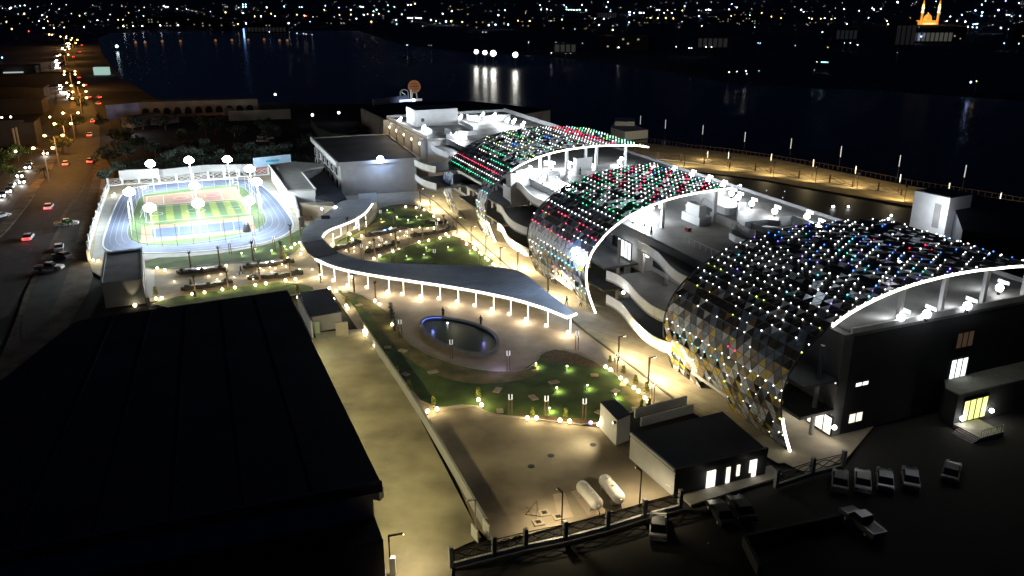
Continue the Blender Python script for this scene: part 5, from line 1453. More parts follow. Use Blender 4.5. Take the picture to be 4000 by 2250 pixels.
# dark creeper column left of the pool
p = at(*B_([(1400, 440)])[0]); p2 = at(*B_([(1350, 200)])[0])
hd = thing('hedge', 'dark narrow hedge on the path edge left of the pool', 'hedge', p)
rnd = random.Random(11); b = MB()
for _ in range(900):
    c = p.lerp(p2, rnd.random()) + Vector((rnd.gauss(0, .18), rnd.gauss(0, .18), rnd.uniform(.05, 1.2)))
    d = Vector((rnd.uniform(-1, 1), rnd.uniform(-1, 1), rnd.uniform(-1, 1))).normalized() * .16; e = d.cross(Vector((0, .3, 1))).normalized() * .08
    b.add([c - d, c - e, c + d, c + e], [(0, 1, 2, 3)])
b.build('foliage', LEAF_D, hd)

def person(p, rz, lab, top=CLOTH_D, leg=CLOTH_D, stride=.25, arms=.15, sit=False):
    r0 = thing('person', lab, 'person', p)
    V = []; E_ = []; RAD = []
    def v(x, y, z, r): V.append((x, y, z)); RAD.append(r); return len(V) - 1
    def e(a, b_): E_.append((a, b_))
    pel = v(0, 0, .95, .15); wst = v(0, 0, 1.12, .13); chs = v(0, .01, 1.35, .165); nk = v(0, .01, 1.50, .065); hd_ = v(0, .02, 1.60, .095); hd2 = v(0, .02, 1.70, .095)
    for a_, b_ in ((pel, wst), (wst, chs), (chs, nk), (nk, hd_), (hd_, hd2)): e(a_, b_)
    for s in (-1, 1):
        hp = v(.09 * s, 0, .90, .10); kn = v(.10 * s, stride * s * .5, .50, .065); an = v(.10 * s, stride * s * .8, .09, .045); ft = v(.11 * s, stride * s * .8 + .13, .04, .04)
        e(pel, hp); e(hp, kn); e(kn, an); e(an, ft)
        sh = v(.19 * s, 0, 1.42, .065); el = v(.24 * s, -arms * s, 1.15, .045); wr = v(.24 * s, -arms * s * 1.4 + .1, .90, .034); hn = v(.24 * s, -arms * s * 1.5 + .14, .80, .036)
        e(chs, sh); e(sh, el); e(el, wr); e(wr, hn)
    me = bpy.data.meshes.new('body'); me.from_pydata(V, E_, [])
    o = bpy.data.objects.new('body', me); COL.objects.link(o); o.parent = r0
    sk = o.modifiers.new('skin', 'SKIN'); ss = o.modifiers.new('sub', 'SUBSURF'); ss.levels = 1; ss.render_levels = 1
    for i, sv in enumerate(me.skin_vertices[0].data): sv.radius = (RAD[i], RAD[i]); sv.use_root = (i == 0)
    me.materials.append(top)
    hh = MB().ball((0, -.015, 1.70), .115, 10).mesh('hair', CLOTH_D); inst('hair', hh, r0, (0, 0, 0))
    fc = MB().ball((0, .035, 1.655), .10, 10).mesh('face', SKIN); inst('face', fc, r0, (0, 0, 0))
    tr = MB()
    for s in (-1, 1): tr.tube([(.09 * s, 0, .93), (.10 * s, stride * s * .5, .5), (.10 * s, stride * s * .8, .10)], .125, 8, .075)
    inst('trousers', tr.mesh('trousers', leg), r0, (0, 0, 0))
    r0.rotation_euler = (0, 0, rz)
    return r0
person(at(*F_([(1655, 445)])[0]), 2.6, 'person in dark clothes walking between the plaza benches', CLOTH_D, CLOTH_D, .45)
person(at(*D_([(1930, 835)])[0]), 1.0, 'person in pale top standing by the promenade kerb', CLOTH_W, CLOTH_D, .2)
person(at(*D_([(1985, 850)])[0]), 2.0, 'person in blue top beside the one in the pale top', CLOTH_B, CLOTH_D, .3)
person(at(*B_([(1883, 290)])[0]), 3.1, 'person in dark clothes on the far side of the pool', CLOTH_D, CLOTH_D, .1)
person(at(*B_([(2262, 370)])[0]), .4, 'person in dark clothes at the right end of the pool', CLOTH_D, CLOTH_D, .1)
person(at(*A_([(548, 175)])[0]), 1.4, 'person in dark clothes walking behind the tip of the canopy', CLOTH_D, CLOTH_B, .4)
person(at(2268, 1200), 1.0, 'person in pale top walking behind the tip of the canopy', CLOTH_W, CLOTH_D, .4)
person(at(*q([(140, 1030)])[0], 13.7), 2.2, 'person in dark clothes at the edge of the middle roof terrace', CLOTH_D, CLOTH_D, .1)
person(at(*g([(1340, 590)])[0], 13.7), 1.2, 'person in dark clothes on the far roof terrace', CLOTH_D, CLOTH_D, .2)

# ================================================================ CARS
def make_car(body_m, pick=False, van=False, lights=None, nm='parked_car'):
    r0 = thing(nm, 'x', 'car')
    w = .86
    if van: prof = [(-2.5, .35), (-2.5, 1.0), (-2.45, 2.05), (-2.2, 2.15), (1.1, 2.15), (1.6, 1.9), (2.1, 1.15), (2.5, 1.0), (2.55, .35)]
    elif pick: prof = [(-2.6, .4), (-2.6, 1.05), (-.7, 1.05), (-.55, 1.0), (.9, 1.0), (1.4, 1.05), (2.45, .92), (2.6, .4)]
    else: prof = [(-2.25, .32), (-2.25, .82), (-2.1, .92), (-1.3, .95), (1.0, .93), (2.0, .80), (2.25, .62), (2.25, .32)]
    V = []; n = len(prof)
    for s in (-1, 1):
        for x, z in prof: V.append((x, s * w, z))
    # slight tumblehome by an inner ring
    F = [tuple(range(n))[::-1] if False else tuple(range(n)), tuple(range(2 * n - 1, n - 1, -1))] + [(i, i + n, (i + 1) % n + n, (i + 1) % n) for i in range(n)]
    MB().add(V, F).build('body', body_m, r0)
    if not van:
        if pick: cab = [(-.75, 1.0), (-.6, 1.68), (.55, 1.7), (1.2, 1.02)]
        else: cab = [(-1.75, .92), (-1.1, 1.42), (.3, 1.45), (1.1, .92)]
        V = []
        for s in (-1, 1):
            for x, z in cab: V.append((x, s * (w - (.05 if z < 1.1 else .18)), z))
        MB().add(V, [(0, 1, 2, 3), (7, 6, 5, 4), (0, 4, 5, 1), (1, 5, 6, 2), (2, 6, 7, 3), (3, 7, 4, 0)]).build('cabin', GLASS_D, r0)
        x0, x1 = cab[1][0], cab[2][0]; zt = cab[1][1]
        MB().box(((x0 + x1) / 2, 0, zt + .03), (x1 - x0 - .02, 2 * (w - .18), .05)).build('roof_panel', body_m, r0)
        if pick: MB().box((-1.65, 0, 1.02), (1.7, 1.4, .08)).build('load_bed', METAL_DARK, r0)
    else:
        MB().box((1.85, 0, 1.55), (.1, 1.5, .6)).build('windscreen', GLASS_D, r0)
        MB().box((.9, 0, 1.65), (1.0, 1.78, .5)).build('side_glass', GLASS_D, r0)
    ax = 1.5 if pick or van else 1.35
    for x in (-ax, ax):
        for s in (-1, 1):
            wm = MB().tube([(x, s * (w - .17), .33), (x, s * (w + .02), .33)], .33, 12).build('wheel', RUBBER, r0)
            MB().tube([(x, s * (w + .021), .33), (x, s * (w + .035), .33)], .19, 8).build('rim', METAL_WHITE, wm)
    e0, e1 = prof[0][0], prof[-1][0]
    for s in (-1, 1):
        MB().box((e1 + .02, s * .62, .66), (.06, .36, .18)).build('headlight', G_HEAD if lights == 'head' else METAL_WHITE, r0)
        MB().box((e0 - .02, s * .66, .72), (.06, .30, .20)).build('tail_light', G_TAIL if lights == 'tail' else CAR_R, r0)
    if lights == 'head':
        for s in (-1, 1): MB().ball((e1 + .12, s * .62, .68), .30, 6).build('headlight_glare', G_HEAD, r0)  # glare of the headlights put in as glowing balls
        lamp(r0, (e1 + .6, 0, .8), 900, (1, .97, .9), 'SPOT', .2, 80, aim=(1, 0, -.12), blend=.9)
    if lights == 'tail':
        for s in (-1, 1): MB().ball((e0 - .1, s * .66, .74), .20, 6).build('tail_glare', G_TAIL, r0)  # glare of the tail lights put in as glowing balls
        lamp(r0, (e0 - .5, 0, .8), 30, (1, .05, .03))
        lamp(r0, (e1 + .6, 0, .8), 300, (1, .97, .9), 'SPOT', .2, 80, aim=(1, 0, -.12), blend=.9)
    return r0
def heading(a, b):
    d = at(*b) - at(*a); return math.atan2(d.y, d.x)
# parked beside the road
PC = [(make_car(CAR_W, pick=True, nm='pickup_truck'), (262, 882), 0.35, 'white pickup truck parked side on to the road by a bush'),
      (make_car(CAR_W), (232, 975), 2.0, 'white car parked across the shoulder, its dark windscreen to the road'),
      (make_car(CAR_S), (245, 1008), 2.7, 'silver car parked close behind the car on the shoulder'),
      (make_car(CAR_W, pick=True, nm='pickup_truck'), (195, 1055), .1, 'white pickup truck in the dark, lowest of the cars on the shoulder'),
      (make_car(CAR_W), (5, 850), 1.2, 'pale car at the left picture edge on the far carriageway')]
for o, (x, y), rz, lab in PC:
    p = at(x, y); o.location = (p.x, p.y, -.04); o.rotation_euler = (0, 0, rz); o['label'] = lab
# near car park at the bottom right
DK = [((2570, 2062), 1.4, CAR_W, False, False, 'white roofed car parked on its own outside the yard fence', 'parked_car'),
      ((2815, 2010), 1.7, CAR_D, False, False, 'dark car parked outside the guard building, left of two', 'parked_car'), ((2895, 1992), 1.7, CAR_D, False, False, 'dark car parked outside the guard building, right of two', 'parked_car'),
      ((3280, 1885), 1.2, CAR_S, False, False, 'first dim car from the left in the dark car park row', 'parked_car'), ((3368, 1885), 1.2, CAR_W, False, False, 'second dim car from the left in the dark car park row', 'parked_car'),
      ((3455, 1880), 1.2, CAR_S, False, False, 'third dim car from the left in the dark car park row', 'parked_car'), ((3555, 1875), 1.2, CAR_S, False, False, 'fourth dim car from the left in the dark car park row', 'parked_car'),
      ((3715, 1850), 1.0, CAR_D, False, False, 'fifth dim car, nearest the entrance steps', 'parked_car'), ((3365, 2050), 1.9, CAR_S, True, False, 'dim pickup truck alone in the middle of the dark car park', 'pickup_truck')]
for (x, y), rz, m, pk, vn, lab, nm in DK:
    o = make_car(m, pick=pk, van=vn, nm=nm); p = at(x, y); o.location = (p.x, p.y, -.28); o.rotation_euler = (0, 0, rz); o['label'] = lab
    o['category'] = 'van' if vn else 'car'
ribbon_fence([at(x, y) for x, y in [(3030, 1905), (3170, 1858), (3290, 1828)]], 'dim ribbon fence between the guard building and the dark car park', h=1.9, pillar=(.42, .42, 2.3), pm=WALL_GREY, bm=METAL_BROWN, bars=False, wall=.45)
for pts_, lab in (([(2905, 2120), (3290, 2035)], 'dim low wall along the far side of the dark lot at the bottom'), ([(2905, 2120), (2965, 2240)], 'dim low wall running down to the bottom edge of the dark lot')):
    L = G2(pts_, 0); solo('lot_wall', lab, 'wall', MB().strip(L, -.3, .9, .4), WALL_DUSK, (*L[0], -.3))
# moving away, tail lights
tl0 = make_car(CAR_W, lights='tail', nm='moving_car')
TLS = [(112, 935), (192, 815), (354, 634), (259, 645), (352, 532), (363, 478), (383, 408), (386, 383), (345, 382), (330, 335), (305, 305), (284, 225), (318, 178), (309, 205), (366, 620 - 200)]
for i, (x, y) in enumerate(TLS[:14]):
    h_ = heading((x, y), (x + (45 if y > 500 else 8), y - (60 if y > 500 else 25)))
    o = place(tl0, USED, at(x, y, -.1), h_ if y > 420 else h_ + .3, '%s car with red tail lights going away, counted from the near end of the road' % ORD[i], 'cars driving away')
hl0 = make_car(CAR_S, lights='head', nm='moving_car')
HLS = [(14, 767), (38, 750), (92, 714), (83, 690), (182, 602), (119, 645), (113, 657), (48, 735)]
rnd = random.Random(21)
far_path = [(290, 395), (262, 368), (252, 345), (243, 325), (237, 300), (222, 292), (236, 262), (243, 248), (228, 235), (246, 200), (262, 190), (275, 178), (268, 170)]
for i in range(46):
    k = rnd.randrange(len(far_path) - 1); u = rnd.random(); a, b = far_path[k], far_path[k + 1]
    HLS.append((a[0] + (b[0] - a[0]) * u + rnd.uniform(-11, 11), a[1] + (b[1] - a[1]) * u))
for i, (x, y) in enumerate(HLS):
    h_ = heading((x, y), (x - 40, y + 50)) if y > 450 else -PI / 2 - .25
    lab = ('%s oncoming car with headlights on, counted from the left picture edge' % ORD[i]) if i < 8 else 'oncoming car in the dense far queue of white headlights'
    o = place(hl0, USED, at(x, y, -.1), h_, lab, 'oncoming cars' if i < 8 else 'far queue of oncoming cars')

# ================================================================ ROAD LAMPS, TREES OF THE MEDIAN
rl0 = thing('street_lamp', 'x', 'street lamp')
MB().tube([(0, 0, 0), (0, 0, 9.6)], .16, 6, .09).build('pole', mat('lamp pole', (.35, .32, .28), .6, .1, 2), rl0)
for s in (-1, 1):
    MB().tube([(0, 0, 9.5), (1.0 * s, 0, 10.0), (2.6 * s, 0, 10.2)], .07, 6).build('arm', METAL_DARK, rl0)
    MB().ball((2.7 * s, 0, 10.1), .52, 8, .7).build('lamp_head', G_SODIUM, rl0)
for s in (-1, 1): lamp(rl0, (2.7 * s, 0, 9.3), 2400, SOD, radius=.3)
LB = [(225, 612), (189, 680 - 35), (288, 512), (252, 545), (303, 452), (318, 425), (306, 372), (298, 352), (284, 318), (290, 300), (276, 275), (262, 245)]
heads = [(168, 577), (209, 528), (245, 482), (275, 440), (338 - 28, 382), (310, 357), (302, 333), (272, 290), (284, 322), (272, 278), (250, 213), (256, 190), (282, 168), (290, 155), (270, 148), (248, 142)]
for i, (x, y) in enumerate(heads):
    p = at(x, y, 10.2)
    o = place(rl0, USED, (p.x, p.y, 0), .1 + .3 * (y < 400), '%s double armed amber street lamp on the median, counted from the near end' % ORD[i], 'street lamps on the median')
for i, (x, y) in enumerate([(7, 460), (42, 458), (120, 485), (131, 481), (61, 593), (195, 458), (205, 135)]):
    p = at(x, y, 5)
    o = thing('roadside_lamp', '%s small pale lamp left of the road, counted from the left' % ORD[i], 'lamp', (p.x, p.y, 0), 'small lamps left of the road')
    MB().tube([(p.x, p.y, 0), (p.x, p.y, 5)], .08, 5).build('pole', METAL_DARK, o)
    MB().ball((p.x, p.y, 5.1), .40, 8).build('lamp_head', glow('pale yellow head', (1, .95, .6), 8), o)
    if i in (1, 4): lamp(o, (0, 0, 5.9), 600, (1, .9, .5))
def tree(x, y, h, rad, lab, seed, m=LEAF, grp=None, n=520, trunk=.35, leaf=.42):
    p = at(x, y); rnd = random.Random(seed); r0 = thing('tree', lab, 'tree', p, grp)
    t = MB().tube([p, p + Vector((.1, .1, h * .5))], rad * .07, 7, rad * .045)
    for k in range(5):
        a = rnd.random() * 2 * PI; t.tube([p + Vector((0, 0, h * (.3 + .05 * k))), p + Vector((math.cos(a) * rad * .55, math.sin(a) * rad * .55, h * .7))], rad * .035, 5, .02)
    t.build('trunk', TRUNK, r0)
    b = MB(); cl_ = [(Vector((rnd.gauss(0, rad * .42), rnd.gauss(0, rad * .42), h * rnd.uniform(.48, .92))), rad * rnd.uniform(.28, .5)) for _ in range(11)]
    for _ in range(n):
        c0, rr = rnd.choice(cl_); v_ = Vector((rnd.gauss(0, 1), rnd.gauss(0, 1), rnd.gauss(0, 1))).normalized() * rr * rnd.uniform(.6, 1.05); v_.z *= .75
        c = p + c0 + v_; d = Vector((rnd.uniform(-1, 1), rnd.uniform(-1, 1), rnd.uniform(-.6, .6))).normalized() * leaf
        e = d.cross(v_ + Vector((0, 0, .1))).normalized() * leaf * .55; b.add([c - d, c - e, c + d, c + e], [(0, 1, 2, 3)])
    b.build('crown', m, r0)
tree(246, 598, 6.2, 3.4, 'rounded amber lit tree on the median, nearest of three', 1, mat('median leaf', (.10, .10, .02), .8, .4, .6))
tree(258, 528, 6.0, 2.8, 'rounded amber lit tree on the median, middle of three', 2, MATS['median leaf'])
tree(298, 512, 6.0, 3.4, 'rounded amber lit tree beside the street lamp, farthest of three', 3, MATS['median leaf'])
tree(322, 450, 9, 4.0, 'dark tree on the median with amber lit fringe', 4, MATS['median leaf'])
# palm on the median
pp = at(177, 695)
pt = thing('palm_tree', 'small dark palm standing alone on the near median', 'palm', pp)
MB().lathe(pp, [(.25, 0), (.18, 1.2), (.2, 2.6)], 7).build('trunk', TRUNK, pt)
b = MB(); rnd = random.Random(9)
for k in range(40):
    an = rnd.random() * 2 * PI; L = 2.0 + rnd.random(); up0 = rnd.uniform(.1, 1.0); P = []
    for j in range(5):
        u = j / 4; P.append(pp + Vector((math.cos(an) * L * u, math.sin(an) * L * u, 2.6 + up0 * L * u - 1.3 * u * u)))
    s_ = Vector((-math.sin(an), math.cos(an), 0))
    for j in range(4):
        w0, w1 = .22 * math.sin(PI * (j + .3) / 4.6), .22 * math.sin(PI * (j + 1.3) / 4.6); b.add([P[j] - s_ * w0, P[j] + s_ * w0, P[j + 1] + s_ * w1, P[j + 1] - s_ * w1], [(0, 1, 2, 3)])
b.build('crown', LEAF_D, pt)
tree(270, 890, 2.2, 1.6, 'low dark bush in front of the parked white pickup', 6, LEAF, n=200, leaf=.25)
for i, (x, y, h, r_) in enumerate([(20, 668, 6, 4), (75, 640, 6, 3.6), (40, 700, 5, 3), (-30, 640, 8, 5)]):
    tree(x, y, h, r_, '%s roadside tree at the left picture edge left of the road' % ORD[i], 30 + i, LEAF, 'trees left of the road')
mat('grove leaf', (.05, .07, .055), .85, .35, .6)
# trees of the dark grove behind the track
rnd = random.Random(77)
for i in range(34):
    x = rnd.uniform(400, 1230); y = rnd.uniform(495, 640)
    pale = i % 5 == 0
    tree(x, y, rnd.uniform(3.5, 6.5), rnd.uniform(2.6, 4.6), ('pale green young tree in the dark grove behind the track' if pale else 'dark green tree in the grove behind the track'), 100 + i,
         MATS['grove leaf'] if pale else LEAF_D, 'pale young trees of the grove' if pale else 'dark trees of the grove', n=260, leaf=.55)
for i, (x, y, h) in enumerate([(665, 655, 5.5), (775, 640, 5.5), (860, 640, 5), (1030, 625, 4.5), (1115, 612, 4.5), (1190, 600, 4.0), (415, 720, 4.5), (470, 690, 5)]):
    tree(x, y, h, 2.6, '%s pale leafy tree just behind the track wall, counted from the left' % ORD[i], 200 + i, MATS['grove leaf'], 'trees behind the track wall', n=330, leaf=.45)
hg = MB(); rnd = random.Random(5); L = [at(x, y) for x, y in [(475, 672), (640, 660), (800, 650), (1000, 640), (1140, 640), (1235, 655)]]
for _ in range(5200):
    k = rnd.randrange(5); c = L[k].lerp(L[k + 1], rnd.random()) + Vector((rnd.gauss(0, .6), rnd.gauss(0, 1.6), rnd.uniform(.2, 3.4)))
    d = Vector((rnd.uniform(-1, 1), rnd.uniform(-1, 1), rnd.uniform(-.6, .6))).normalized() * .45; e = d.cross(Vector((0, .3, 1))).normalized() * .25
    hg.add([c - d, c - e, c + d, c + e], [(0, 1, 2, 3)])
solo('tall_hedge', 'long tall green hedge behind the billboards of the track', 'hedge', hg, mat('muted hedge leaf', (.03, .048, .034), .85, .4, .4), L[0])
# planted slope beside the green fence
gf = [at(x, y) for x, y in [(1215, 490), (1240, 530), (1300, 555), (1360, 560)]]
solo('green_fence', 'dark green mesh fence left of the auditorium', 'fence', MB().strip([(p.x, p.y) for p in gf], 0, 3.2, .1), mat('green mesh', (.05, .11, .08), .8, .3, 1), gf[0])

# ================================================================ FAR SIDE OF THE GROUNDS
lw = thing('arcaded_building', 'long dim beige building with arched windows behind the grove', 'building', at(760, 470))
ARB = mat('old beige facade', (.30, .28, .25), .85, .2, .15)
def block(root, x0, y0, x1, y1, depth, h, m=ARB, name='wing'):
    a, b = at(x0, y0), at(x1, y1); d = (b - a).normalized(); nn = Vector((-d.y, d.x, 0))
    if nn.y < 0: nn = -nn
    MB().prism([tuple(v_[:2]) for v_ in (a, b, b + nn * depth, a + nn * depth)], 0, h).build(name, m, root)
    return a, b, d, nn
a, b, d, nn = block(lw, 548, 462, 1010, 446, 14, 6.2)
for k in range(11):
    c = a.lerp(b, (k + .6) / 11.4); hh = 3.0
    P = [c - d * 1.5 - nn * .06, c + d * 1.5 - nn * .06]
    arc = [(x_ * 1.5, hh + 1.4 * math.sqrt(max(0, 1 - x_ * x_))) for x_ in (-1, -.7, -.3, .3, .7, 1)]
    V = [c - nn * .12 + d * -1.5 + Vector((0, 0, 1.4)), c - nn * .12 + d * 1.5 + Vector((0, 0, 1.4))] + [c - nn * .12 + d * x_ + Vector((0, 0, z_)) for x_, z_ in arc[::-1]]
    MB().add(V + [v_ + nn * .3 for v_ in V], [tuple(range(8)), tuple(range(15, 7, -1))]).build('arched_window', GLASS_D, lw)
MB().strip([tuple((a + nn * .0)[:2]), tuple((b)[:2])], 6.2, 6.9, .7).build('cornice', ARB, lw)
block(lw, 520, 500, 640, 478, 6, 4, name='lower_wing'); block(lw, 610, 505 - 15, 700, 478, 5, 3, name='lower_wing')
gw2 = [at(895, 472), at(1137, 464)]
solo('pale_far_wall', 'pale free standing wall right of the arcaded building', 'wall', MB().strip([(p.x, p.y) for p in gw2], 0, 4.2, .6), ARB, gw2[0])
gw3 = [at(878, 452), at(1018, 440)]
solo('pale_far_wall', 'shorter pale wall directly in front of the arcaded building', 'wall', MB().strip([(p.x, p.y) for p in gw3], 0, 3.2, .6), ARB, gw3[0])
hall = thing('riverside_hall', 'dark roofed hall with a long ribbed beige flank behind the auditorium', 'hall', at(1500, 500))
HR = [(1412, 423), (1518, 472), (1990, 455), (2150, 430), (1850, 398), (1580, 400)]
MB().prism(G2(HR, 8), 0, 8).build('wall', ROOF_PLANT, hall)
MB().prism(G2([(1412, 422), (1518, 471), (1990, 453), (2150, 428), (1850, 396), (1580, 398)], 8.2), 8, 8.3).build('roof', ROOF_DARK, hall)
fa_, fb_ = at(1412, 423, 8), at(1518, 472, 8)
for k in range(14):
    c = fa_.lerp(fb_, (k + .5) / 14); MB().box((c.x, c.y, 4), (.5, 1.2, 8), math.atan2((fb_ - fa_).y, (fb_ - fa_).x)).build('rib', ARB, hall)
pw0 = [at(1458, 412), at(1590, 395)]
solo('pale_far_wall', 'grey retaining wall below the orange lit globe', 'wall', MB().strip([(p.x, p.y) for p in pw0], 0, 3.0, 1.0), WALL_GREY, pw0[0])
# orange globe, the lit letters and the blue lit terrace on the river bank
og = thing('lattice_globe', 'dim orange lit lattice globe on legs on the river bank', 'globe', at(1620, 384))
pc_ = at(1620, 384)
LATG = glow('orange lattice', (1.0, .34, .06), .16)
rg = 3.2; cz_ = pc_ + Vector((0, 0, 6.0))
for k in range(8):
    an = PI * k / 8; ring_ = [cz_ + Vector((math.cos(an) * math.cos(t_) * rg, math.sin(an) * math.cos(t_) * rg, math.sin(t_) * rg)) for t_ in [2 * PI * j / 24 for j in range(25)]]
    MB().tube(ring_, .10, 5).build('hoop', LATG, og)
for zf in (-.6, -.2, .25, .65):
    rr = math.sqrt(1 - zf * zf) * rg
    MB().tube([cz_ + Vector((math.cos(t_) * rr, math.sin(t_) * rr, zf * rg)) for t_ in [2 * PI * j / 24 for j in range(25)]], .10, 5).build('hoop', LATG, og)
for s in (-1.4, 1.2): MB().bar(pc_ + Vector((s, 0, 0)), pc_ + Vector((s * .8, 0, 3)), .5).build('leg', mat('pale leg', (.6, .65, .6), .6, emit=(.6, .8, .7), power=.25), og)
ls = thing('letter_sculpture', 'faint lit sculpture of a curved letter in an arch beside a post', 'sculpture', at(1580, 385))
b0_ = at(1580, 385); PALEG = glow('faint letter glow', (.55, .75, .7), .14); PALEH = glow('letter stroke glow', (.8, .9, 1.0), .42)
arch_ = [b0_ + Vector((x_, 0, z_)) for x_, z_ in ((-2.1, 0), (-2.1, 3.2), (-1.4, 4.3), (0, 4.6), (1.4, 4.3), (2.1, 3.2), (2.1, 0))]
MB().tube(arch_, .28, 6).build('arch', PALEG, ls)
MB().tube([b0_ + Vector((x_, 0, z_)) for x_, z_ in ((-1.2, 3.6), (-1.1, 2.9), (-.3, 2.6), (.4, 2.2), (.3, 1.3), (-.4, .9))], .22, 6).build('letter_stroke', PALEH, ls)
MB().bar(b0_ + Vector((3.4, 0, 0)), b0_ + Vector((3.5, 0, 4.6)), .6).build('post', PALEH, ls)
tb2 = thing('lit_terrace', 'blue white lit strip of terrace below the lattice globe', 'terrace', at(1600, 393))
MB().bar(at(1562, 396, .8), at(1604, 392, .8), .8, 1.3).build('light_band', glow('blue white band', (.45, .55, 1.0), 2.2), tb2)
MB().bar(at(1609, 391, .8), at(1622, 391, .8), .8, 1.3).build('light_band', glow('white band', (.85, .85, 1.0), 3.0), tb2)
MB().bar(at(1626, 390, .8), at(1648, 389, .8), .8, 1.0).build('light_band', glow('dull band', (.6, .55, .6), .6), tb2)
# white pavilion at the far end of the river walk
wp_ = thing('white_pavilion', 'white scalloped pavilion at the far end of the river walk', 'pavilion', at(2470, 535))
MB().prism(G2([(2390, 515), (2480, 520), (2530, 540), (2440, 548), (2385, 530)]), 0, 3.2).build('wall', WALL_WHITE, wp_)
MB().prism(G2([(2400, 505), (2478, 508), (2478, 524), (2400, 522)]), 3.2, 4.8).build('upper_wall', WALL_WHITE, wp_)
lamp(wp_, at(2440, 560, 7) - wp_.location, 9000, (1, .97, .85))  # unseen light added in front to brighten the white walls
# riverside fence and lamps
rfp = [at(x, y) for x, y in [(2480, 610), (2570, 622), (2660, 630), (2750, 643), (2850, 655), (2950, 668), (3010, 678), (3120, 697), (3240, 714), (3330, 730), (3430, 745), (3520, 760)]]
ribbon_fence(rfp, 'dim ribbon fence with pillars along the lit river path', h=2.0, pillar=(.4, .4, 2.4), pm=METAL_BROWN, bm=METAL_BROWN, bars=False, wall=.2, rib=2)
rq = [at(x, y) for x, y in [(2530, 552), (2700, 580), (2850, 596), (3000, 618), (3200, 652), (3400, 690), (3560, 722), (3820, 762), (4010, 795)]]
ro_ = thing('river_railing', 'dark railing with scrub along the outer river edge', 'railing', rq[0])
w = MB()
for a, b in zip(rq, rq[1:]):
    n = int((b - a).length / 1.6)
    for k in range(n): p = a.lerp(b, k / n); w.bar(p, p + Vector((0, 0, 1.3)), .10)
    w.bar(a + Vector((0, 0, 1.3)), b + Vector((0, 0, 1.3)), .09)
o = w.build('bars', METAL_BROWN, ro_)
TUBE = mat('dim tube light', (.8, .8, .8), .5, emit=(.85, .9, .9), power=.5)
def tube_mast(x, y, h, lab, tl, grp):
    p = at(x, y); o = thing('tube_mast', lab, 'lamp mast', p, grp)
    MB().tube([p, p + Vector((0, 0, h - tl))], .09, 6, .06).build('pole', METAL_DARK, o)
    MB().tube([p + Vector((0, 0, h - tl)), p + Vector((0, 0, h))], .12, 6).build('tube_light', TUBE, o)
    if tl < 3: lamp(o, (-.6, 1.0, h - 1), 900, (1, .78, .42), radius=.6)
outer = [(2500, 508, 452), (2597, 528, 468), (2742, 556, 489), (2906, 580, 516), (3085, 608, 541), (3276, 662, 571), (3504, 698, 606), (3757, 745, 645)]
def mast_h(x, y0, y1):
    p = at(x, y0); lo_, hi_ = 0, 40
    for _ in range(30):
        m_ = (lo_ + hi_) / 2; Z = m_ - CAM_H; dd = p.y * CT - Z * ST_; yy = 1125 - FPX * (p.y * ST_ + Z * CT) / dd
        if yy > y1: lo_ = m_
        else: hi_ = m_
    return lo_
for i, (x, y0, y1) in enumerate(outer):
    tube_mast(x, y0, mast_h(x, y0, y1), '%s tall tube light mast at the river edge, counted from the left' % ORD[i], 3.4, 'tall tube light masts at the river edge')
inner = [(2763, 626, 590), (2842, 651, 593), (3008, 665, 600), (3171, 690, 623), (3336, 715, 649), (3508, 755, 681), (3698, 790, 714), (3903, 800, 752)]
for i, (x, y0, y1) in enumerate(inner):
    tube_mast(x, y0, mast_h(x, y0, y1), '%s shorter tube light mast along the ribbon fence, counted from the left' % ORD[i], 2.2, 'shorter tube light masts')
for i, (x, y) in enumerate([(2672, 655), (2848, 668), (3020, 690), (3185, 712), (3347, 738), (3533, 788)]):
    p = at(x, y); h = 4.2
    o = thing('path_lamp', '%s shaded path lamp between the basin and the river path' % ORD[i], 'lamp', p, 'shaded lamps along the river path')
    MB().tube([p, p + Vector((0, 0, h))], .09, 6).build('pole', METAL_DARK, o)
    MB().ball(p + Vector((0, 0, h + .1)), .38, 8).build('hood', METAL_DARK, o)
    lamp(o, (0, .7, h + .1), 3400, (1, .76, .36), 'SPOT', .3, 150, aim=(.25, 1, -.75), blend=.7)
for i, (x, y) in enumerate([(2500, 600), (2640, 600), (2860, 625), (3120, 665), (3330, 700), (3480, 735)]):
    pass
BL = cr(2500, 600, 3.22, [(1230, 410), (1265, 402), (1592, 465), (1820, 475), (1795, 552), (2425, 668)]) + cr(3000, 563, 2.574, [(660, 628), (808, 628), (1240, 718), (1210, 752)])
for i, (x, y) in enumerate(BL):
    p = at(x, y, .5); dim = i in (2, 3, 4)
    o = thing('basin_reflection', '%s white light standing in the dark basin, counted from the left' % ORD[i], 'light', (p.x, p.y, 0), 'lights in the dark basin')
    MB().lathe((p.x, p.y, 0), [(.1, 0), (.1, .3)], 6).build('stem', METAL_DARK, o)
    MB().ball((p.x, p.y, .5), .16 if dim else .3, 8).build('lens', glow('dim basin glow', (.7, .85, 1), 1.0) if dim else G_WHITE, o)  # reflections on the basin are put in as small standing lights
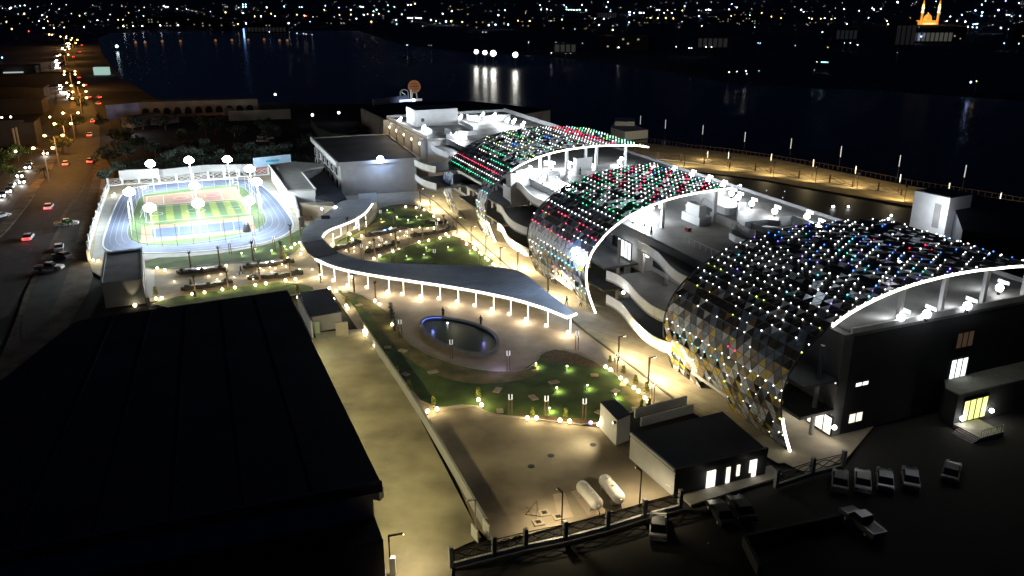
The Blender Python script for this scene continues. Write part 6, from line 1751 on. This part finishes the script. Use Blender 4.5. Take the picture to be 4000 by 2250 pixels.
# stair tower at the river side of the near shell
stt = thing('stair_tower', 'pale grey stair tower with a door recess behind the nearest shell', 'tower', at(3600, 900))
TT = [(3575, 742), (3713, 772), (3800, 758), (3680, 733)]
zT = 11.0
MB().prism(G2(TT, zT), 0, zT).build('wall', WALL_WHITE, stt)
MB().prism(G2([(3575, 741), (3714, 771), (3801, 757), (3680, 732)], zT + .2), zT, zT + .2).build('roof', ROOF_DARK, stt)
c0, c1 = at(3575, 742, zT), at(3713, 772, zT); dd_ = (c1 - c0).normalized(); cc_ = c0.lerp(c1, .72)
MB().box((cc_.x, cc_.y, 6.5), (1.5, .3, 5.2), math.atan2(dd_.y, dd_.x)).build('door_recess', ROOF_PLANT, stt)
lamp(stt, c0.lerp(c1, .3) + Vector((-1.5, -8, -3)) - stt.location, 3200, (.9, .95, 1))  # light without a fixture, added to brighten the tower wall
bk_ = thing('dark_block', 'black flat roofed block at the right edge behind the stair tower', 'building', at(3850, 900))
MB().prism(G2([(3715, 775), (3800, 760), (4060, 800), (4060, 930), (3760, 900)], 8), 0, 8).build('block', ROOF_DARK, bk_)

# ================================================================ BUILDINGS LEFT OF THE ROAD
rnd = random.Random(3)
for i, (x, y, w_, d_, h, lab) in enumerate([(-10, 400, 46, 16, 7, 'long dim house with pale parapet at the left edge beyond the lamps'), (60, 440, 26, 18, 6, 'dim flat roofed house left of the road behind two pale lamps'),
                                            (40, 560, 20, 14, 8, 'dark house at the left edge with two pale posts'), (150, 330, 40, 20, 6, 'dark low house left of the far traffic queue'), (55, 300, 30, 20, 7, 'dark house with a bright courtyard at the left edge')]):
    p = at(x, y); o = thing('house', lab, 'house', p)
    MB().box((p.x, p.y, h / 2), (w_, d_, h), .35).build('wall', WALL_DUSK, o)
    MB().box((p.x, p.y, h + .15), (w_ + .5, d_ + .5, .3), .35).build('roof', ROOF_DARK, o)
    MB().strip([(p.x - w_ / 2 * .9, p.y - d_ * .7), (p.x + w_ / 2 * .9, p.y - d_ * .3)], h + .3, h + 1.2, .4).build('parapet', WALL_DUSK, o)
    for k in range(4):
        MB().box((p.x - w_ * .36 + k * w_ * .24, p.y - d_ / 2 - .02 + (-w_ * .36 + k * w_ * .24) * .36, h * .55), (w_ * .09, .5, h * .3), .35).build('window', GLASS_D, o)
for i, (x, y) in enumerate([(66, 585), (78, 580)]):
    p = at(x, y); MBp = MB().bar(p, p + Vector((0, 0, 7.5)), .45)
    solo('pale_post', '%s of two tall pale posts beside the dark house' % ['left', 'right'][i], 'post', MBp, WALL_BEIGE, p)
for nm, lab, x, y, w_, h, m in (('lit_yard_wall', 'bright white lit wall low at the left edge of the dark bank', 57, 305, 11, 4, glow('lit wall', (.85, .95, 1), .5)), ('lit_green_shed', 'small green white lit shed on the river bank right of the road', 400, 292, 9.5, 5, glow('green lit wall', (.6, 1, .88), .5))):
    p = at(x, y); solo(nm, lab, 'building', MB().box((p.x, p.y, h / 2), (w_, 4, h), .1), m, p)  # light falling on these walls is put in as their own glow
for i, (x, y, c) in enumerate([(456, 181, (.75, .95, 1)), (268, 370, (1, .8, .5)), (1075, 369, (.95, 1, 1)), (1220, 449, (1, 1, 1)), (1323, 440, (1, 1, 1)), (8, 225, (.2, .55, 1))]):
    p = at(x, y, 4); o = thing('bank_lamp', '%s lone lamp on the dark near bank, counted from the left' % ORD[i], 'lamp', (p.x, p.y, 0), 'lone lamps on the near bank')
    MB().tube([(p.x, p.y, 0), (p.x, p.y, 4)], .1, 5).build('pole', METAL_DARK, o)
    MB().ball((p.x, p.y, 4), .55 if i else 1.3, 8).build('lamp_head', glow('bank glow %d' % i, c, 9), o)
# white cars glinting in the grove
for i, (x, y) in enumerate(D_([(70, -20)]) + cr(1000, 0, 2.574, [(75, 1390), (120, 1405), (980, 1325)])):
    o = make_car(CAR_W); p = at(x, y); o.location = p; o.rotation_euler = (0, 0, .4 * i); o['label'] = '%s white car parked in the dark grove, counted from the left' % ORD[i]

# ================================================================ THE CITY ACROSS THE RIVER
head_c = {'w': glow('city white', (.9, .97, 1), 22), 'y': glow('city amber', (1, .66, .25), 20), 'b': glow('city blue', (.35, .5, 1), 22), 'c': glow('city cyan', (.4, .95, 1), 18), 'r': glow('city red', (1, .08, .08), 14), 'g': glow('city pale', (.8, .85, .9), 8)}
CPR = {}
def city_lamp(x, y, c, r, lab, grp, h=7.0):
    p = at(x, y, h); dist = p.length
    rad = .8 * r * dist / 2000.0
    key = c
    if key not in CPR:
        r0 = thing('city_lamp', lab, 'lamp'); MB().tube([(0, 0, -7), (0, 0, 0)], .12, 4).build('pole', METAL_DARK, r0)
        MB().ball((0, 0, 0), 1.0, 6).build('lamp_head', head_c[c], r0); CPR[key] = r0
    o = place(CPR[key], USED, (p.x, p.y, h), 0, lab, grp)
    for ch in o.children:
        if ch.name.startswith('lamp_head'): ch.scale = (rad,) * 3
    return o
CN = {'w': 'white', 'y': 'amber', 'b': 'blue', 'c': 'cyan', 'r': 'red', 'g': 'faint'}
k0 = 2.574
SPOTS = [(x / k0, y / k0, c, s) for x, y, c, s in [
    (25, 82, 'g', 1), (108, 78, 'w', 2), (97, 86, 'w', 1.5), (202, 57, 'c', 1.4), (247, 54, 'w', 1.2), (303, 88, 'g', 1), (245, 138, 'y', 2), (182, 140, 'g', 1), (425, 152, 'w', 1.6), (472, 167, 'y', 1.2), (65, 220, 'y', 1.6), (118, 290, 'y', 1.8), (392, 212, 'w', 1.4), (480, 212, 'y', 1.6), (288, 313, 'r', 1.6), (438, 282, 'w', 1.8), (542, 280, 'y', 1.7), (646, 276, 'y', 1.4), (847, 272, 'w', 1.6), (495, 347, 'y', 2.4), (520, 350, 'y', 1.6), (667, 47, 'g', 1.2), (595, 90, 'g', 1.2), (800, 158, 'y', 1.4), (718, 138, 'g', 1), (851, 138, 'g', 1), (980, 204, 'w', 1.6), (1086, 200, 'g', 1.2), (1107, 146, 'g', 1.2), (1188, 200, 'y', 1.5), (1236, 198, 'y', 1.4), (1266, 212, 'b', 1.3), (1241, 264, 'w', 2), (1337, 262, 'w', 1.9), (1431, 262, 'w', 1.9), (1294, 132, 'y', 1.5), (1442, 160, 'c', 1.3), (1400, 104, 'g', 1), (1450, 74, 'g', 1.2), (1650, 62, 'w', 1.3), (1665, 68, 'w', 1.5), (1685, 68, 'w', 1.5), (1722, 155, 'w', 2.4), (1755, 158, 'w', 2.6), (1790, 160, 'w', 2.4), (1611, 255, 'w', 1.9), (1791, 252, 'w', 1.9), (1782, 87, 'w', 1.4), (1875, 90, 'b', 1.4), (1625, 165, 'b', 1.2), (2013, 140, 'b', 1.2), (2030, 122, 'g', 1.2), (2115, 115, 'b', 1), (2140, 242, 'w', 1.8), (2307, 240, 'w', 1.8), (2392, 240, 'y', 1.5), (2474, 236, 'w', 1.9), (2267, 125, 'y', 1.8), (2446, 131, 'w', 1.8), (2442, 45, 'c', 2), (2470, 45, 'c', 2), (2442, 68, 'c', 2), (2470, 68, 'c', 2), (2560, 165, 'y', 1.6), (2400, 76, 'g', 1.4)]]
SPOTS += [(1000 + x / k0, y / k0, c, s) for x, y, c, s in [
    (108, 74, 'w', 1.6), (153, 138, 'y', 1.3), (192, 162, 'w', 1.2), (50, 165, 'w', 1.8), (62, 233, 'w', 1.8), (220, 230, 'y', 1.5), (295, 230, 'w', 1.7), (328, 233, 'w', 2.2), (283, 65, 'c', 1.8), (413, 147, 'y', 1.4), (487, 157, 'y', 1.8), (505, 160, 'r', 1.4), (573, 170, 'g', 1.2), (543, 218, 'g', 1.3), (438, 72, 'c', 1.2), (461, 72, 'w', 1.2), (697, 57, 'b', 1.5), (686, 97, 'y', 1.4), (712, 150, 'g', 1), (839, 148, 'y', 1.2), (835, 75, 'b', 1.3), (953, 98, 'w', 1.5), (953, 146, 'y', 1.4), (1010, 187, 'w', 1.7), (1048, 66, 'w', 1.4), (1062, 68, 'w', 1.4), (1076, 70, 'w', 1.4), (1085, 150, 'c', 2.3), (1122, 143, 'y', 1.5), (1176, 152, 'c', 2), (1212, 97, 'c', 1.8), (1235, 138, 'y', 1.5), (1160, 218, 'y', 2), (1182, 115, 'w', 1.4), (1333, 115, 'c', 1.2), (1326, 52, 'c', 1.4), (1392, 70, 'c', 1.5), (1410, 200, 'w', 1.5), (1414, 243, 'c', 1.6), (1466, 144, 'w', 1.3), (1528, 50, 'w', 1.4), (1557, 47, 'w', 1.6), (1600, 36, 'y', 1.8), (1526, 178, 'w', 1.8), (1548, 180, 'w', 1.8), (1570, 180, 'w', 1.8), (1612, 180, 'w', 1.8), (1634, 182, 'w', 1.8), (1656, 183, 'w', 1.9), (1570, 212, 'g', 1.3), (1677, 262, 'g', 1.1), (1758, 202, 'w', 2.2), (1813, 213, 'w', 1.5), (1910, 215, 'b', 3.2), (1963, 214, 'y', 2.2), (2075, 220, 'y', 1.8), (1878, 140, 'w', 1.5), (1968, 112, 'w', 1.7), (2192, 214, 'w', 1.5), (2240, 200, 'w', 1.6), (2295, 202, 'w', 1.6), (2325, 225, 'y', 1.6), (2340, 253, 'w', 2.4), (2408, 248, 'b', 2.6), (2437, 152, 'w', 2.6), (2425, 215, 'y', 1.6), (2536, 247, 'b', 2.6), (2503, 103, 'c', 1.7), (2475, 190, 'w', 1.4), (135, 320, 'b', 1.4), (412, 335, 'g', 1.3), (478, 337, 'g', 1.2), (503, 342, 'g', 1.1), (565, 348, 'g', 1.1), (1518, 454, 'w', 1.3), (1738, 456, 'g', 1), (1762, 457, 'g', 1.1), (2280, 323, 'g', 1.1), (2312, 323, 'g', 1.1)]]
SPOTS += [(2000 + x / k0, y / k0, c, s) for x, y, c, s in [
    (58, 207, 'y', 2.2), (178, 213, 'y', 2), (8, 195, 'w', 1.4), (283, 53, 'w', 1.5), (294, 95, 'c', 1.7), (351, 93, 'w', 1.4), (392, 103, 'g', 1.3), (548, 72, 'c', 1.7), (548, 95, 'c', 1.7), (570, 98, 'w', 1.4), (597, 97, 'c', 1.9), (625, 98, 'w', 1.8), (652, 100, 'w', 1.8), (680, 98, 'c', 1.8), (745, 103, 'w', 2.2), (523, 50, 'b', 1.3), (502, 197, 'w', 1.6), (390, 211, 'g', 1.1), (617, 211, 'g', 1.2), (965, 18, 'w', 1.7), (703, 50, 'w', 1.3), (950, 70, 'c', 1.6), (990, 116, 'c', 1.3), (832, 188, 'w', 1.4), (926, 187, 'w', 1.6), (875, 250, 'w', 1.6), (1013, 300, 'y', 2.4), (1183, 120, 'w', 3.0), (1183, 148, 'b', 2.4), (1178, 225, 'b', 1.8), (1228, 130, 'w', 1.7), (1285, 128, 'w', 2), (1300, 132, 'w', 1.8), (1327, 128, 'w', 1.8), (1365, 130, 'w', 1.6), (1400, 130, 'w', 2), (1415, 130, 'w', 2), (1445, 132, 'c', 1.9), (1455, 100, 'w', 1.4), (1482, 98, 'w', 1.5), (1393, 178, 'y', 1.6), (1467, 180, 'y', 1.5), (1546, 182, 'y', 1.5), (1623, 184, 'y', 1.6), (1530, 128, 'w', 1.5), (1606, 130, 'w', 1.5), (1564, 103, 'y', 1.2), (1737, 62, 'c', 1.4), (1713, 105, 'y', 1.3), (1395, 67, 'g', 1.3), (1710, 218, 'g', 1.3), (1127, 344, 'w', 1.5), (1880, 163, 'b', 1.9), (1907, 260, 'w', 1.3), (1878, 103, 'g', 1.2), (1955, 98, 'w', 1.8), (1975, 95, 'w', 2), (1995, 98, 'w', 1.8), (2183, 95, 'w', 1.6), (2208, 40, 'b', 1.9), (2262, 75, 'w', 1.5), (2255, 140, 'w', 1.8), (2240, 185, 'y', 1.5), (2335, 185, 'y', 1.6), (2391, 155, 'c', 1.6), (2388, 176, 'c', 1.5), (2450, 193, 'w', 1.9), (2510, 130, 'y', 1.7), (2205, 160, 'y', 1.2), (2440, 275, 'g', 1.4), (1074, 477, 'w', 2.2), (166, 428, 'w', 1.5), (395, 531, 'w', 1.2), (515, 428, 'c', 1.7), (443, 424, 'g', 1.2), (597, 432, 'g', 1.2), (540, 538, 'g', 1.2), (590, 535, 'g', 1.2), (710, 434, 'g', 1.3), (632, 293, 'g', 1.2), (1650, 470, 'w', 1.6), (1782, 483, 'w', 2), (1805, 483, 'w', 1.8), (1952, 472, 'w', 2), (2008, 473, 'w', 1.8), (2183, 726, 'w', 1.8), (2262, 718, 'w', 1.5), (2352, 712, 'w', 2.1), (2362, 743, 'w', 1.4), (2484, 713, 'c', 1.3), (2475, 432, 'b', 1.3), (2496, 433, 'c', 1.5)]]
SPOTS += [(3000 + x / k0, y / k0, c, s) for x, y, c, s in [
    (35, 167, 'y', 1.4), (131, 182, 'y', 1.3), (416, 180, 'w', 1.4), (440, 188, 'y', 1.6), (531, 189, 'y', 1.3), (570, 184, 'w', 1.4), (638, 192, 'y', 1.4), (674, 183, 'g', 1.2), (335, 98, 'w', 1.6), (358, 117, 'w', 1.3), (767, 90, 'w', 1.4), (1012, 180, 'b', 1.6), (1050, 82, 'w', 1.6), (1068, 97, 'w', 1.8), (1136, 88, 'w', 1.4), (917, 108, 'w', 1.3), (1305, 22, 'w', 2.4), (1300, 18, 'w', 1.8), (1208, 244, 'y', 1.9), (1196, 209, 'w', 1.3), (792, 240, 'w', 1.4), (547, 322, 'c', 1.9), (828, 431, 'w', 1.7), (900, 450, 'w', 1.9), (770, 432, 'w', 1.2), (602, 475, 'y', 1.1), (275, 457, 'b', 1.0), (540, 625, 'c', 1.8), (560, 625, 'c', 2), (580, 626, 'c', 1.9), (600, 625, 'c', 1.5), (492, 622, 'w', 1.1), (466, 706, 'g', 1.2), (1370, 341, 'c', 2), (1541, 368, 'b', 2.6), (1706, 346, 'w', 1.5), (1301, 527, 'g', 1.2), (1945, 319, 'w', 1.7), (1833, 166, 'w', 1.5), (1902, 211, 'w', 1.8), (1985, 218, 'w', 2.1), (1950, 150, 'b', 1.9), (2085, 105, 'b', 2.4), (2150, 47, 'c', 1.9), (2155, 124, 'c', 2.6), (2147, 158, 'b', 2.3), (2085, 242, 'c', 1.9), (2105, 240, 'c', 2.2), (2065, 246, 'b', 1.6), (2100, 276, 'b', 2.0), (2056, 272, 'w', 1.4), (2010, 268, 'w', 1.7), (2317, 101, 'b', 2.6), (2342, 281, 'b', 2.8), (2375, 436, 'b', 1.9), (2522, 438, 'c', 1.8), (2535, 160, 'b', 2.2), (2400, 150, 'w', 1.5), (2427, 150, 'w', 1.4), (2450, 165, 'g', 1.3), (2418, 294, 'g', 1.2), (2280, 160, 'g', 1.2), (2040, 826, 'b', 4.6), (2098, 817, 'y', 1.9), (2187, 10, 'w', 1.3), (2390, 8, 'b', 1.5), (1690, 14, 'b', 1.4), (1800, 210, 'w', 1.6), (2525, 32, 'w', 1.3)]]
SPOTS = [q_ for q_ in SPOTS]
for x, y, c, s in SPOTS:
    side = 'left part' if x < 1333 else 'middle part' if x < 2666 else 'right part'
    row = 'top band' if y < 45 else 'middle band' if y < 85 else 'lowest band' if y < 130 else 'dark far bank'
    lab = '%s%s city light, %s, %s' % ('large ' if s >= 2 else '', CN[c], side, row)
    city_lamp(x, y, c, .62 * s if y < 140 else .45 * s, lab, lab)
# uncounted faint lights of the far districts
rnd = random.Random(99); byc = {}
for _ in range(620):
    x = rnd.uniform(-150, 4150); y = 4 + 96 * rnd.random() ** 1.35 + (8 if x < 900 else 0)
    if x > 2000 and rnd.random() < .15: y += rnd.random() * 60
    if y > 112 and x < 1500: continue
    dens = .55 + .45 * math.sin(x * .011 + 1) * math.sin(x * .0037)
    if rnd.random() > .35 + dens * .6: continue
    c = rnd.choices('wgybcr', [30, 40, 16, 5, 7, 1])[0]
    p = at(x, y, 6 + 6 * rnd.random()); rr = rnd.uniform(.12, .30) * p.length / 2000
    byc.setdefault(c, MB()).lathe(p, [(.01, -rr), (rr, 0), (.01, rr)], 4)
for c, b in byc.items():
    o = b.build('distant_city_lights', head_c[c]); o['kind'] = 'stuff'; o['label'] = 'countless faint %s lights of the far city districts' % CN[c]
# dark city blocks with a few lit windows
rnd = random.Random(17)
CB = mat('city facade', (.06, .06, .06), .9, .3, .05)
for i in range(46):
    x = rnd.uniform(0, 4000); y = rnd.choice([rnd.uniform(62, 100), rnd.uniform(85, 118)]) + (60 + 60 * rnd.random() if x > 2300 and rnd.random() < .5 else 0)
    p = at(x, y); w_, d_, h = rnd.uniform(16, 46), rnd.uniform(12, 24), rnd.uniform(6, 16)
    o = thing('city_building', 'dark flat roofed city building across the river among the lights', 'building', p, 'dark city buildings')
    rz = rnd.uniform(-.4, .4)
    MB().box((p.x, p.y, h / 2), (w_, d_, h), rz).build('wall', CB, o)
    ww = MB()
    for k in range(int(w_ / 5)):
        for z in range(int(h / 4)):
            if rnd.random() < .25:
                ox = -w_ / 2 + 2.5 + k * 5; oy = -d_ / 2 - .06
                ww.box((p.x + ox * math.cos(rz) - oy * math.sin(rz), p.y + ox * math.sin(rz) + oy * math.cos(rz), 2 + z * 4), (1.8, .15, 1.5), rz)
    ww.build('windows', glow('far window', (1, .85, .6), .35), o)
# dimly lit far facades seen in the photograph
for i, (x, y, w_, h, c, pw, lab) in enumerate([(1560 / k0 + 1000 - 600 + 30, 127, 60, 8, (.7, .9, .85), .05, 'long faintly lit boathouse with a row of lamps on the far shore at the left'),
        (2790, 192, 34, 12, (.8, .85, .7), .07, 'faintly lit pale facade below the middle of the skyline'), (3640, 168, 46, 13, (.95, .95, .75), .16, 'dim arcaded facade below the orange mosque'),
        (3306, 160, 26, 14, (.5, .8, .7), .07, 'faint greenish facade on the far bank right of the middle'), (2208, 208, 20, 9, (.5, .7, .6), .10, 'pair of dim green facades on the far shore'), (2355, 72, 60, 14, (.8, .7, .85), .10, 'dim lilac facade left of the large white city light'),
        (3530, 190, 20, 26, (.6, .6, .5), .05, 'faint tall block left of the arcaded facade')]):
    p = at(x, y); o = thing('dim_facade', lab, 'building', p)
    gm = glow('facade glow %d' % i, c, pw * (.35 if i == 2 else .13))
    MB().box((p.x, p.y + 6, h / 2), (w_, 12, h)).build('wall', CB, o)
    for k in range(int(w_ / 5)):
        MB().box((p.x - w_ / 2 + 2.5 + 5 * k, p.y - .1, h * .5), (3.6, .3, h * .7)).build('lit_bay', gm, o)
# four lamps at the far quay with their reflections
for i, (x, y, r_) in enumerate([(1860, 202, 1.5), (1894, 205, 1.5), (1927, 208, 2.0), (2013, 214, 1.8)]):
    p = at(x, y, 9); o = thing('quay_lamp', '%s very bright lamp on the far quay mirrored in the river, from the left' % ORD[i], 'lamp', (p.x, p.y, 0), 'bright quay lamps mirrored in the river')
    MB().tube([(p.x, p.y, 0), (p.x, p.y, 9)], .15, 5).build('pole', METAL_DARK, o)
    MB().ball((p.x, p.y, 9), r_, 10).build('lamp_head', glow('quay glow', (1, .98, .88), 28, sample=True), o, True)
p = at(955, 148, 0); o = thing('blue_beacon', 'tall blue lit column on the far left shore mirrored in the river', 'beacon', p)
MB().tube([p, p + Vector((0, 0, 11))], .9, 8).build('lit_column', glow('beacon glow', (.2, .4, 1.0), 3), o)
for i, (x, y) in enumerate([(530, 168), (567, 168), (634, 164), (705, 163), (842, 160), (906, 159), (970, 158), (1032, 156), (1092, 160), (1122, 160)]):
    p = at(x, y, 1); o = thing('mooring_buoy', '%s faint orange light low on the river, counted from the left' % ORD[i], 'buoy light', (p.x, p.y, -.2), 'faint orange river lights')
    MB().lathe((p.x, p.y, -.2), [(.8, 0), (1.0, .6), (.4, 1.0)], 8).build('float', METAL_DARK, o)
    MB().ball((p.x, p.y, 1.6), 1.5, 8).build('lamp_head', glow('buoy glow', (1, .42, .16), .2), o)
# the gold lit mosque
mo = thing('mosque', 'gold lit mosque with two tall minarets far across the river', 'mosque', at(3623, 96))
mc = at(3623, 96); px_m = 1 / (FPX / mc.length)
GOLD = mat('mosque stone', (.5, .40, .26), .8, .1, .2)
def mpx(x): return (x - 3623) * mc.length / FPX
GG = glow('stone with floodlit glow', (1.0, .42, .04), .85); GB = glow('minaret lantern ring', (1.0, .72, .30), 3.0)  # floodlighting of the stone and galleries is put into their own glow
for xx in (3600, 3654):
    c = mc + Vector((mpx(xx), 0, 0)); H_ = 42
    MB().lathe(c, [(2.6, 0), (2.6, 2), (1.9, 2.2), (1.8, 20)], 10).build('minaret', GG, mo)
    MB().lathe(c, [(2.4, 20), (2.6, 21), (1.7, 21.2), (1.7, 27), (2.5, 28), (2.5, 29), (1.5, 29.2), (1.5, 34)], 10).build('minaret_gallery', GB, mo)
    MB().lathe(c, [(1.5, 34), (2.0, 35), (1.3, 35.3), (1.0, 39), (.1, H_)], 10).build('minaret_top', GG, mo)
MB().box(mc + Vector((0, 3, 3.5)), (mpx(3663) * .9 + 14, 12, 7)).build('prayer_hall', GG, mo)
MB().lathe(mc + Vector((0, 3, 7)), [(6.5, 0), (6.8, 3), (6.2, 6), (4.2, 9), (1.5, 11), (.1, 12.5)], 16).build('dome', GG, mo)
MB().box(mc + Vector((0, -4, 1.6)), (13, 3, 3.2)).build('porch', GG, mo)
for k in range(7): MB().ball(mc + Vector((-10 + 3.3 * k, -6, 1.5)), .8, 6).build('lamp', GB, mo)
p = at(3532, 90, 2); solo('orange_lit_wall', 'low glowing orange strip left of the mosque', 'wall', MB().box((p.x, p.y, 1.6), (15, 2, 3)), glow('orange strip', (1, .28, .05), 1.6), (p.x, p.y, 0))

# labels of look-alikes told apart by their place from left to right
def nth(n):
    T_ = ['', '', 'twenty', 'thirty', 'forty', 'fifty', 'sixty', 'seventy', 'eighty', 'ninety']
    if n <= 30: return ORD[n - 1]
    if n % 10 == 0: return {40: 'fortieth', 50: 'fiftieth', 60: 'sixtieth', 70: 'seventieth'}.get(n, T_[n // 10] + 'th')
    return T_[n // 10] + '-' + ORD[n % 10 - 1]
bylab = {}
for o in COL.objects:
    if o.parent is None and o.get('label'): bylab.setdefault(o['label'], []).append(o)
for lab, L in bylab.items():
    if len(L) > 1 and not o.get('kind'):
        L.sort(key=lambda o: o.location.x / max(1, o.location.y))
        for i, o in enumerate(L): o['label'] = '%s from the left: %s' % (nth(i + 1), lab)
